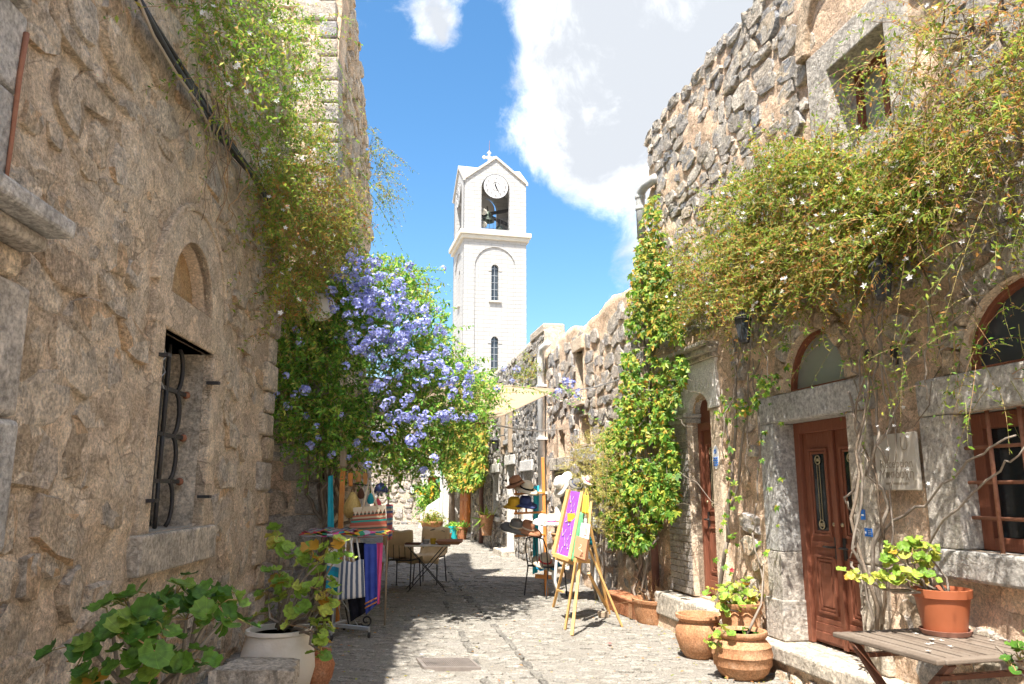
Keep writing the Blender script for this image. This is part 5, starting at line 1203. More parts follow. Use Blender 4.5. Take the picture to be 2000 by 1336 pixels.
# feathery dry shrub behind the easels
FS = thing('feathery_shrub', R(1150, 1150, .3), 'feathery yellow green shrub reaching up behind the purple display board', 'shrub')
q = np.vstack([sample_poly(rng, [(1100, 905), (1130, 860), (1150, 835), (1195, 840), (1200, 900), (1180, 960), (1140, 975), (1110, 930)], 230), sample_poly(rng, [(1110, 940), (1180, 900), (1215, 960), (1200, 1060), (1150, 1040)], 150)])
vine(FS, to_frame(RF, q, .3+.5*rng.random(len(q))), rng, np.array([-.3, -.3, .5]), (.12, .32), (.0, .5), 26, .030, .006, 'feather_leaf')
for k in range(5): MB().tube(wander(rng, R(1165+4*k, 1180, .3), R(1140+12*k, 900, .45), 9, .06), list(np.linspace(.014, .004, 9)), 5).build('stem', 'vine_bark', FS, True)
# tufts on walls
for (nm, lb, poly, Yr, fr, n) in (('wall_fern', 'small green plant rooted in the head of the grey rubble wall', [(1010, 735), (1030, 690), (1052, 690), (1055, 740), (1030, 755)], None, RF, 70),):
    t = thing(nm, R(1030, 730, 0), lb, 'plant'); q = sample_poly(rng, poly, n); vine(t, to_frame(RF, q, .05+.2*rng.random(n)), rng, np.array([-.3, -.3, .4]), (.2, .5), (.2, .9), 14, .05, .016, 'jasmine_leaf')

# ------------------------------------------------------------------ geraniums: every leaf a part
GL = {m: [fan_leaf_mesh('leaf', 9, .07, .10+.06*k, m, k) for k in range(3)] for m in ('geranium_leaf', 'geranium_light', 'yellow_leaf')}
def geranium(root, stems, tips, mat, size, rng, base, per=7, spread=.09, yellow=.05, up=(0, -.35, 1.0), stem_mat='vine_bark', r0=.013):
    """stems run from base to each tip; a fan of stalked leaves grows round each tip"""
    for tp in tips:
        tp = Vector(tp); b = Vector(base)+Vector((rng.normal(0, .04), rng.normal(0, .04), 0))
        mid = (b*.5+tp*.5)+Vector((rng.normal(0, .04), rng.normal(0, .04), -.03))
        MB().tube([b, b*.7+mid*.3+Vector((0, 0, .02)), mid, mid*.4+tp*.6, tp], [r0, r0*.9, r0*.75, r0*.6, r0*.4], 6).build('stem', stem_mat, root, True)
        st = MB()
        for k in range(per):
            c = tp+Vector(rng.normal(size=3)*np.array([spread, spread, spread*.55])); st.tube([tp+Vector((0, 0, -.02)), (tp+c)/2+Vector((0, 0, .01)), c], .003, 4, False)
            m = 'yellow_leaf' if rng.random() < yellow else mat
            o = bpy.data.objects.new('leaf', GL[m][int(rng.integers(3))]); COL.objects.link(o); o.parent = root; o.matrix_parent_inverse = Matrix.Translation(-root.location)
            d = Vector((c-tp)).normalized()*.55+Vector(up)+Vector(rng.normal(0, .28, 3)); s = size*rng.uniform(.6, 1.2)
            o.matrix_basis = Matrix.Translation(c) @ d.to_track_quat('Z', 'Y').to_matrix().to_4x4() @ Matrix.Rotation(rng.random()*6.28, 4, 'Z') @ Matrix.Scale(s, 4)
        st.build('leaf_stalks', 'green_stem', root)
rng = np.random.default_rng(45)
G1 = thing('geranium_plant', (-1.62, 3.3, .0), 'dark green round leafed geranium in the near left corner', 'plant')
t1 = [atY(x, y, Y) for x, y, Y in ((250, 1175, 3.35), (215, 1200, 3.2), (270, 1215, 3.1), (300, 1170, 3.4), (175, 1262, 3.15), (320, 1235, 3.1), (390, 1160, 3.4), (420, 1180, 3.35), (440, 1205, 3.3), (365, 1200, 3.3), (255, 1290, 3.05), (360, 1290, 3.2), (180, 1320, 3.1), (310, 1310, 3.1), (235, 1235, 3.0), (345, 1150, 3.4))]
geranium(G1, None, t1, 'geranium_leaf', .105, rng, atY(300, 1400, 3.3), 6, .055, .04)
pt_ = MB().lathe([(.0, .0), (.15, .0), (.19, .38), (.21, .40), (.20, .44), (.17, .42), (.16, .36), (0, .36)], 28, (-1.55, 3.3, .28)).build('pot', 'clay_red', G1, True)
MB().box((-1.85, 3.0, 0), (-1.25, 3.6, .28)).build('plinth', 'dressed_tan', G1, bevel=.02)

G2 = thing('geranium_plant', atY(560, 1290, 6.3), 'tall light green geranium growing in the big whitewashed jar', 'plant')
b2 = atY(557, 1228, 6.3)
t2 = [atY(x, y, Y) for x, y, Y in ((548, 1065, 6.35), (545, 1050, 6.4), (580, 1090, 6.3), (600, 1100, 6.2), (535, 1120, 6.3), (570, 1140, 6.2), (610, 1080, 6.15), (650, 1070, 6.1), (660, 1085, 6.1), (525, 1160, 6.3), (590, 1150, 6.1), (625, 1130, 6.1), (610, 1190, 6.05), (640, 1160, 6.0), (560, 1180, 6.2), (535, 1205, 6.3), (625, 1235, 6.0), (640, 1180, 6.05))]
geranium(G2, None, t2, 'geranium_light', .12, rng, b2, 5, .065, .06)
t2b = [atY(x, y, Y) for x, y, Y in ((620, 1230, 6.0), (625, 1270, 5.98), (632, 1255, 5.98))]
geranium(G2, None, t2b, 'geranium_light', .10, rng, atY(612, 1226, 6.05), 5, .05, .15)
G3 = thing('geranium_plant', R(1800, 1190, .5), 'leggy yellow green geranium in the pot on the folding table', 'plant')
# ------------------------------------------------------------------ helpers for goods
def uv_grid(name, P, mat, parent, solid=.004, smooth=True):
    m = MB().grid(P); o = m.build(name, mat, parent, smooth, recalc=False); me = o.data; a, b = len(P), len(P[0])
    uv = me.uv_layers.new(name='UVMap')
    for l in me.loops:
        i, j = divmod(l.vertex_index, b); uv.data[l.index].uv = (j/(b-1), i/(a-1))
    if solid:
        md = o.modifiers.new('s', 'SOLIDIFY'); md.thickness = solid; md.offset = 0
    return o
def cloth_quad(name, c4, mat, parent, nu=14, nv=14, wave=.02, k=3.0, nrm=(0, -1, 0), seed=0, solid=.004):
    """c4: top-left, top-right, bottom-right, bottom-left"""
    A, B, C, D = [Vector(p) for p in c4]; n = Vector(nrm); P = []
    for i in range(nv+1):
        t = i/nv; row = []
        for j in range(nu+1):
            s = j/nu; p = (A*(1-s)+B*s)*(1-t)+(D*(1-s)+C*s)*t
            row.append(p+n*(wave*(.3+.7*t)*math.sin(s*k*6.28+seed+1.3*t)))
        P.append(row)
    return uv_grid(name, P, mat, parent, solid)
def lathe_thing(name, label, cat_, loc, prof, mat, n=32, part='body', group=None, soil=None, **k):
    t = thing(name, loc, label, cat_, group)
    b = MB().lathe(prof, n, loc, **k).build(part, mat, t, True, auto=50)
    if soil: MB().lathe([(0, soil[1]), (soil[0], soil[1])], n, loc).build('soil', 'soil', t)
    return t, b

# ------------------------------------------------------------------ services on the left house
CB = thing('cable_bundle', L(420, 235, .1), 'thick black cable bundle running along the left house', 'cable')
for i in range(5):
    pts = []
    for k, (x, y) in enumerate(((255, -30), (300, 50), (345, 120), (380, 180), (420, 240), (460, 298), (500, 352), (530, 400), (553, 440))):
        pts.append(L(x+RNG.normal(0, 2)+(i-2)*2.2, y+RNG.normal(0, 2), .10+.02*math.sin(i*2+k)))
    pts += [atY(575, 490, 9.3), atY(600, 530, 9.7)]
    MB().tube(pts, .014 if i else .022, 7).build('cable', 'cable_black', CB, True)
HS = thing('hose', L(410, 250, .1), 'pale grey hose sagging below the black cables', 'hose')
MB().tube([L(x, y, .12) for x, y in ((262, -20), (300, 70), (345, 145), (385, 200), (408, 245), (425, 320), (445, 390), (470, 440), (500, 478), (530, 485), (548, 470))], .011, 7).build('tube', 'hose_grey', HS, True)
BX = thing('junction_box', L(505, 315, .05), 'small white junction box under the cables of the left house', 'box')
u, v = LF.px(505, 318); MB().fbox(LF, u-.10, u+.10, v-.10, v+.12, .02, .14).build('body', 'white_paint', BX, bevel=.01); MB().fbox(LF, u-.04, u+.06, v-.32, v-.10, .04, .08).build('bracket', 'white_paint', BX); MB().fbox(LF, u-.11, u+.11, v+.05, v+.13, .02, .15).build('cover', 'white_paint', BX, bevel=.01)
LP = thing('globe_lamp', atY(626, 600, 9.3), 'round milky lamp disc on the wall among the jasmine', 'lamp')
MB().lathe([(0, .05), (.08, .045), (.14, .025), (.175, 0), (.14, -.03), (0, -.05)], 28, atY(626, 600, 9.0), Matrix.Rotation(math.pi/2, 3, 'X')).build('shade', 'white_clay', LP, True)
MB().tube([atY(626, 600, 9.05), atY(626, 600, 9.9)], .02, 6).build('bracket', 'black_iron', LP)
WL = thing('wall_bracket', atY(836, 556, 10.4), 'thin metal lamp arm sticking out above the blue bush', 'bracket')
MB().tube([atY(700, 560, 11.2), atY(838, 555, 10.6), atY(832, 585, 10.6)], .012, 5).build('arm', 'rust_iron', WL); MB().lathe([(.0, .06), (.05, .05), (.07, 0), (0, 0)], 10, atY(832, 592, 10.6)).build('head', 'rust_iron', WL)

# ------------------------------------------------------------------ lower left corner: slab bench and white jar
BN = thing('stone_bench', (-1.85, 5.55, 0), 'rough stone slab bench in the lower left corner', 'bench')
bq = [atZ(x, y, .40) for x, y in ((408, 1306), (572, 1306), (583, 1282), (470, 1280))]
bn = [[None]*13 for _ in range(9)]
for i_ in range(9):
    for j_ in range(13):
        a_, b_ = j_/12, i_/8; p = (bq[0]*(1-a_)+bq[1]*a_)*(1-b_)+(bq[3]*(1-a_)+bq[2]*a_)*b_; p.z += .018*float(fbm(np.array([p.x*6]), np.array([p.y*6]), 4, 3)[0])-.012*((i_ in (0, 8))+(j_ in (0, 12))); p.y += .02*math.sin(j_*1.7)*(i_ == 0); p.x += .02*math.sin(i_*2.1)*(j_ in (0, 12)); bn[i_][j_] = p
sb = MB().grid(bn); ring = [(0, j_) for j_ in range(13)]+[(i_, 12) for i_ in range(1, 9)]+[(8, j_) for j_ in range(11, -1, -1)]+[(i_, 0) for i_ in range(7, 0, -1)]
k_ = len(ring); sb.add([bn[a][b] for a, b in ring]+[bn[a][b]-Vector((0, 0, .11+.02*math.sin(a*1.9+b))) for a, b in ring], [(q_, (q_+1) % k_, (q_+1) % k_+k_, q_+k_) for q_ in range(k_)]+[tuple(range(k_, 2*k_))])
sb.build('slab', 'dressed_tan', BN, True, auto=40)
MB().box((-2.05, 5.42, 0), (-1.86, 5.75, .278)).build('support', 'dressed_tan', BN, bevel=.03); MB().box((-1.66, 5.42, 0), (-1.52, 5.72, .278)).build('support', 'dressed_tan', BN, bevel=.03)
jl = atZ(560, 1372, 0); jl = Vector((-1.82, 6.32, 0))
lathe_thing('clay_jar', 'big whitewashed clay jar beside the stone slab bench', 'jar', jl, [(0, .0), (.19, .0), (.25, .10), (.285, .24), (.275, .36), (.245, .45), (.235, .49), (.255, .505), (.25, .53), (.225, .53), (.215, .48), (0, .47)], 'white_clay', soil=(.215, .49))
lathe_thing('clay_jar', 'orange clay jar peeping out behind the white jar', 'jar', Vector((-1.60, 6.62, 0)), [(0, 0), (.09, 0), (.14, .10), (.16, .2), (.12, .28), (.13, .31), (.1, .31), (.09, .26), (0, .26)], 'clay_red')

# ------------------------------------------------------------------ pots on the right
def ribbed(rad, hts): return list(zip(rad, hts))
p1 = atZ(1368, 1283)
lathe_thing('clay_pot', 'plain rounded clay pot with a coiled mark, left of the pot group', 'pot', p1, [(0, 0), (.14, 0), (.19, .07), (.232, .19), (.225, .27), (.19, .335), (.205, .355), (.225, .37), (.222, .40), (.195, .40), (.175, .36), (.17, .33), (0, .33)], 'clay_pot', soil=(.175, .345))
sp = [Vector((p1.x, p1.y, 0))+Vector((.234*math.sin(a0), -.234*math.cos(a0), .2)) for a0 in (0,)]
cpt = bpy.data.objects[-1] if False else None
tmp = [o for o in COL.objects if o.name.startswith('clay_pot') and o.type == 'EMPTY'][-1]
MB().tube([Vector((p1.x+.06+.055*(1-t/14)*math.cos(t), p1.y-.236+.006*(1-math.cos(t)), .185+.055*(1-t/14)*math.sin(t))) for t in np.linspace(0, 12, 40)], .006, 5).build('spiral', 'clay_pot', tmp, True)
p2 = Vector((2.13, 7.5, .13))
prof2 = [(0, 0), (.125, 0), (.14, .05), (.158, .10), (.152, .115), (.17, .18), (.176, .22), (.168, .235), (.182, .31), (.178, .325), (.19, .38), (.205, .395), (.205, .435), (.18, .435), (.165, .39), (0, .39)]
pst = thing('stone_block', (2.13, 7.5, 0), 'rough stone block under the garlanded clay pot', 'block'); MB().box((1.98, 7.36, -.02), (2.28, 7.66, .13)).build('body', 'dressed_tan', pst, bevel=.03)
t_, _ = lathe_thing('clay_pot', 'taller clay pot with pressed garland bands holding a small geranium', 'pot', p2, prof2, 'clay_pot', soil=(.165, .40))
for zz, rr_ in ((.345, .186), (.15, .165)):
    MB().tube([Vector((p2.x+rr_*math.cos(a), p2.y+rr_*math.sin(a), p2.z+zz+.014*math.sin(a*11))) for a in np.linspace(0, 6.283, 100)], .007, 5, False).build('garland', 'clay_pot', t_, True)
p3 = atZ(1452, 1322)
prof3 = [(0, 0), (.17, 0), (.205, .04), (.212, .045), (.236, .10), (.245, .105), (.247, .12), (.252, .18), (.259, .185), (.258, .20), (.245, .255), (.248, .262), (.24, .275), (.205, .315), (.195, .33), (.215, .345), (.225, .36), (.218, .385), (.195, .385), (.178, .35), (0, .34)]
lathe_thing('clay_pot', 'wide ribbed clay bowl pot in front of the other clay pots', 'pot', p3, prof3, 'clay_pot', 40, soil=(.178, .355))
rng = np.random.default_rng(55)
G4 = thing('geranium_plant', p2+Vector((0, 0, .4)), 'compact geranium with one red bud in the garlanded clay pot', 'plant')
t4 = [atY(x, y, p2.y+dy) for x, y, dy in ((1400, 1160, 0), (1420, 1145, .1), (1440, 1150, 0), (1460, 1145, .1), (1470, 1165, 0), (1405, 1185, -.1), (1435, 1180, -.1), (1455, 1185, -.05), (1425, 1165, -.12))]
geranium(G4, None, t4, 'geranium_light', .085, rng, p2+Vector((0, 0, .40)), 8, .06, .03, r0=.010)
flowers(G4, [atY(1429, 1113, p2.y)], rng, np.array([0, -1, .5]), .03, 'red_petal', 'flower_bud', .8); MB().tube([atY(1429, 1115, p2.y), atY(1432, 1160, p2.y)], .003, 4).build('flower_stalk', 'green_stem', G4)
G5 = thing('geranium_plant', p3+Vector((0, 0, .35)), 'trailing geranium sprig over the rim of the ribbed clay bowl', 'plant')
t5 = [atY(x, y, p3.y-.12) for x, y in ((1400, 1240), (1395, 1262), (1412, 1232))]
geranium(G5, None, t5, 'geranium_light', .075, rng, p3+Vector((-.12, -.05, .37)), 4, .035, .05, r0=.007)
t5 = [atY(x, y, p3.y) for x, y in ((1450, 1232), (1440, 1245), (1468, 1242))]
geranium(G5, None, t5, 'geranium_leaf', .05, rng, p3+Vector((0, .02, .35)), 4, .03, .1, r0=.005)
MB().tube([p3+Vector((.05, 0, .34)), atY(1470, 1215, p3.y), atY(1487, 1180, p3.y+.1), atY(1492, 1100, p3.y+.3)], [.014, .012, .009, .006], 6).build('old_stem', 'vine_bark', G5, True)
# trough with the creeper, and box planter
t6c = atZ(1272, 1215); a6 = math.atan2(1, RB)
TR = thing('clay_trough', t6c, 'long rounded clay trough at the foot of the creeper', 'planter')
M6 = Matrix.Rotation(math.atan2(RB, 1)*-1, 3, 'Z')
tp = []
for r, z in ((.0, 0), (.15, 0), (.175, .10), (.185, .235), (.20, .24), (.205, .275), (.185, .28), (.165, .24), (0, .24)): tp.append((r, z))
MB().lathe(tp, 32, t6c, M6, 1.05, 1.65).build('body', 'clay_pot', TR, True, auto=50)
MB().tube([t6c+Vector((.04+.035*math.cos(t), -.262-.0, .13+.035*math.sin(t))) for t in np.linspace(0, 6.28, 20)], .006, 5).build('seal', 'clay_pot', TR, True)
BXP = thing('box_planter', atZ(1205, 1195), 'rectangular red clay planter with ribbed side', 'planter')
b0 = atZ(1183, 1190); b1 = atZ(1243, 1215); dv = (b1-b0); nv = Vector((dv.y, -dv.x, 0)).normalized()*-.24; up = Vector((0, 0, .24))
if nv.x < 0: nv = -nv
MB().hexa([b0+nv*.1, b1+nv*.1, b1+nv*.9, b0+nv*.9, b0+up, b1+up, b1+nv+up, b0+nv+up]).build('body', 'clay_red', BXP, bevel=.012)
e = dv*.04; MB().hexa([b0-e+up*.86-nv*.05, b1+e+up*.86-nv*.05, b1+e+nv*1.05+up*.86, b0-e+nv*1.05+up*.86, b0-e+up-nv*.05+Vector((0,0,.003)), b1+e+up-nv*.05+Vector((0,0,.003)), b1+e+nv*1.05+up+Vector((0,0,.003)), b0-e+nv*1.05+up+Vector((0,0,.003))]).build('rim', 'clay_red', BXP, bevel=.012)
for k in range(12):
    c = b1-dv*(.12+.0)+up*(.10+.06*k)-nv*(.02)*0; MB().bar(c-nv*.02*(1-k/12)+Vector((0, -.004, 0)), c-dv*.10+Vector((0, -.004, 0)), .008).build('rib', 'clay_pot', BXP)
dryp = thing('dry_twigs', atZ(1285, 1210)+Vector((.05, 0, .25)), 'dry brown twiggy plant in the clay trough', 'plant')
st = np.array([[t6c.x+.06+RNG.normal(0, .06), t6c.y-.05+RNG.normal(0, .06), .25] for _ in range(90)]); LVs, SVs = sprays(RNG, st, unit(RNG.normal(size=(90, 3))*np.array([.9, .9, .5])+np.array([.1, -.2, .9])), RNG.uniform(.12, .34, 90), RNG.uniform(-.2, .5, 90), 6, 3, .02, .008, .004, 1.0)
np_obj('twigs', *cat([LVs, SVs]), 'dry_twig', dryp)

# ------------------------------------------------------------------ folding table with potted geranium
TZ = .72
A_, B_, C_, D_ = [atZ(x, y, TZ) for x, y in ((1625, 1234), (1830, 1290), (2230, 1235), (1980, 1193))]
ux = (B_-A_); lx = ux.length; ux.normalize(); uy = Vector((-ux.y, ux.x, 0)); uy = uy if uy.x > 0 else -uy; DY = 1.15
TB = thing('folding_table', A_*.5+(A_+ux*lx+uy*DY)*.5-Vector((0, 0, TZ)), 'weathered slatted folding table under the barred window', 'table')
def tbp(a, b, z): p = A_+ux*a+uy*b; p.z = z; return p
def tbox(a0, a1, b0, b1, z0, z1): return MB().hexa([tbp(a, b, z) for z in (z0, z1) for a, b in ((a0, b0), (a1, b0), (a1, b1), (a0, b1))])
tbox(0, lx, 0, .055, TZ-.03, TZ).build('edge_board', 'table_wood', TB, bevel=.008); tbox(0, lx, DY-.055, DY, TZ-.03, TZ).build('edge_board', 'table_wood', TB, bevel=.008)
tbox(0, .06, .058, DY-.058, TZ-.03, TZ-.002).build('edge_board', 'table_wood', TB, bevel=.008); tbox(lx-.06, lx, .058, DY-.058, TZ-.03, TZ-.002).build('edge_board', 'table_wood', TB, bevel=.008)
ns = 19; sw = (DY-.116)/ns
for i in range(ns): tbox(.063, lx-.063, .058+sw*i+.006, .058+sw*(i+1)-.006, TZ-.024, TZ-.003+.002*math.sin(i*2.3)).build('slat', 'table_wood', TB, bevel=.003)
for b in (.25, .6, .95): tbox(.06, lx-.06, b-.02, b+.02, TZ-.05, TZ-.026).build('batten', 'table_leg', TB)
for b in (.10, DY-.10):
    MB().bar(tbp(.06, b, TZ-.04), tbp(lx-.06, b, 0), .05, .03).build('leg', 'table_leg', TB, bevel=.004); MB().bar(tbp(lx-.06, b+.045, TZ-.04), tbp(.06, b+.045, 0), .05, .03).build('leg', 'table_leg', TB, bevel=.004)
for a in (.12, lx-.12): MB().bar(tbp(a, .10, TZ-.12), tbp(a, DY-.10, TZ-.12), .04, .025).build('stretcher', 'table_leg', TB)
pc = atZ(1847, 1238, TZ); pc.z = TZ
SC = lathe_thing('saucer', 'brownish pink plastic saucer under the table pot', 'saucer', pc, [(0, 0), (.135, 0), (.148, .03), (.14, .03), (.13, .012), (0, .012)], 'saucer_clay')
TP, _ = lathe_thing('plastic_pot', 'smooth orange brown plastic pot on the slatted table', 'pot', pc+Vector((0, 0, .012)), [(0, 0), (.122, 0), (.156, .205), (.168, .21), (.172, .258), (.162, .26), (.152, .225), (0, .2)], 'plastic_clay', 48, soil=(.15, .215))
G3.location = pc+Vector((0, 0, .23))
rng = np.random.default_rng(65); bs = pc+Vector((-.05, 0, .22))
t3 = [atY(x, y, pc.y+dy) for x, y, dy in ((1745, 1080, 0), (1740, 1095, 0), (1795, 1065, .05), (1780, 1080, 0), (1810, 1080, 0), (1765, 1065, .05), (1705, 1130, -.05), (1725, 1125, 0), (1755, 1125, -.05), (1770, 1130, 0), (1672, 1125, -.05), (1815, 1095, 0), (1800, 1125, 0))]
geranium(G3, None, t3, 'geranium_light', .066, rng, bs, 9, .036, .05, r0=.010)
# fallen jasmine stars on the table
for i in range(12):
    a, b = rng.uniform(.1, lx-.1), rng.uniform(.1, DY-.35); p = tbp(a, b, TZ+.004)
    V, Fc = star_flowers(rng, np.array([p]), np.array([[0.1, 0, 1.0]]), .022, 5, .5); o = np_obj('fallen_flower', V-np.array(p), Fc, 'white_petal'); o.location = p
    tag(o, 'fallen white jasmine star lying on the slatted table', 'flower', 'jasmine stars fallen on the table')
G6 = thing('geranium_plant', atY(2030, 1290, 4.0), 'few green leaves entering at the right edge in front of the table', 'plant')
t7 = [atY(x, y, 3.6) for x, y in ((1985, 1255), (1990, 1280), (1975, 1300), (2000, 1270), (2010, 1245))]
geranium(G6, None, t7, 'geranium_leaf', .05, rng, atY(2060, 1330, 3.7), 4, .025, .1, r0=.007)
MB().tube([atY(1945, 1262, 3.7), atY(1990, 1300, 3.65), atY(2060, 1340, 3.7)], .006, 5).build('dead_stalk', 'vine_bark', G6)

# ------------------------------------------------------------------ plaque, stickers, lanterns, pipes
PL = thing('reception_plaque', RF.pt(5.54, 1.78, .06), 'weathered stone plaque with engraved Reception lettering beside the door', 'plaque')
MB().fbox(RF, 5.34, 5.76, 1.59, 1.99, .05, .085).build('slab', 'plaque_stone', PL, bevel=.006)
text_mesh('Reception', .085, 'engraving', RF, 5.54, 1.775, .0855, PL, 'lettering', -1, .0008); text_mesh('Υποδοχή', .085, 'engraving', RF, 5.54, 1.70, .0855, PL, 'lettering', -1, .0008)
MB().tube([RF.pt(5.44+dx, v, .087) for dx, v in ((.03, 1.96), (.03, 1.90), (.02, 1.875), (0, 1.868), (-.02, 1.875), (-.03, 1.90), (-.03, 1.96))], .004, 4).build('emblem', 'engraving', PL)
for (a, b) in ((5.66, 5.60), (5.585, 5.50), (5.485, 5.43)): MB().fbox(RF, b, a, 1.63, 1.645, .08, .0865).build('worn_line', 'engraving', PL)
for (px_, w_, h_, lb) in (((1686, 1005), .05, .075, 'small square blue sticker on the door jamb'), ((1697, 1040), .085, .06, 'oblong blue sticker with white star on the door jamb')):
    u, v = RF.px(*px_, .05); s_ = thing('sticker', RF.pt(u, v, .05), lb, 'sticker'); MB().fbox(RF, u-w_/2, u+w_/2, v-h_/2, v+h_/2, .05, .055).build('sheet', 'sign_blue', s_)
    if w_ > .06:
        V, Fc = star_flowers(RNG, np.array([[0, 0, 0.]]), np.array([RF.n]), .014, 8, .4); np_obj('star', V+np.array(RF.pt(u+.022, v, .058)), Fc, 'white_petal', s_)
        for k in range(3): MB().fbox(RF, u-.035, u+.002, v+.012-.012*k, v+.015-.012*k, .055, .0565).build('print_line', 'paper', s_)
    else: MB().fbox(RF, u-.015, u+.015, v-.01, v+.002, .055, .0565).build('print_line', 'paper', s_)
u, v = RF.px(1397, 893, .05); s_ = thing('sticker', RF.pt(u, v, .05), 'white oval emblem with blue waves beside the narrow door', 'sticker')
MB().prism(RF, [(u+.065*math.cos(a), v+.125*math.sin(a)) for a in np.linspace(0, 6.28, 25)[:-1]], .04, .046).build('sheet', 'paper', s_)
MB().tube([RF.pt(u+.02*math.cos(t), v+.06+.02*math.sin(t), .048) for t in np.linspace(0, 6.28, 15)], .005, 4).build('ring', 'sign_blue', s_)
for k in range(4): MB().tube([RF.pt(u-.05+.1*t/10, v-.01-.025*k+.008*math.sin(t*1.6), .048) for t in range(11)], .005, 4).build('wave', 'sign_blue', s_)
def lantern(px_, o, lb, s=1.0):
    u, v = RF.px(*px_, o); t = thing('wall_lantern', RF.pt(u, v, o), lb, 'lantern'); c = RF.pt(u, v, o)
    MB().lathe([(.0, .17*s), (.03*s, .15*s), (.085*s, .09*s), (.09*s, .08*s), (.02*s, .08*s)], 6, c).build('roof', 'black_iron', t)
    MB().lathe([(.045*s, -.12*s), (.072*s, .08*s)], 6, c).build('glass', 'glass_pane', t)
    for k in range(6):
        a = k*math.pi/3; MB().tube([c+Vector((.047*s*math.cos(a), .047*s*math.sin(a), -.12*s)), c+Vector((.075*s*math.cos(a), .075*s*math.sin(a), .08*s))], .006*s, 4).build('cage_bar', 'black_iron', t)
    MB().lathe([(0, -.16*s), (.05*s, -.14*s), (.05*s, -.12*s), (0, -.12*s)], 6, c).build('base', 'black_iron', t)
    MB().tube([RF.pt(u, v+.17*s, o), RF.pt(u, v+.26*s, o*.8), RF.pt(u, v+.24*s, o*.4), RF.pt(u, v+.1*s, .02)], .010*s, 6).build('bracket', 'black_iron', t, True)
lantern((1452, 640), .35, 'black iron lantern half hidden under the jasmine near the narrow door'); lantern((1722, 545), .35, 'black iron lantern half hidden in the jasmine above the double door')
u, v = RF.px(1702, 700, .1); sc = thing('iron_scroll', RF.pt(u, v, .05), 'curled black iron hook on the wall above the plaque', 'hook')
MB().tube([RF.pt(u+.16-.02*t*.3, v-.02+.0*t, .06) for t in range(3)]+[RF.pt(u+.05*(1-t/16)*math.cos(t), v+.02+.05*(1-t/16)*math.sin(t), .12) for t in np.linspace(0, 9, 26)], .008, 5).build('scroll', 'black_iron', sc, True); MB().fbox(RF, u-.22, u-.18, v-.08, v+.06, .03, .08).build('plate', 'black_iron', sc)
lt = thing('wall_lantern', RF.pt(20.6, 2.6, .2), 'small dark lantern on the far grey rubble house', 'lantern'); c = RF.pt(20.3, 2.75, .3)
MB().lathe([(0, .22), (.13, .10), (.10, .10), (.08, -.16), (0, -.18)], 6, c).build('cage', 'black_iron', lt); MB().tube([c+Vector((0, 0, .2)), RF.pt(20.3, 3.0, 0)], .015, 5).build('bracket', 'black_iron', lt)
lathe_l = None
DP = thing('drainpipe', RF.pt(REND+.1, 0, .1), 'grey drainpipe elbow above the creeper at the house corner', 'drainpipe')
MB().tube([RF.pt(REND-.35, 5.70, .05), RF.pt(REND-.05, 5.72, .07), RF.pt(REND+.10, 5.68, .08), RF.pt(REND+.14, 5.55, .08), RF.pt(REND+.12, 5.0, .08)], .065, 12).build('elbow', 'pipe_grey', DP, True); MB().tube([RF.pt(REND+.11, 5.0, .08), RF.pt(REND-.02, 0.02, .10)], .05, 10).build('pipe', 'pipe_brown', DP, True)
for zz in (5.45, 5.62): MB().lathe([(.07, 0), (.076, .01), (.076, .05), (.07, .06)], 14, RF.pt(REND+.135, zz-.03, .08)).build('collar', 'pipe_grey', DP, True)
DW = thing('drainpipe', RF.pt(16.05, 0, .1), 'white drainpipe between the ochre and the grey rubble houses', 'drainpipe')
MB().tube([RF.pt(15.6, 4.55, .06), RF.pt(15.95, 4.5, .10), RF.pt(16.03, 4.3, .11), RF.pt(16.03, 1.0, .11)], .075, 10).build('pipe', 'pipe_white', DW, True); MB().tube([RF.pt(16.03, 1.0, .11), RF.pt(16.03, 0, .11)], .078, 10).build('foot_pipe', 'pipe_grey', DW, True)
for zz in (1.5, 2.6, 3.7): MB().fbox(RF, 15.93, 16.13, zz, zz+.05, 0, .2).build('clamp', 'pipe_white', DW)
DB = thing('drainpipe', RF.pt(23.9, 0, .1), 'brown drainpipe beside the far leafy vine', 'drainpipe')
MB().tube([RF.pt(23.75, 3.9, .1), RF.pt(23.75, 0, .1)], .07, 8).build('pipe', 'pipe_brown', DB, True)
for zz in (.8, 2.0, 3.2): MB().fbox(RF, 23.66, 23.84, zz, zz+.05, 0, .18).build('clamp', 'pipe_brown', DB)

# ------------------------------------------------------------------ shade sail and its ropes
SL = thing('shade_sail', (-.3, 12, 3), 'beige cloth shade sail stretched across the lane', 'sail')
c4 = [atY(1085, 762, 12.6), atY(1040, 812, 10.6), atY(800, 818, 10.3), atY(820, 735, 14.2)]
c4 = [Vector((-2.6, 13.6, 3.55)), atY(1088, 762, 13.0), atY(952, 826, 10.4), Vector((-2.4, 10.9, 2.6))]
P = []
for i in range(17):
    t = i/16; row = []
    for j in range(17):
        s = j/16; p = (c4[0]*(1-s)+c4[1]*s)*(1-t)+(c4[3]*(1-s)+c4[2]*s)*t; p.z -= .22*math.sin(math.pi*s)*math.sin(math.pi*t); p += (Vector((0, -.12, 0))*math.sin(math.pi*s)*(t-.5)*2*-1); row.append(p)
    P.append(row)
uv_grid('cloth', P, 'sail_cloth', SL, .006)
e1 = P[0][-1]; MB().tube([P[0][k] for k in range(17)], .02, 5).build('hem', 'sail_cloth', SL); MB().tube([P[16][k] for k in range(17)], .02, 5).build('hem', 'sail_cloth', SL)
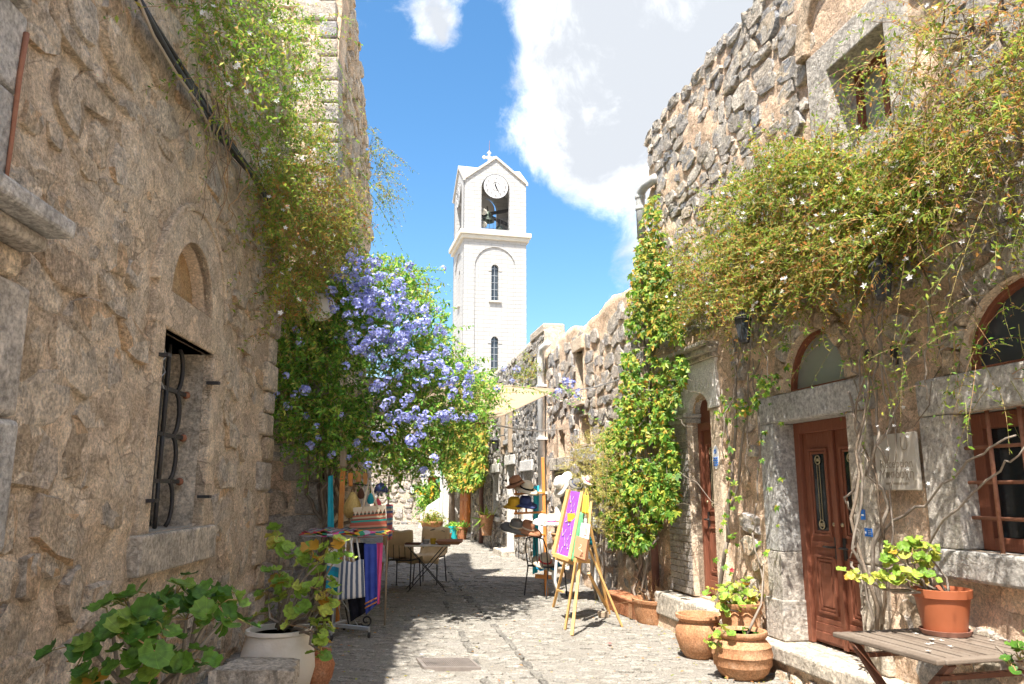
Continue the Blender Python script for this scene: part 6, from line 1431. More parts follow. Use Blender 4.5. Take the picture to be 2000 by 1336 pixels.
for nm, a, b, lb in (('rope', c4[1], R(1212, 740, 0), 'thin rope from the sail corner to the creeper'), ('rope', c4[2], RF.pt(15.2, 2.75, 0), 'rope from the low sail corner to the ochre house')):
    t = thing(nm, a, lb, 'rope'); n = 9; MB().tube([Vector(a)*(1-i/n)+Vector(b)*(i/n)+Vector((0, 0, -.06*math.sin(math.pi*i/n))) for i in range(n+1)], .012, 5).build('cord', 'steel', t)

# ------------------------------------------------------------------ stall on the left
FYs = 9.0
def stall(px_, py_, Y): return atY(px_, py_, Y)
RK = thing('garment_rack', (-2.0, 8.9, 0), 'grey metal rack on castors hung with bags and towels', 'rack')
r0 = atZ(655, 1243); r0 = Vector((-1.98, 8.95, 0)); tp_ = Vector((-1.98, 8.95, 1.10))
MB().tube([r0+Vector((0, 0, .12)), tp_], .02, 10).build('post', 'steel', RK, True)
for d in (Vector((.42, -.12, 0)), Vector((-.38, .05, 0)), Vector((.05, .35, 0)), Vector((.05, -.3, 0))):
    MB().bar(r0+Vector((0, 0, .12)), r0+d+Vector((0, 0, .10)), .05, .035).build('foot', 'steel', RK, bevel=.004); c = r0+d
    MB().lathe([(0, -.012), (.032, -.012), (.032, .012), (0, .012)], 14, c+Vector((0, 0, .034)), Matrix.Rotation(math.pi/2, 3, 'Y')).build('castor', 'black_iron', RK, True); MB().tube([c+Vector((0, 0, .06)), c+Vector((0, 0, .1))], .01, 6).build('castor_stem', 'steel', RK)
    MB().tube([r0+Vector((0, 0, .5)), r0+d*.7+Vector((0, 0, .12))], .006, 5).build('brace', 'steel', RK)
MB().tube([Vector((-2.32, 8.75, 1.09)), Vector((-1.45, 8.75, 1.09))], .012, 7).build('rail', 'steel', RK); MB().tube([Vector((-2.32, 9.25, 1.09)), Vector((-1.45, 9.25, 1.09))], .012, 7).build('rail', 'steel', RK)
for x in (-2.32, -1.45): MB().tube([Vector((x, 8.75, 1.09)), Vector((x, 9.25, 1.09))], .012, 7).build('rail', 'steel', RK)
MB().tube([Vector((-1.98, 8.75, 1.085)), tp_-Vector((0, 0, .01)), Vector((-1.98, 9.25, 1.085))], .012, 6).build('rail', 'steel', RK)
SI = thing('iron_scroll_stand', atZ(712, 1228), 'curled black iron foot beside the garment rack', 'stand')
g = atZ(715, 1226)+Vector((0, 0, .08)); MB().tube([Vector((-1.9, 9.1, .35)), Vector((-1.86, 9.2, .08))]+[g+Vector((.07*(1-t/11)*math.cos(t-2.6), 0, .07*(1-t/11)*math.sin(t-2.6))) for t in np.linspace(0, 8, 24)], .010, 6).build('scroll', 'black_iron', SI, True)
# scarves spread on the rack top
SCF = thing('scarf_pile', (-1.88, 9.0, 1.1), 'bright striped scarves laid over the top of the rack', 'scarves')
for k, (x0, x1, y0, y1, z, m) in enumerate(((-2.34, -1.42, 8.68, 9.3, 1.112, 'scarf_stripe'), (-2.2, -1.38, 8.66, 9.2, 1.128, 'scarf_stripe'), (-2.3, -1.75, 8.7, 9.25, 1.144, 'woven_strip'))):
    P = [[Vector((x0+(x1-x0)*j/14+.02*math.sin(i*1.7+k), y0+(y1-y0)*i/10+.03*math.sin(j*.9+k*2), z+.016*math.sin(j*1.1+i*.8+k)-(.05*max(0, .2-i/10)))) for j in range(15)] for i in range(11)]
    uv_grid('scarf', P, m, SCF, .008)
SCF.children[0]['label'] = 'striped scarf'
def hang(name, label, cat_, pxq, Y, mat, wave=.02, k=2.5, seed=0, part='cloth', nu=14, nv=14):
    c = [atY(x, y, Y) for x, y in pxq]; t = thing(name, (c[0]+c[1])/2, label, cat_); cloth_quad(part, c, mat, t, nu, nv, wave, k, (0, -1, 0), seed); return t
t = hang('navy_towel', 'long navy towel with orange end stripes on the rack', 'towel', ((711, 1062), (736, 1062), (738, 1178), (715, 1200)), 8.72, 'navy_cloth', .018, 2, 1)
for yy in (1178, 1186): cloth_quad('stripe', [atY(713, yy, 8.70), atY(736, yy-12, 8.70), atY(736, yy-9, 8.70), atY(713, yy+3, 8.70)], 'orange_wood', t, 6, 1, .018, 2, (0, -1, 0), 1.2, .003)
hang('pink_towel', 'narrow pink cloth hanging behind the navy towel', 'towel', ((735, 1060), (748, 1060), (741, 1180), (734, 1180)), 8.85, 'pink_cloth', .01, 1.5, 2)
hang('navy_towel', 'short dark navy shirt hanging right of the striped tote', 'towel', ((690, 1060), (714, 1060), (716, 1150), (700, 1160)), 8.9, 'black_cloth', .015, 2, 3)
hang('black_shawl', 'black fringed shawl hanging below the striped tote', 'shawl', ((676, 1150), (712, 1140), (716, 1195), (684, 1215)), 8.86, 'black_cloth', .03, 2, 4)
hang('teal_cloth', 'blue and white striped cloth hanging left of the tote', 'cloth', ((640, 1070), (664, 1070), (662, 1160), (636, 1150)), 8.8, 'teal_stripe', .02, 1.5, 5)
TT = thing('tote_bag', atY(684, 1180, 8.6), 'white and slate striped tote bag hanging from the rack', 'bag')
c = [atY(x, y, 8.62) for x, y in ((663, 1098), (710, 1094), (713, 1166), (658, 1172))]
for dy in (0, .10):
    P = []
    for i in range(15):
        t = i/14; row = []
        for j in range(15):
            s = j/14; p = (c[0]*(1-s)+c[1]*s)*(1-t)+(c[3]*(1-s)+c[2]*s)*t; bul = math.sin(math.pi*s)*.06*(.2+t*(1.3-t)); p.y += (-bul if dy == 0 else bul)*1.0; p += Vector((0, .0, 0)); p.z += .012*math.sin(s*9)*(1-t); row.append(p)
        P.append(row)
    uv_grid('side', P, 'tote_stripe', TT, .004)
for x0, x1, y_ in ((672, 690, 8.6), (682, 703, 8.66)): MB().tube([atY(x0, 1097, y_), atY((x0+x1)/2-4, 1050, 8.73), atY((x0+x1)/2+4, 1050, 8.73), atY(x1, 1096, y_)], .009, 6).build('handle', 'white_cloth', TT, True)
# kilim bag on the scarves
KB = thing('kilim_bag', atY(718, 1050, 9.0), 'red brown woven kilim shoulder bag with fringe of triangles', 'bag')
c = [atY(x, y, 9.0) for x, y in ((692, 998), (752, 992), (758, 1048), (676, 1050))]
for sg in (-1, 1):
    P = []
    for i in range(15):
        t = i/14; row = []
        for j in range(15):
            s = j/14; p = (c[0]*(1-s)+c[1]*s)*(1-t)+(c[3]*(1-s)+c[2]*s)*t; p.y += sg*math.sin(math.pi*s)*.08*(.15+t); row.append(p)
        P.append(row)
    uv_grid('side', P, 'kilim', KB, .006)
for k in range(8):
    s = (k+.5)/8; p = c[0]*(1-s)+c[1]*s+Vector((0, -.03-.05*math.sin(math.pi*s)*.2, -.005)); MB().add([p+Vector((-.022, 0, .0)), p+Vector((.022, 0, 0)), p+Vector((0, -.004, -.055))], [(0, 1, 2)]).build('triangle', 'straw', KB)
MB().bar(c[0]+Vector((-.01, -.02, .012)), c[1]+Vector((.01, -.02, .012)), .03, .05).build('rim', 'straw', KB, bevel=.008)
for dy in (-.03, .04): MB().tube([atY(708, 996, 9.0+dy), atY(716, 960, 9.02+dy), atY(722, 938, 9.03+dy), atY(728, 960, 9.02+dy), atY(738, 994, 9.0+dy)], .012, 6).build('handle', 'straw', KB, True)
GB = thing('sequin_bag', atY(688, 985, 9.1), 'gold sequined pouch hanging at the stall', 'bag')
c = atY(688, 990, 9.1); MB().lathe([(0, -.13), (.06, -.12), (.10, -.06), (.10, .02), (.06, .11), (.03, .16), (.02, .17)], 20, c, None, 1, .45, .06).build('pouch', 'gold_sequin', GB, True); MB().tube([c+Vector((-.02, 0, .16)), c+Vector((0, 0, .26)), c+Vector((.02, 0, .16))], .006, 5).build('cord', 'leather_dark', GB)
PO = thing('stall_post', atY(668, 1200, 9.35), 'orange wooden post with a bleached top at the left stall', 'post')
MB().bar(Vector((atY(668, 1040, 9.35).x-.02, 9.35, 0)), atY(670, 915, 9.35), .055, .055).build('shaft', 'orange_wood', PO, bevel=.006); MB().bar(atY(670, 912, 9.36), atY(671, 872, 9.36), .075, .07).build('top', 'old_wood', PO, bevel=.01)
P2_ = thing('stall_post', atY(762, 1200, 9.4), 'thin grey brown pole at the street end of the stall wire', 'post'); p = atY(760, 930, 9.6); MB().tube([Vector((p.x, p.y, 0)), p], .012, 8).build('shaft', 'old_wood', P2_, True)
WR = thing('stall_wire', atY(710, 945, 9.45), 'black wire strung between the stall posts', 'wire'); MB().tube([atY(665, 941, 9.38), atY(690, 945, 9.4), atY(720, 948, 9.45), atY(762, 946, 9.58)], .006, 5).build('strand', 'black_iron', WR)
hang('blue_shawl', 'turquoise cloth hanging straight beside the bush stems', 'cloth', ((641, 930), (650, 928), (653, 1040), (640, 1042)), 9.3, 'teal_cloth', .012, 1, 1)
hang('woven_sash', 'dull multicoloured woven sash hanging from the thin pole', 'sash', ((754, 985), (768, 985), (766, 1052), (757, 1056)), 9.5, 'woven_strip', .012, 1, 2)
LG = []
for i, (x0, y0, x1, y1, m, lb) in enumerate(((680, 924, 692, 950, 'orange_wood', 'orange leather pouch hanging on the stall wire'), (694, 920, 708, 942, 'leather_tan', 'tan leather purse leaning on the stall wire'), (709, 924, 720, 946, 'leather_tan', 'tan leather purse with strap above the kilim bag'))):
    t = thing('leather_purse', atY((x0+x1)/2, y1, 9.38), lb, 'purse'); a = atY(x0, y1, 9.36); b = atY(x1, y0, 9.46); b_ = MB().box(a, (b.x, a.y+.05, b.z)).build('body', m, t, bevel=.015); MB().box((a.x-.004, a.y-.008, a.z+(b.z-a.z)*.45), (b.x+.004, a.y-.001, b.z)).build('flap', m, t, bevel=.004)
    MB().tube([Vector((a.x+.01, a.y, b.z)), Vector(((a.x+b.x)/2, a.y+.02, b.z+.06)), Vector((b.x-.01, a.y, b.z))], .005, 5).build('strap', 'leather_dark', t)
t = thing('tassel_hat', atY(744, 950, 9.5), 'dark blue fringed cap hanging on the stall wire', 'hat'); c = atY(744, 955, 9.5)
MB().lathe([(.085, -.03), (.08, .01), (.05, .06), (0, .075)], 16, c).build('crown', 'felt_navy', t, True); st = np.array([[c.x+.08*math.cos(a), c.y+.08*math.sin(a), c.z-.03] for a in np.linspace(0, 6.2, 40)]); LVs, SVs = sprays(RNG, st, np.tile(np.array([[0, 0, -1.]]), (40, 1)), np.full(40, .06), np.zeros(40), 3, 1, .01, .004, .004); np_obj('fringe', *SVs, 'felt_navy', t)
for i, (x, y, m, lb) in enumerate(((705, 965, 'pink_cloth', 'dark plum bead bag hanging left of the kilim handles'), (724, 975, 'teal_cloth', 'teal pendant pouch seen through the kilim handles'), (738, 985, 'red_petal', 'red beaded trinket hanging right of the kilim handles'))):
    t = thing('trinket_bag', atY(x, y, 9.4), lb, 'trinket'); c = atY(x, y, 9.42); MB().lathe([(0, -.06), (.035, -.05), (.045, -.01), (.03, .04), (.008, .07)], 12, c, None, 1, .6).build('pouch', m if i else 'leather_dark', t, True); MB().tube([c+Vector((0, 0, .07)), atY(x, 946, 9.44)], .004, 4).build('cord', 'leather_dark', t)

# ------------------------------------------------------------------ cafe table and chairs
def folding_cafe_table(c, rz, label):
    t = thing('cafe_table', c, label, 'table'); M = Matrix.Translation(c) @ Matrix.Rotation(rz, 4, 'Z')
    W2, D2_ = .36, .30; f = lambda x, y, z: M @ Vector((x, y, z))
    MB().hexa([f(x, y, z) for z in (.70, .72) for x, y in ((-W2, -D2_), (W2, -D2_), (W2, D2_), (-W2, D2_))]).build('top', 'white_clay', t, bevel=.004)
    for y in (-D2_+.03, D2_-.03):
        MB().tube([f(-W2+.05, y, .70), f(W2-.05, y*1.02, 0)], .008, 6).build('leg', 'black_iron', t); MB().tube([f(W2-.05, y*.94, .70), f(-W2+.05, y*.94, 0)], .008, 6).build('leg', 'black_iron', t)
    return t
ct = Vector((-1.38, 12.85, 0)); folding_cafe_table(ct, .15, 'little folding cafe table with crossed iron legs')
for i, (dx, dy, r, h, m, lb) in enumerate(((.10, 0, .05, .09, 'yellow_cloth', 'yellow tin standing on the cafe table'), (-.02, .05, .06, .07, 'steel', 'grey bowl standing on the cafe table'))):
    lathe_thing('tin' if i == 0 else 'bowl', lb, 'tin' if i == 0 else 'bowl', ct+Vector((dx, dy, .722)), [(0, 0), (r*.8, 0), (r, h), (r*.9, h), (r*.75, .01), (0, .01)], m, 16)
t = thing('clutch_purse', ct+Vector((.42, -.05, .70)), 'brown leather tray at the right end of the cafe table', 'tray'); c = ct+Vector((.36, -.05, .722)); MB().hexa([c+Vector(p) for p in ((-.16, -.10, 0), (.16, -.12, 0), (.16, .12, 0), (-.16, .1, 0), (-.22, -.14, .06), (.24, -.15, .05), (.22, .15, .08), (-.2, .14, .07))]).build('body', 'felt_brown', t, bevel=.01)
t = thing('folded_menu', ct+Vector((-.28, 0, .72)), 'dark red folded menu on the cafe table', 'menu'); MB().box(ct+Vector((-.34, -.15, .722)), ct+Vector((-.10, .08, .745))).build('cover', 'leather_dark', t, bevel=.003)
def wire_chair(c, rz, label, cover=None):
    t = thing('wire_chair', c, label, 'chair'); M = Matrix.Translation(c) @ Matrix.Rotation(rz, 4, 'Z'); f = lambda x, y, z: M @ Vector((x, y, z))
    for x in (-.2, .2):
        MB().tube([f(x, -.19, .45), f(x*1.08, -.23, 0)], .011, 6).build('leg', 'black_iron', t); MB().tube([f(x, .19, .45), f(x*1.08, .26, 0)], .011, 6).build('leg', 'black_iron', t)
    MB().tube([f(-.2, .19, .45), f(-.21, .24, .72), f(-.17, .26, .86), f(0, .27, .90), f(.17, .26, .86), f(.21, .24, .72), f(.2, .19, .45)], .011, 7).build('back_frame', 'black_iron', t, True)
    MB().tube([f(x, y, .45) for x, y in ((-.2, -.19), (.2, -.19), (.2, .19), (-.2, .19), (-.2, -.19))], .011, 6).build('seat_frame', 'black_iron', t)
    MB().hexa([f(x, y, z) for z in (.452, .466) for x, y in ((-.19, -.18), (.19, -.18), (.19, .18), (-.19, .18))]).build('seat', 'old_wood', t, bevel=.004)
    for k in (-.1, 0, .1): MB().tube([f(k, .2, .46), f(k, .265, .88)], .006, 5).build('back_rod', 'black_iron', t)
    if cover:   # sacking draped over back and seat
        prof = [(-.27, .36), (-.24, .46), (-.20, .485), (-.05, .485), (.10, .485), (.17, .50), (.21, .60), (.235, .74), (.25, .85), (.275, .93), (.31, .90), (.31, .70)]
        P = [[f(-.25+.5*j/12, y+.008*math.sin(j*1.3+i), z+.01*math.sin(j*.9+i*.7)) for j in range(13)] for i, (y, z) in enumerate(prof)]
        uv_grid('sack_cover', P, cover, t, .012)
    return t
wire_chair(Vector((-1.80, 13.25, 0)), 2.9, 'iron chair draped with sacking, left of the cafe table', 'burlap'); wire_chair(Vector((-1.42, 13.75, 0)), -.25, 'iron chair with sacking showing its bare curved back behind the cafe table', 'burlap')
lathe_thing('wicker_bin', 'dark brown basket on the ground beside the left cafe chair', 'basket', Vector((-2.25, 12.6, 0)), [(0, 0), (.16, 0), (.22, .45), (.20, .45), (.15, .02), (0, .02)], 'wicker', 20)

# ------------------------------------------------------------------ easels on the right
def board(name, label, cat_, c4, mat, th=.02, part='board'):
    A, B, C, D = c4; n = (B-A).cross(D-A).normalized()*th; t = thing(name, (C+D)/2, label, cat_)
    if n.y < 0: n = -n
    MB().hexa([A, B, C, D, A+n, B+n, C+n, D+n]).build(part, mat, t, bevel=.004); return t, -n.normalized()
E1 = thing('easel', atZ(1110, 1200), 'wooden easel carrying the purple jewellery board', 'easel')
ap1 = atY(1140, 968, 10.2)
for (x, y) in ((1080, 1188), (1110, 1192)): MB().bar(ap1+Vector(((x-1095)/1500*3, 0, 0)), atZ(x, y), .035, .022).build('leg', 'easel_wood', E1, bevel=.003)
MB().bar(ap1, atZ(1190, 1200), .035, .022).build('rear_leg', 'easel_wood', E1, bevel=.003)
MB().bar(atY(1085, 1090, 10.05), atY(1120, 1100, 10.0), .06, .04).build('ledge', 'easel_wood', E1, bevel=.003)
c4 = [atY(x, y, Y) for x, y, Y in ((1112, 958, 10.12), (1139, 962, 10.0), (1114, 1094, 9.75), (1083, 1084, 9.9))]
JB, nb = board('jewellery_board', 'tall purple cloth board hung with necklaces', 'board', c4, 'purple_cloth')
for (a, b, nm) in ((c4[0], c4[3], 'side_frame'), (c4[1], c4[2], 'side_frame')): MB().bar(a+nb*.015, b+nb*.015, .045, .05).build(nm, 'easel_wood', JB, bevel=.003)
MB().bar(c4[3]+nb*.02, c4[2]+nb*.02, .045, .05).build('ledge', 'easel_wood', JB, bevel=.003)
for k in range(10):
    s, t_ = .3+.4*(k % 3)/2, .08+.085*k; s += .04*math.sin(k*4)
    def bp_(s, t): return ((c4[0]*(1-s)+c4[1]*s)*(1-t)+(c4[3]*(1-s)+c4[2]*s)*t)+nb*.008
    w = .13; ln = .09+.05*(k % 2)
    MB().tube([bp_(s-w, t_), bp_(s-w*.6, t_+ln*.6), bp_(s, t_+ln), bp_(s+w*.6, t_+ln*.6), bp_(s+w, t_)], .0022, 5).build('necklace', 'brass' if k % 3 else 'straw', JB, True); MB().lathe([(0, -.016), (.011, 0), (0, .016)], 8, bp_(s, t_+ln+.01)).build('pendant', 'brass', JB)
pp = (c4[0]*.45+c4[1]*.55)*.6+(c4[3]*.45+c4[2]*.55)*.4+nb*.01; MB().hexa([pp+Vector(p) for p in ((-.05, 0, -.05), (.05, -.01, -.05), (.05, -.02, -.05), (-.05, -.01, -.05), (-.05, 0, .05), (.05, -.01, .05), (.05, -.02, .05), (-.05, -.01, .05))]).build('name_card', 'felt_yellow', JB)
GS = thing('green_scarf', atY(1122, 1090, 9.8), 'crumpled green scarf draped along the purple board', 'scarf')
cloth_quad('cloth', [atY(1133, 1000, 9.86), atY(1142, 1000, 9.8), atY(1125, 1096, 9.6), atY(1115, 1096, 9.66)], 'green_cloth', GS, 10, 16, .03, 2.2, (-.2, -1, 0), 2)
YB = thing('mustard_bag', atY(1138, 985, 9.9), 'mustard knitted bag hanging at the top of the easels', 'bag')
cloth_quad('body', [atY(1140, 966, 9.9), atY(1150, 968, 9.85), atY(1149, 1004, 9.7), atY(1137, 1002, 9.75)], 'yellow_cloth', YB, 10, 10, .03, 1.6, (-.2, -1, 0), 1); MB().tube([atY(1141, 968, 9.9), atY(1145, 955, 9.95), atY(1149, 968, 9.9)], .006, 5).build('strap', 'yellow_cloth', YB)
E2_ = thing('easel', atZ(1150, 1230), 'wooden easel holding the brown box and the white print', 'easel')
ap2 = atY(1148, 1040, 9.45)
for (x, y) in ((1104, 1229), (1117, 1241)): MB().bar(atY(1130+(x-1110)*.6, 1085, 9.3), atZ(x, y), .034, .024).build('leg', 'easel_wood', E2_, bevel=.003)
MB().bar(atY(1148, 1065, 9.5), atZ(1215, 1224), .036, .024).build('rear_leg', 'easel_wood', E2_, bevel=.003); MB().bar(atY(1150, 1120, 9.75), atZ(1190, 1196), .034, .024).build('rear_leg', 'easel_wood', E2_, bevel=.003)
MB().bar(atY(1145, 1095, 9.4), atY(1155, 980, 9.6), .03, .024).build('mast', 'easel_wood', E2_, bevel=.003); MB().bar(atY(1122, 1094, 9.2), atY(1150, 1096, 9.3), .05, .05).build('ledge', 'easel_wood', E2_, bevel=.003)
MB().bar(atY(1088, 1152, 10.2), atY(1100, 1156, 9.9), .03, .02).build('crossbar', 'easel_wood', E2_)
bx, nb2 = board('display_box', 'reddish wooden display box with a pale vase motif on the easel', 'box', [atY(x, y, Y) for x, y, Y in ((1125, 1046, 9.3), (1148, 1052, 9.2), (1142, 1094, 9.1), (1120, 1086, 9.2))], 'felt_brown', .06)
cc_ = atY(1133, 1072, 9.12); MB().tube([cc_+Vector((.018*math.sin(t*2), -.01, .05-.02*t)) for t in np.linspace(0, 4, 12)], .005, 5).build('motif', 'straw', bx)
pr, nb3 = board('framed_print', 'small white mounted print above the display box', 'print', [atY(x, y, Y) for x, y, Y in ((1135, 1021, 9.35), (1153, 1024, 9.3), (1149, 1056, 9.22), (1132, 1050, 9.27))], 'paper', .012)
A, B, C, D = [atY(x, y, Y) for x, y, Y in ((1141, 1031, 9.31), (1148, 1032, 9.29), (1146, 1047, 9.245), (1139, 1044, 9.265))]; MB().add([p+nb3*.006 for p in (A, B, C, D)], [(0, 1, 2, 3)]).build('picture', 'pink_cloth' if False else 'saucer_clay', pr)
pc_, _ = board('small_card', 'small grey card clipped to the easel mast', 'card', [atY(x, y, 9.5) for x, y in ((1141, 1012), (1147, 1013), (1146, 1024), (1140, 1023))], 'pipe_grey', .006)
BK = thing('wooden_block', atZ(1180, 1208), 'small wooden block by the rear easel foot', 'block'); c = atZ(1180, 1206); MB().box(c+Vector((-.07, -.03, 0)), c+Vector((.06, .06, .07))).build('body', 'old_wood', BK, bevel=.006)

# ------------------------------------------------------------------ hat stand
def hat(p, label, mat, band='leather_dark', s=1.0, tiltv=(0, 0, 1), brim=.19, crown=.085, droop=.02, group=None):
    t = thing('hat', p, label, 'hat', group); r = Vector(tiltv).to_track_quat('Z', 'Y').to_matrix()
    prof = [(brim*s, -droop*s), (brim*.75*s, .004*s), ((crown+.008)*s, .008*s), (crown*s, .03*s), (crown*.93*s, .09*s), (crown*.7*s, .115*s), (crown*.3*s, .112*s), (0, .10*s)]
    b = MB().lathe(prof, 26, p, r, 1.0, 1.12, .05); o = b.build('crown_and_brim', mat, t, True); md = o.modifiers.new('s', 'SOLIDIFY'); md.thickness = .006
    MB().lathe([((crown+.009)*s, .012*s), ((crown+.006)*s, .034*s)], 26, p, r, 1.0, 1.12).build('band', band, t, True); return t
HSY = 12.2
HSd = thing('hat_stand', Vector((atY(1060, 1100, HSY).x, HSY, 0)), 'orange wooden hat stand with three tiers of arms', 'stand')
b0 = atY(1067, 1100, HSY); b0.z = 0; MB().bar(b0, atY(1060, 893, HSY), .07, .05).build('post', 'orange_wood', HSd, bevel=.006)
for (ya, xs_) in ((962, (1008, 1032)), (1000, (1008, 1028)), (1044, (1010, 1030))):
    MB().bar(atY(1064, ya, HSY-.03), atY(1004, ya+3, HSY-.1), .035, .03).build('arm', 'orange_wood', HSd, bevel=.004)
    for x in xs_: MB().bar(atY(x, ya+1, HSY-.09), atY(x-1, ya-18, HSY-.09), .03, .03).build('peg', 'orange_wood', HSd, bevel=.004)
MB().bar(atY(1045, 1125, HSY), atY(1085, 1128, HSY), .05, .06).build('base_rail', 'orange_wood', HSd)
hang('turquoise_cloth', 'long turquoise cloth hanging from the hat stand', 'cloth', ((1042, 950), (1053, 948), (1050, 1118), (1040, 1122)), HSY-.02, 'teal_cloth', .015, 1.2, 0, nv=18)
hats = (((1008, 944), 'brown straw trilby tilted on the top arm of the hat stand', 'felt_brown', 'leather_dark', 1.0, (-.35, -.2, 1), .16, .09), ((1028, 955), 'cream straw hat with black ribbon on the top arm', 'straw', 'black_cloth', 1.05, (.25, -.3, 1), .19, .09),
        ((1004, 986), 'mustard felt hat on the middle arm of the stand', 'felt_yellow', 'felt_yellow', 1.0, (-.05, -.25, 1), .17, .095), ((1026, 984), 'navy felt hat on the middle arm of the stand', 'felt_navy', 'felt_navy', 1.0, (.1, -.25, 1), .19, .095),
        ((1008, 1030), 'grey wide brimmed hat on the lowest arm of the stand', 'felt_grey', 'straw', 1.05, (.15, -.3, 1), .23, .095), ((1030, 1033), 'rust brown hat with grey band on the lowest arm', 'felt_brown', 'straw', 1.05, (.3, -.3, 1), .22, .095))
for (p_, lb, m, bd, s, tv, br_, cr_) in hats: hat(atY(*p_, HSY-.12), lb, m, bd, s, tv, br_, cr_, group='hats for sale')
hat(atY(1098, 945, 11.6), 'cream panama hat perched beside the white drainpipe', 'straw_white', 'straw', 1.0, (-.9, -.5, .5), .19, .09, group='hats for sale')
hat(atY(1125, 945, 11.0), 'dark slate cap among the feathery shrub twigs', 'felt_grey', 'felt_navy', .62, (.3, -.6, .8), .18, .09, group='hats for sale')
hat(atY(1148, 938, 10.9), 'pale pink sun hat among the feathery shrub twigs', 'straw', 'pink_cloth', .6, (.5, -.6, .8), .17, .08, group='hats for sale')
hat(atY(1098, 1003, 11.8), 'white bowl shaped hat standing above the hat pile', 'straw_white', 'straw_white', 1.0, (-.2, -.3, 1), .13, .10, group='hats for sale')
for k in range(3): hat(atY(1060+17*k, 1018, 11.7), ('white hat at the street end of the white row', 'white hat with pink band in the middle of the white row', 'white hat nearest the easel in the white row')[k], 'straw_white', ('straw', 'pink_cloth', 'felt_brown')[k], .85, (0, -.3, 1), .19, .085, group='hats for sale')
DTB = thing('display_table', Vector((.95, 11.9, 0)), 'white legged display table behind the easels', 'table')
tz = .80; x0, x1, y0, y1 = .62, 1.32, 11.45, 12.15
MB().box((x0, y0, tz-.03), (x1, y1, tz)).build('top', 'old_wood', DTB, bevel=.004)
for x in (x0+.06, x1-.06):
    for y in (y0+.06, y1-.06): MB().tube([Vector((x, y, tz-.03)), Vector((x-.04, y, .55)), Vector((x-.06, y, .3)), Vector((x+.02, y, .0))], .022, 8).build('leg', 'white_paint', DTB, True)
MB().box((x0+.02, y0+.3, 1.02), (x1-.1, y1, 1.04)).build('shelf', 'old_wood', DTB); MB().box((x0+.02, y0+.34, .8), (x0+.05, y0+.37, 1.02)).box((x1-.14, y0+.34, .8), (x1-.11, y0+.37, 1.02)).build('shelf_post', 'old_wood', DTB)
BKT = thing('wicker_basket', Vector((.72, 11.5, .80)), 'reddish wicker basket on the display table', 'basket'); c = Vector((.74, 11.55, .80)); MB().lathe([(0, 0), (.11, 0), (.14, .15), (.13, .15), (.10, .01), (0, .01)], 20, c, None, 1.2, 1).build('body', 'wicker', BKT, True); MB().lathe([(.135, .14), (.15, .155), (.135, .17), (.125, .155)], 20, c, None, 1.2, 1).build('rim', 'wicker', BKT, True)
for i, (x, m, lb) in enumerate(((.82, 'blue_cloth', 'folded blue cloth on the display table'), (.98, 'white_cloth', 'folded pale cloth on the display table'), (1.14, 'teal_cloth', 'folded teal cloth on the display table'))):
    t = thing('folded_cloth', (x, 11.8, .8), lb, 'cloth'); MB().box((x-.07, 11.5, .803), (x+.07, 11.7, .86+.03*(i % 2))).build('fold', m, t, bevel=.02); MB().box((x-.065, 11.51, .87+.03*(i % 2)), (x+.06, 11.69, .90+.03*(i % 2))).build('fold', m, t, bevel=.014)
wire_chair(Vector((.52, 12.15, 0)), 2.4, 'black wire chair with a straw hat under the hat stand')
hat(Vector((.50, 12.1, .52)), 'tan straw hat with red ribbon on the wire chair', 'straw', 'red_petal', 1.0, (.2, -.5, 1), .2, .09, group='hats for sale')
t = thing('blue_bundle', Vector((.56, 12.05, .47)), 'blue and green cloth bundle on the wire chair', 'cloth'); cloth_quad('cloth', [Vector((.36, 12.3, .49)), Vector((.72, 12.3, .49)), Vector((.74, 11.9, .44)), Vector((.36, 11.9, .42))], 'blue_cloth', t, 12, 12, .03, 2, (0, 0, 1), 1)

# ------------------------------------------------------------------ far pots
def farpot(px_, Y, r, h, mat, lb, plant=None, nm='plant_pot'):
    c = atY(*px_, Y); c.z = 0
    t, _ = lathe_thing(nm, lb, 'pot', c, [(0, 0), (r*.7, 0), (r*.95, h*.7), (r, h*.85), (r*1.08, h*.87), (r*1.08, h), (r*.92, h), (r*.85, h*.8), (0, h*.8)], mat, 20, soil=(r*.85, h*.82))
    if plant:
        nm_, lb_, n_, ln, mt = plant; p = thing(nm_, c+Vector((0, 0, h)), lb_, 'plant'); st = np.array([[c.x+RNG.normal(0, r*.4), c.y+RNG.normal(0, r*.4), h*.85] for _ in range(n_)]); LVs, SVs = sprays(RNG, st, unit(RNG.normal(size=(n_, 3))*.6+np.array([0, -.1, 1.])), RNG.uniform(ln*.5, ln, n_), RNG.uniform(0, .6, n_), 5, 12, .09, .035, .006); tag(np_obj('foliage', *LVs, mt, p), kind='stuff'); tag(np_obj('stems', *SVs, 'green_stem', p), kind='stuff')
farpot((843, 1038), 29.6, .42, .42, 'clay_pot', 'big round clay pot before the far house', ('potted_bush', 'pale bush growing in the big far clay pot', 90, .7, 'jasmine_leaf'))
farpot((886, 1055), 25.6, .17, .42, 'teal_plastic', 'turquoise bucket planter by the orange door', ('potted_herb', 'green herb in the turquoise bucket', 30, .25, 'plumbago_leaf'))
farpot((875, 1058), 25.3, .12, .22, 'clay_red', 'small red pot left of the turquoise bucket'); farpot((902, 1055), 25.5, .19, .40, 'clay_red', 'brown red pot right of the turquoise bucket', ('potted_herb', 'dark green herb in the brown red pot', 24, .3, 'plumbago_leaf'))
c = RF.pt(21.7, .35, .28); t, _ = lathe_thing('hanging_pot', 'orange clay pot hooked on the grey rubble wall', 'pot', c, [(0, 0), (.13, 0), (.18, .45), (.20, .47), (.20, .55), (.17, .55), (.15, .45), (0, .45)], 'clay_pot', 20)
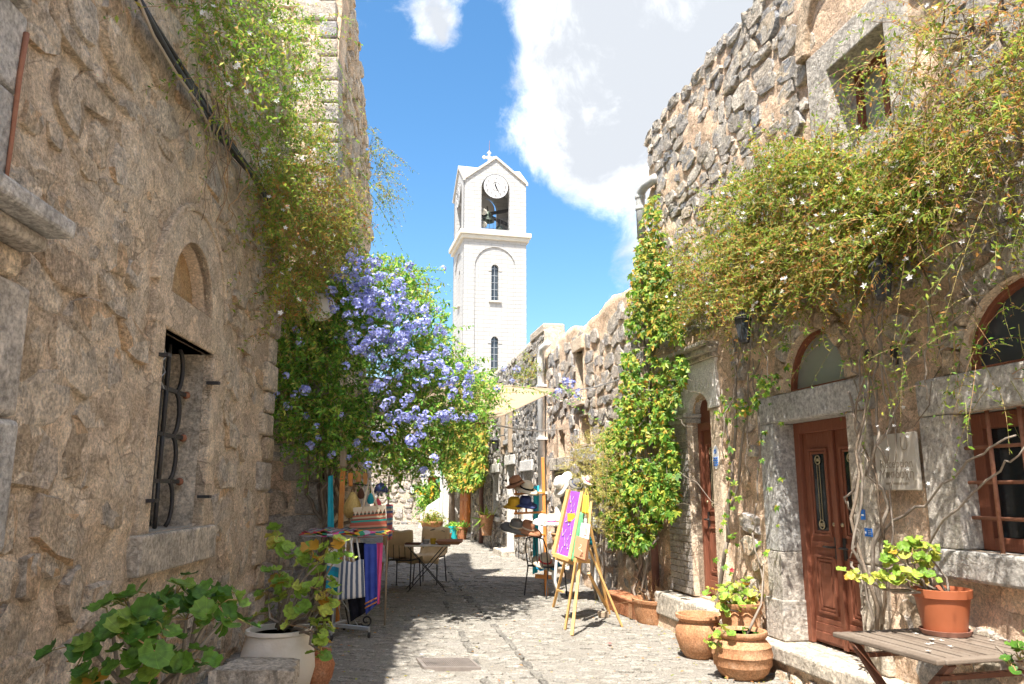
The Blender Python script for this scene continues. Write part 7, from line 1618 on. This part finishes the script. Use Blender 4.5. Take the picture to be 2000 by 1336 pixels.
MB().tube([c+Vector((.1, 0, .5)), RF.pt(21.7, .9, 0)], .012, 5).build('hook', 'black_iron', t)
al = thing('aloe_plant', c+Vector((0, 0, .5)), 'drooping aloe in the wall hung clay pot', 'plant'); n_ = 26; d = unit(RNG.normal(size=(n_, 3))+np.array([-.1, -.2, .7])); V1 = leaf_quads(np.tile(np.array(c+Vector((0, 0, .48))), (n_, 1)), d, rdir(RNG, n_), RNG.uniform(.25, .5, n_), np.full(n_, .05), .3, .45); np_obj('blades', *V1, 'geranium_light', al)
AW = thing('green_awning', RF.pt(32, 2.6, .4), 'small green awning on a strut by the far white post', 'awning')
p0, p1_, p2_, p3_ = [atY(x, y, 31) for x, y in ((850, 938), (872, 930), (872, 936), (851, 944))]; MB().hexa([p0, p1_, p1_+Vector((.1, .8, .1)), p0+Vector((.1, .8, .1)), p3_, p2_, p2_+Vector((.1, .8, .1)), p3_+Vector((.1, .8, .1))]).build('roof', 'green_cloth', AW); MB().tube([atY(850, 940, 31), atY(870, 975, 31.2)], .03, 5).build('strut', 'black_iron', AW)
WP = thing('white_post', atY(860, 1040, 30.5), 'white painted post with green pipe before the far vine', 'post'); c = atY(861, 1040, 30.6); c.z = 0; MB().box((c.x-.05, c.y-.05, 0), (c.x+.05, c.y+.05, 2.4)).build('shaft', 'white_paint', WP); MB().tube([atY(862, 930, 30.4), atY(862, 860, 30.4)], .04, 6).build('pipe', 'green_cloth', WP)
WC = thing('white_slope', atY(835, 1030, 32), 'whitewashed stair wall before the far house', 'wall'); a, b = atY(816, 1034, 32.5), atY(858, 1034, 32.5); a.z = 0; b.z = 0
MB().hexa([a, b, b+Vector((0, .4, 0)), a+Vector((0, .4, 0)), a+Vector((.35, 0, .9)), b+Vector((0, 0, 1.25)), b+Vector((0, .4, 1.25)), a+Vector((.35, .4, .9))]).build('body', 'whitewash', WC, bevel=.02)

# ------------------------------------------------------------------ litter fallen on the paving
rng = np.random.default_rng(77)
n_ = 420; X_ = rng.uniform(-2.2, 2.2, n_); Y_ = 6.8+rng.random(n_)**1.6*9; side = rng.random(n_) < .6
X_ = np.where(side, np.where(rng.random(n_) < .6, RA+RB*Y_-.15-np.abs(rng.normal(0, .35, n_)), -2.2+np.abs(rng.normal(0, .4, n_))), X_)
B_ = np.stack([X_, Y_, np.array([gz(a, b) for a, b in zip(X_, Y_)])+.022], 1); d_ = rng.normal(size=(n_, 3))*np.array([1, 1, .15])
V, Fc = leaf_quads(B_, d_, np.tile(np.array([[0, 0, 1.]]), (n_, 1))+rng.normal(0, .3, (n_, 3)), rng.uniform(.02, .05, n_), rng.uniform(.012, .025, n_), .3)
tag(np_obj('fallen_leaves', V, Fc, 'jasmine_dry'), 'dry leaves and petals scattered over the paving', 'leaves', None, 'stuff')
for i, (x, y, m, lb) in enumerate(((1191, 1262, 'red_petal', 'red petal fallen on the paving before the trough'), (824, 1285, 'plumbago_petal', 'blue petal fallen beside the drain grating'), (1398, 1298, 'red_petal', 'red petal lying between the clay pots'))):
    p = atZ(x, y); p.z = gz(p.x, p.y)+.025; V, Fc = star_flowers(rng, np.zeros((1, 3)), np.array([[0, .1, 1.]]), .03, 4, .8); o = np_obj('fallen_petal', V, Fc, m); o.location = p; tag(o, lb, 'petal')
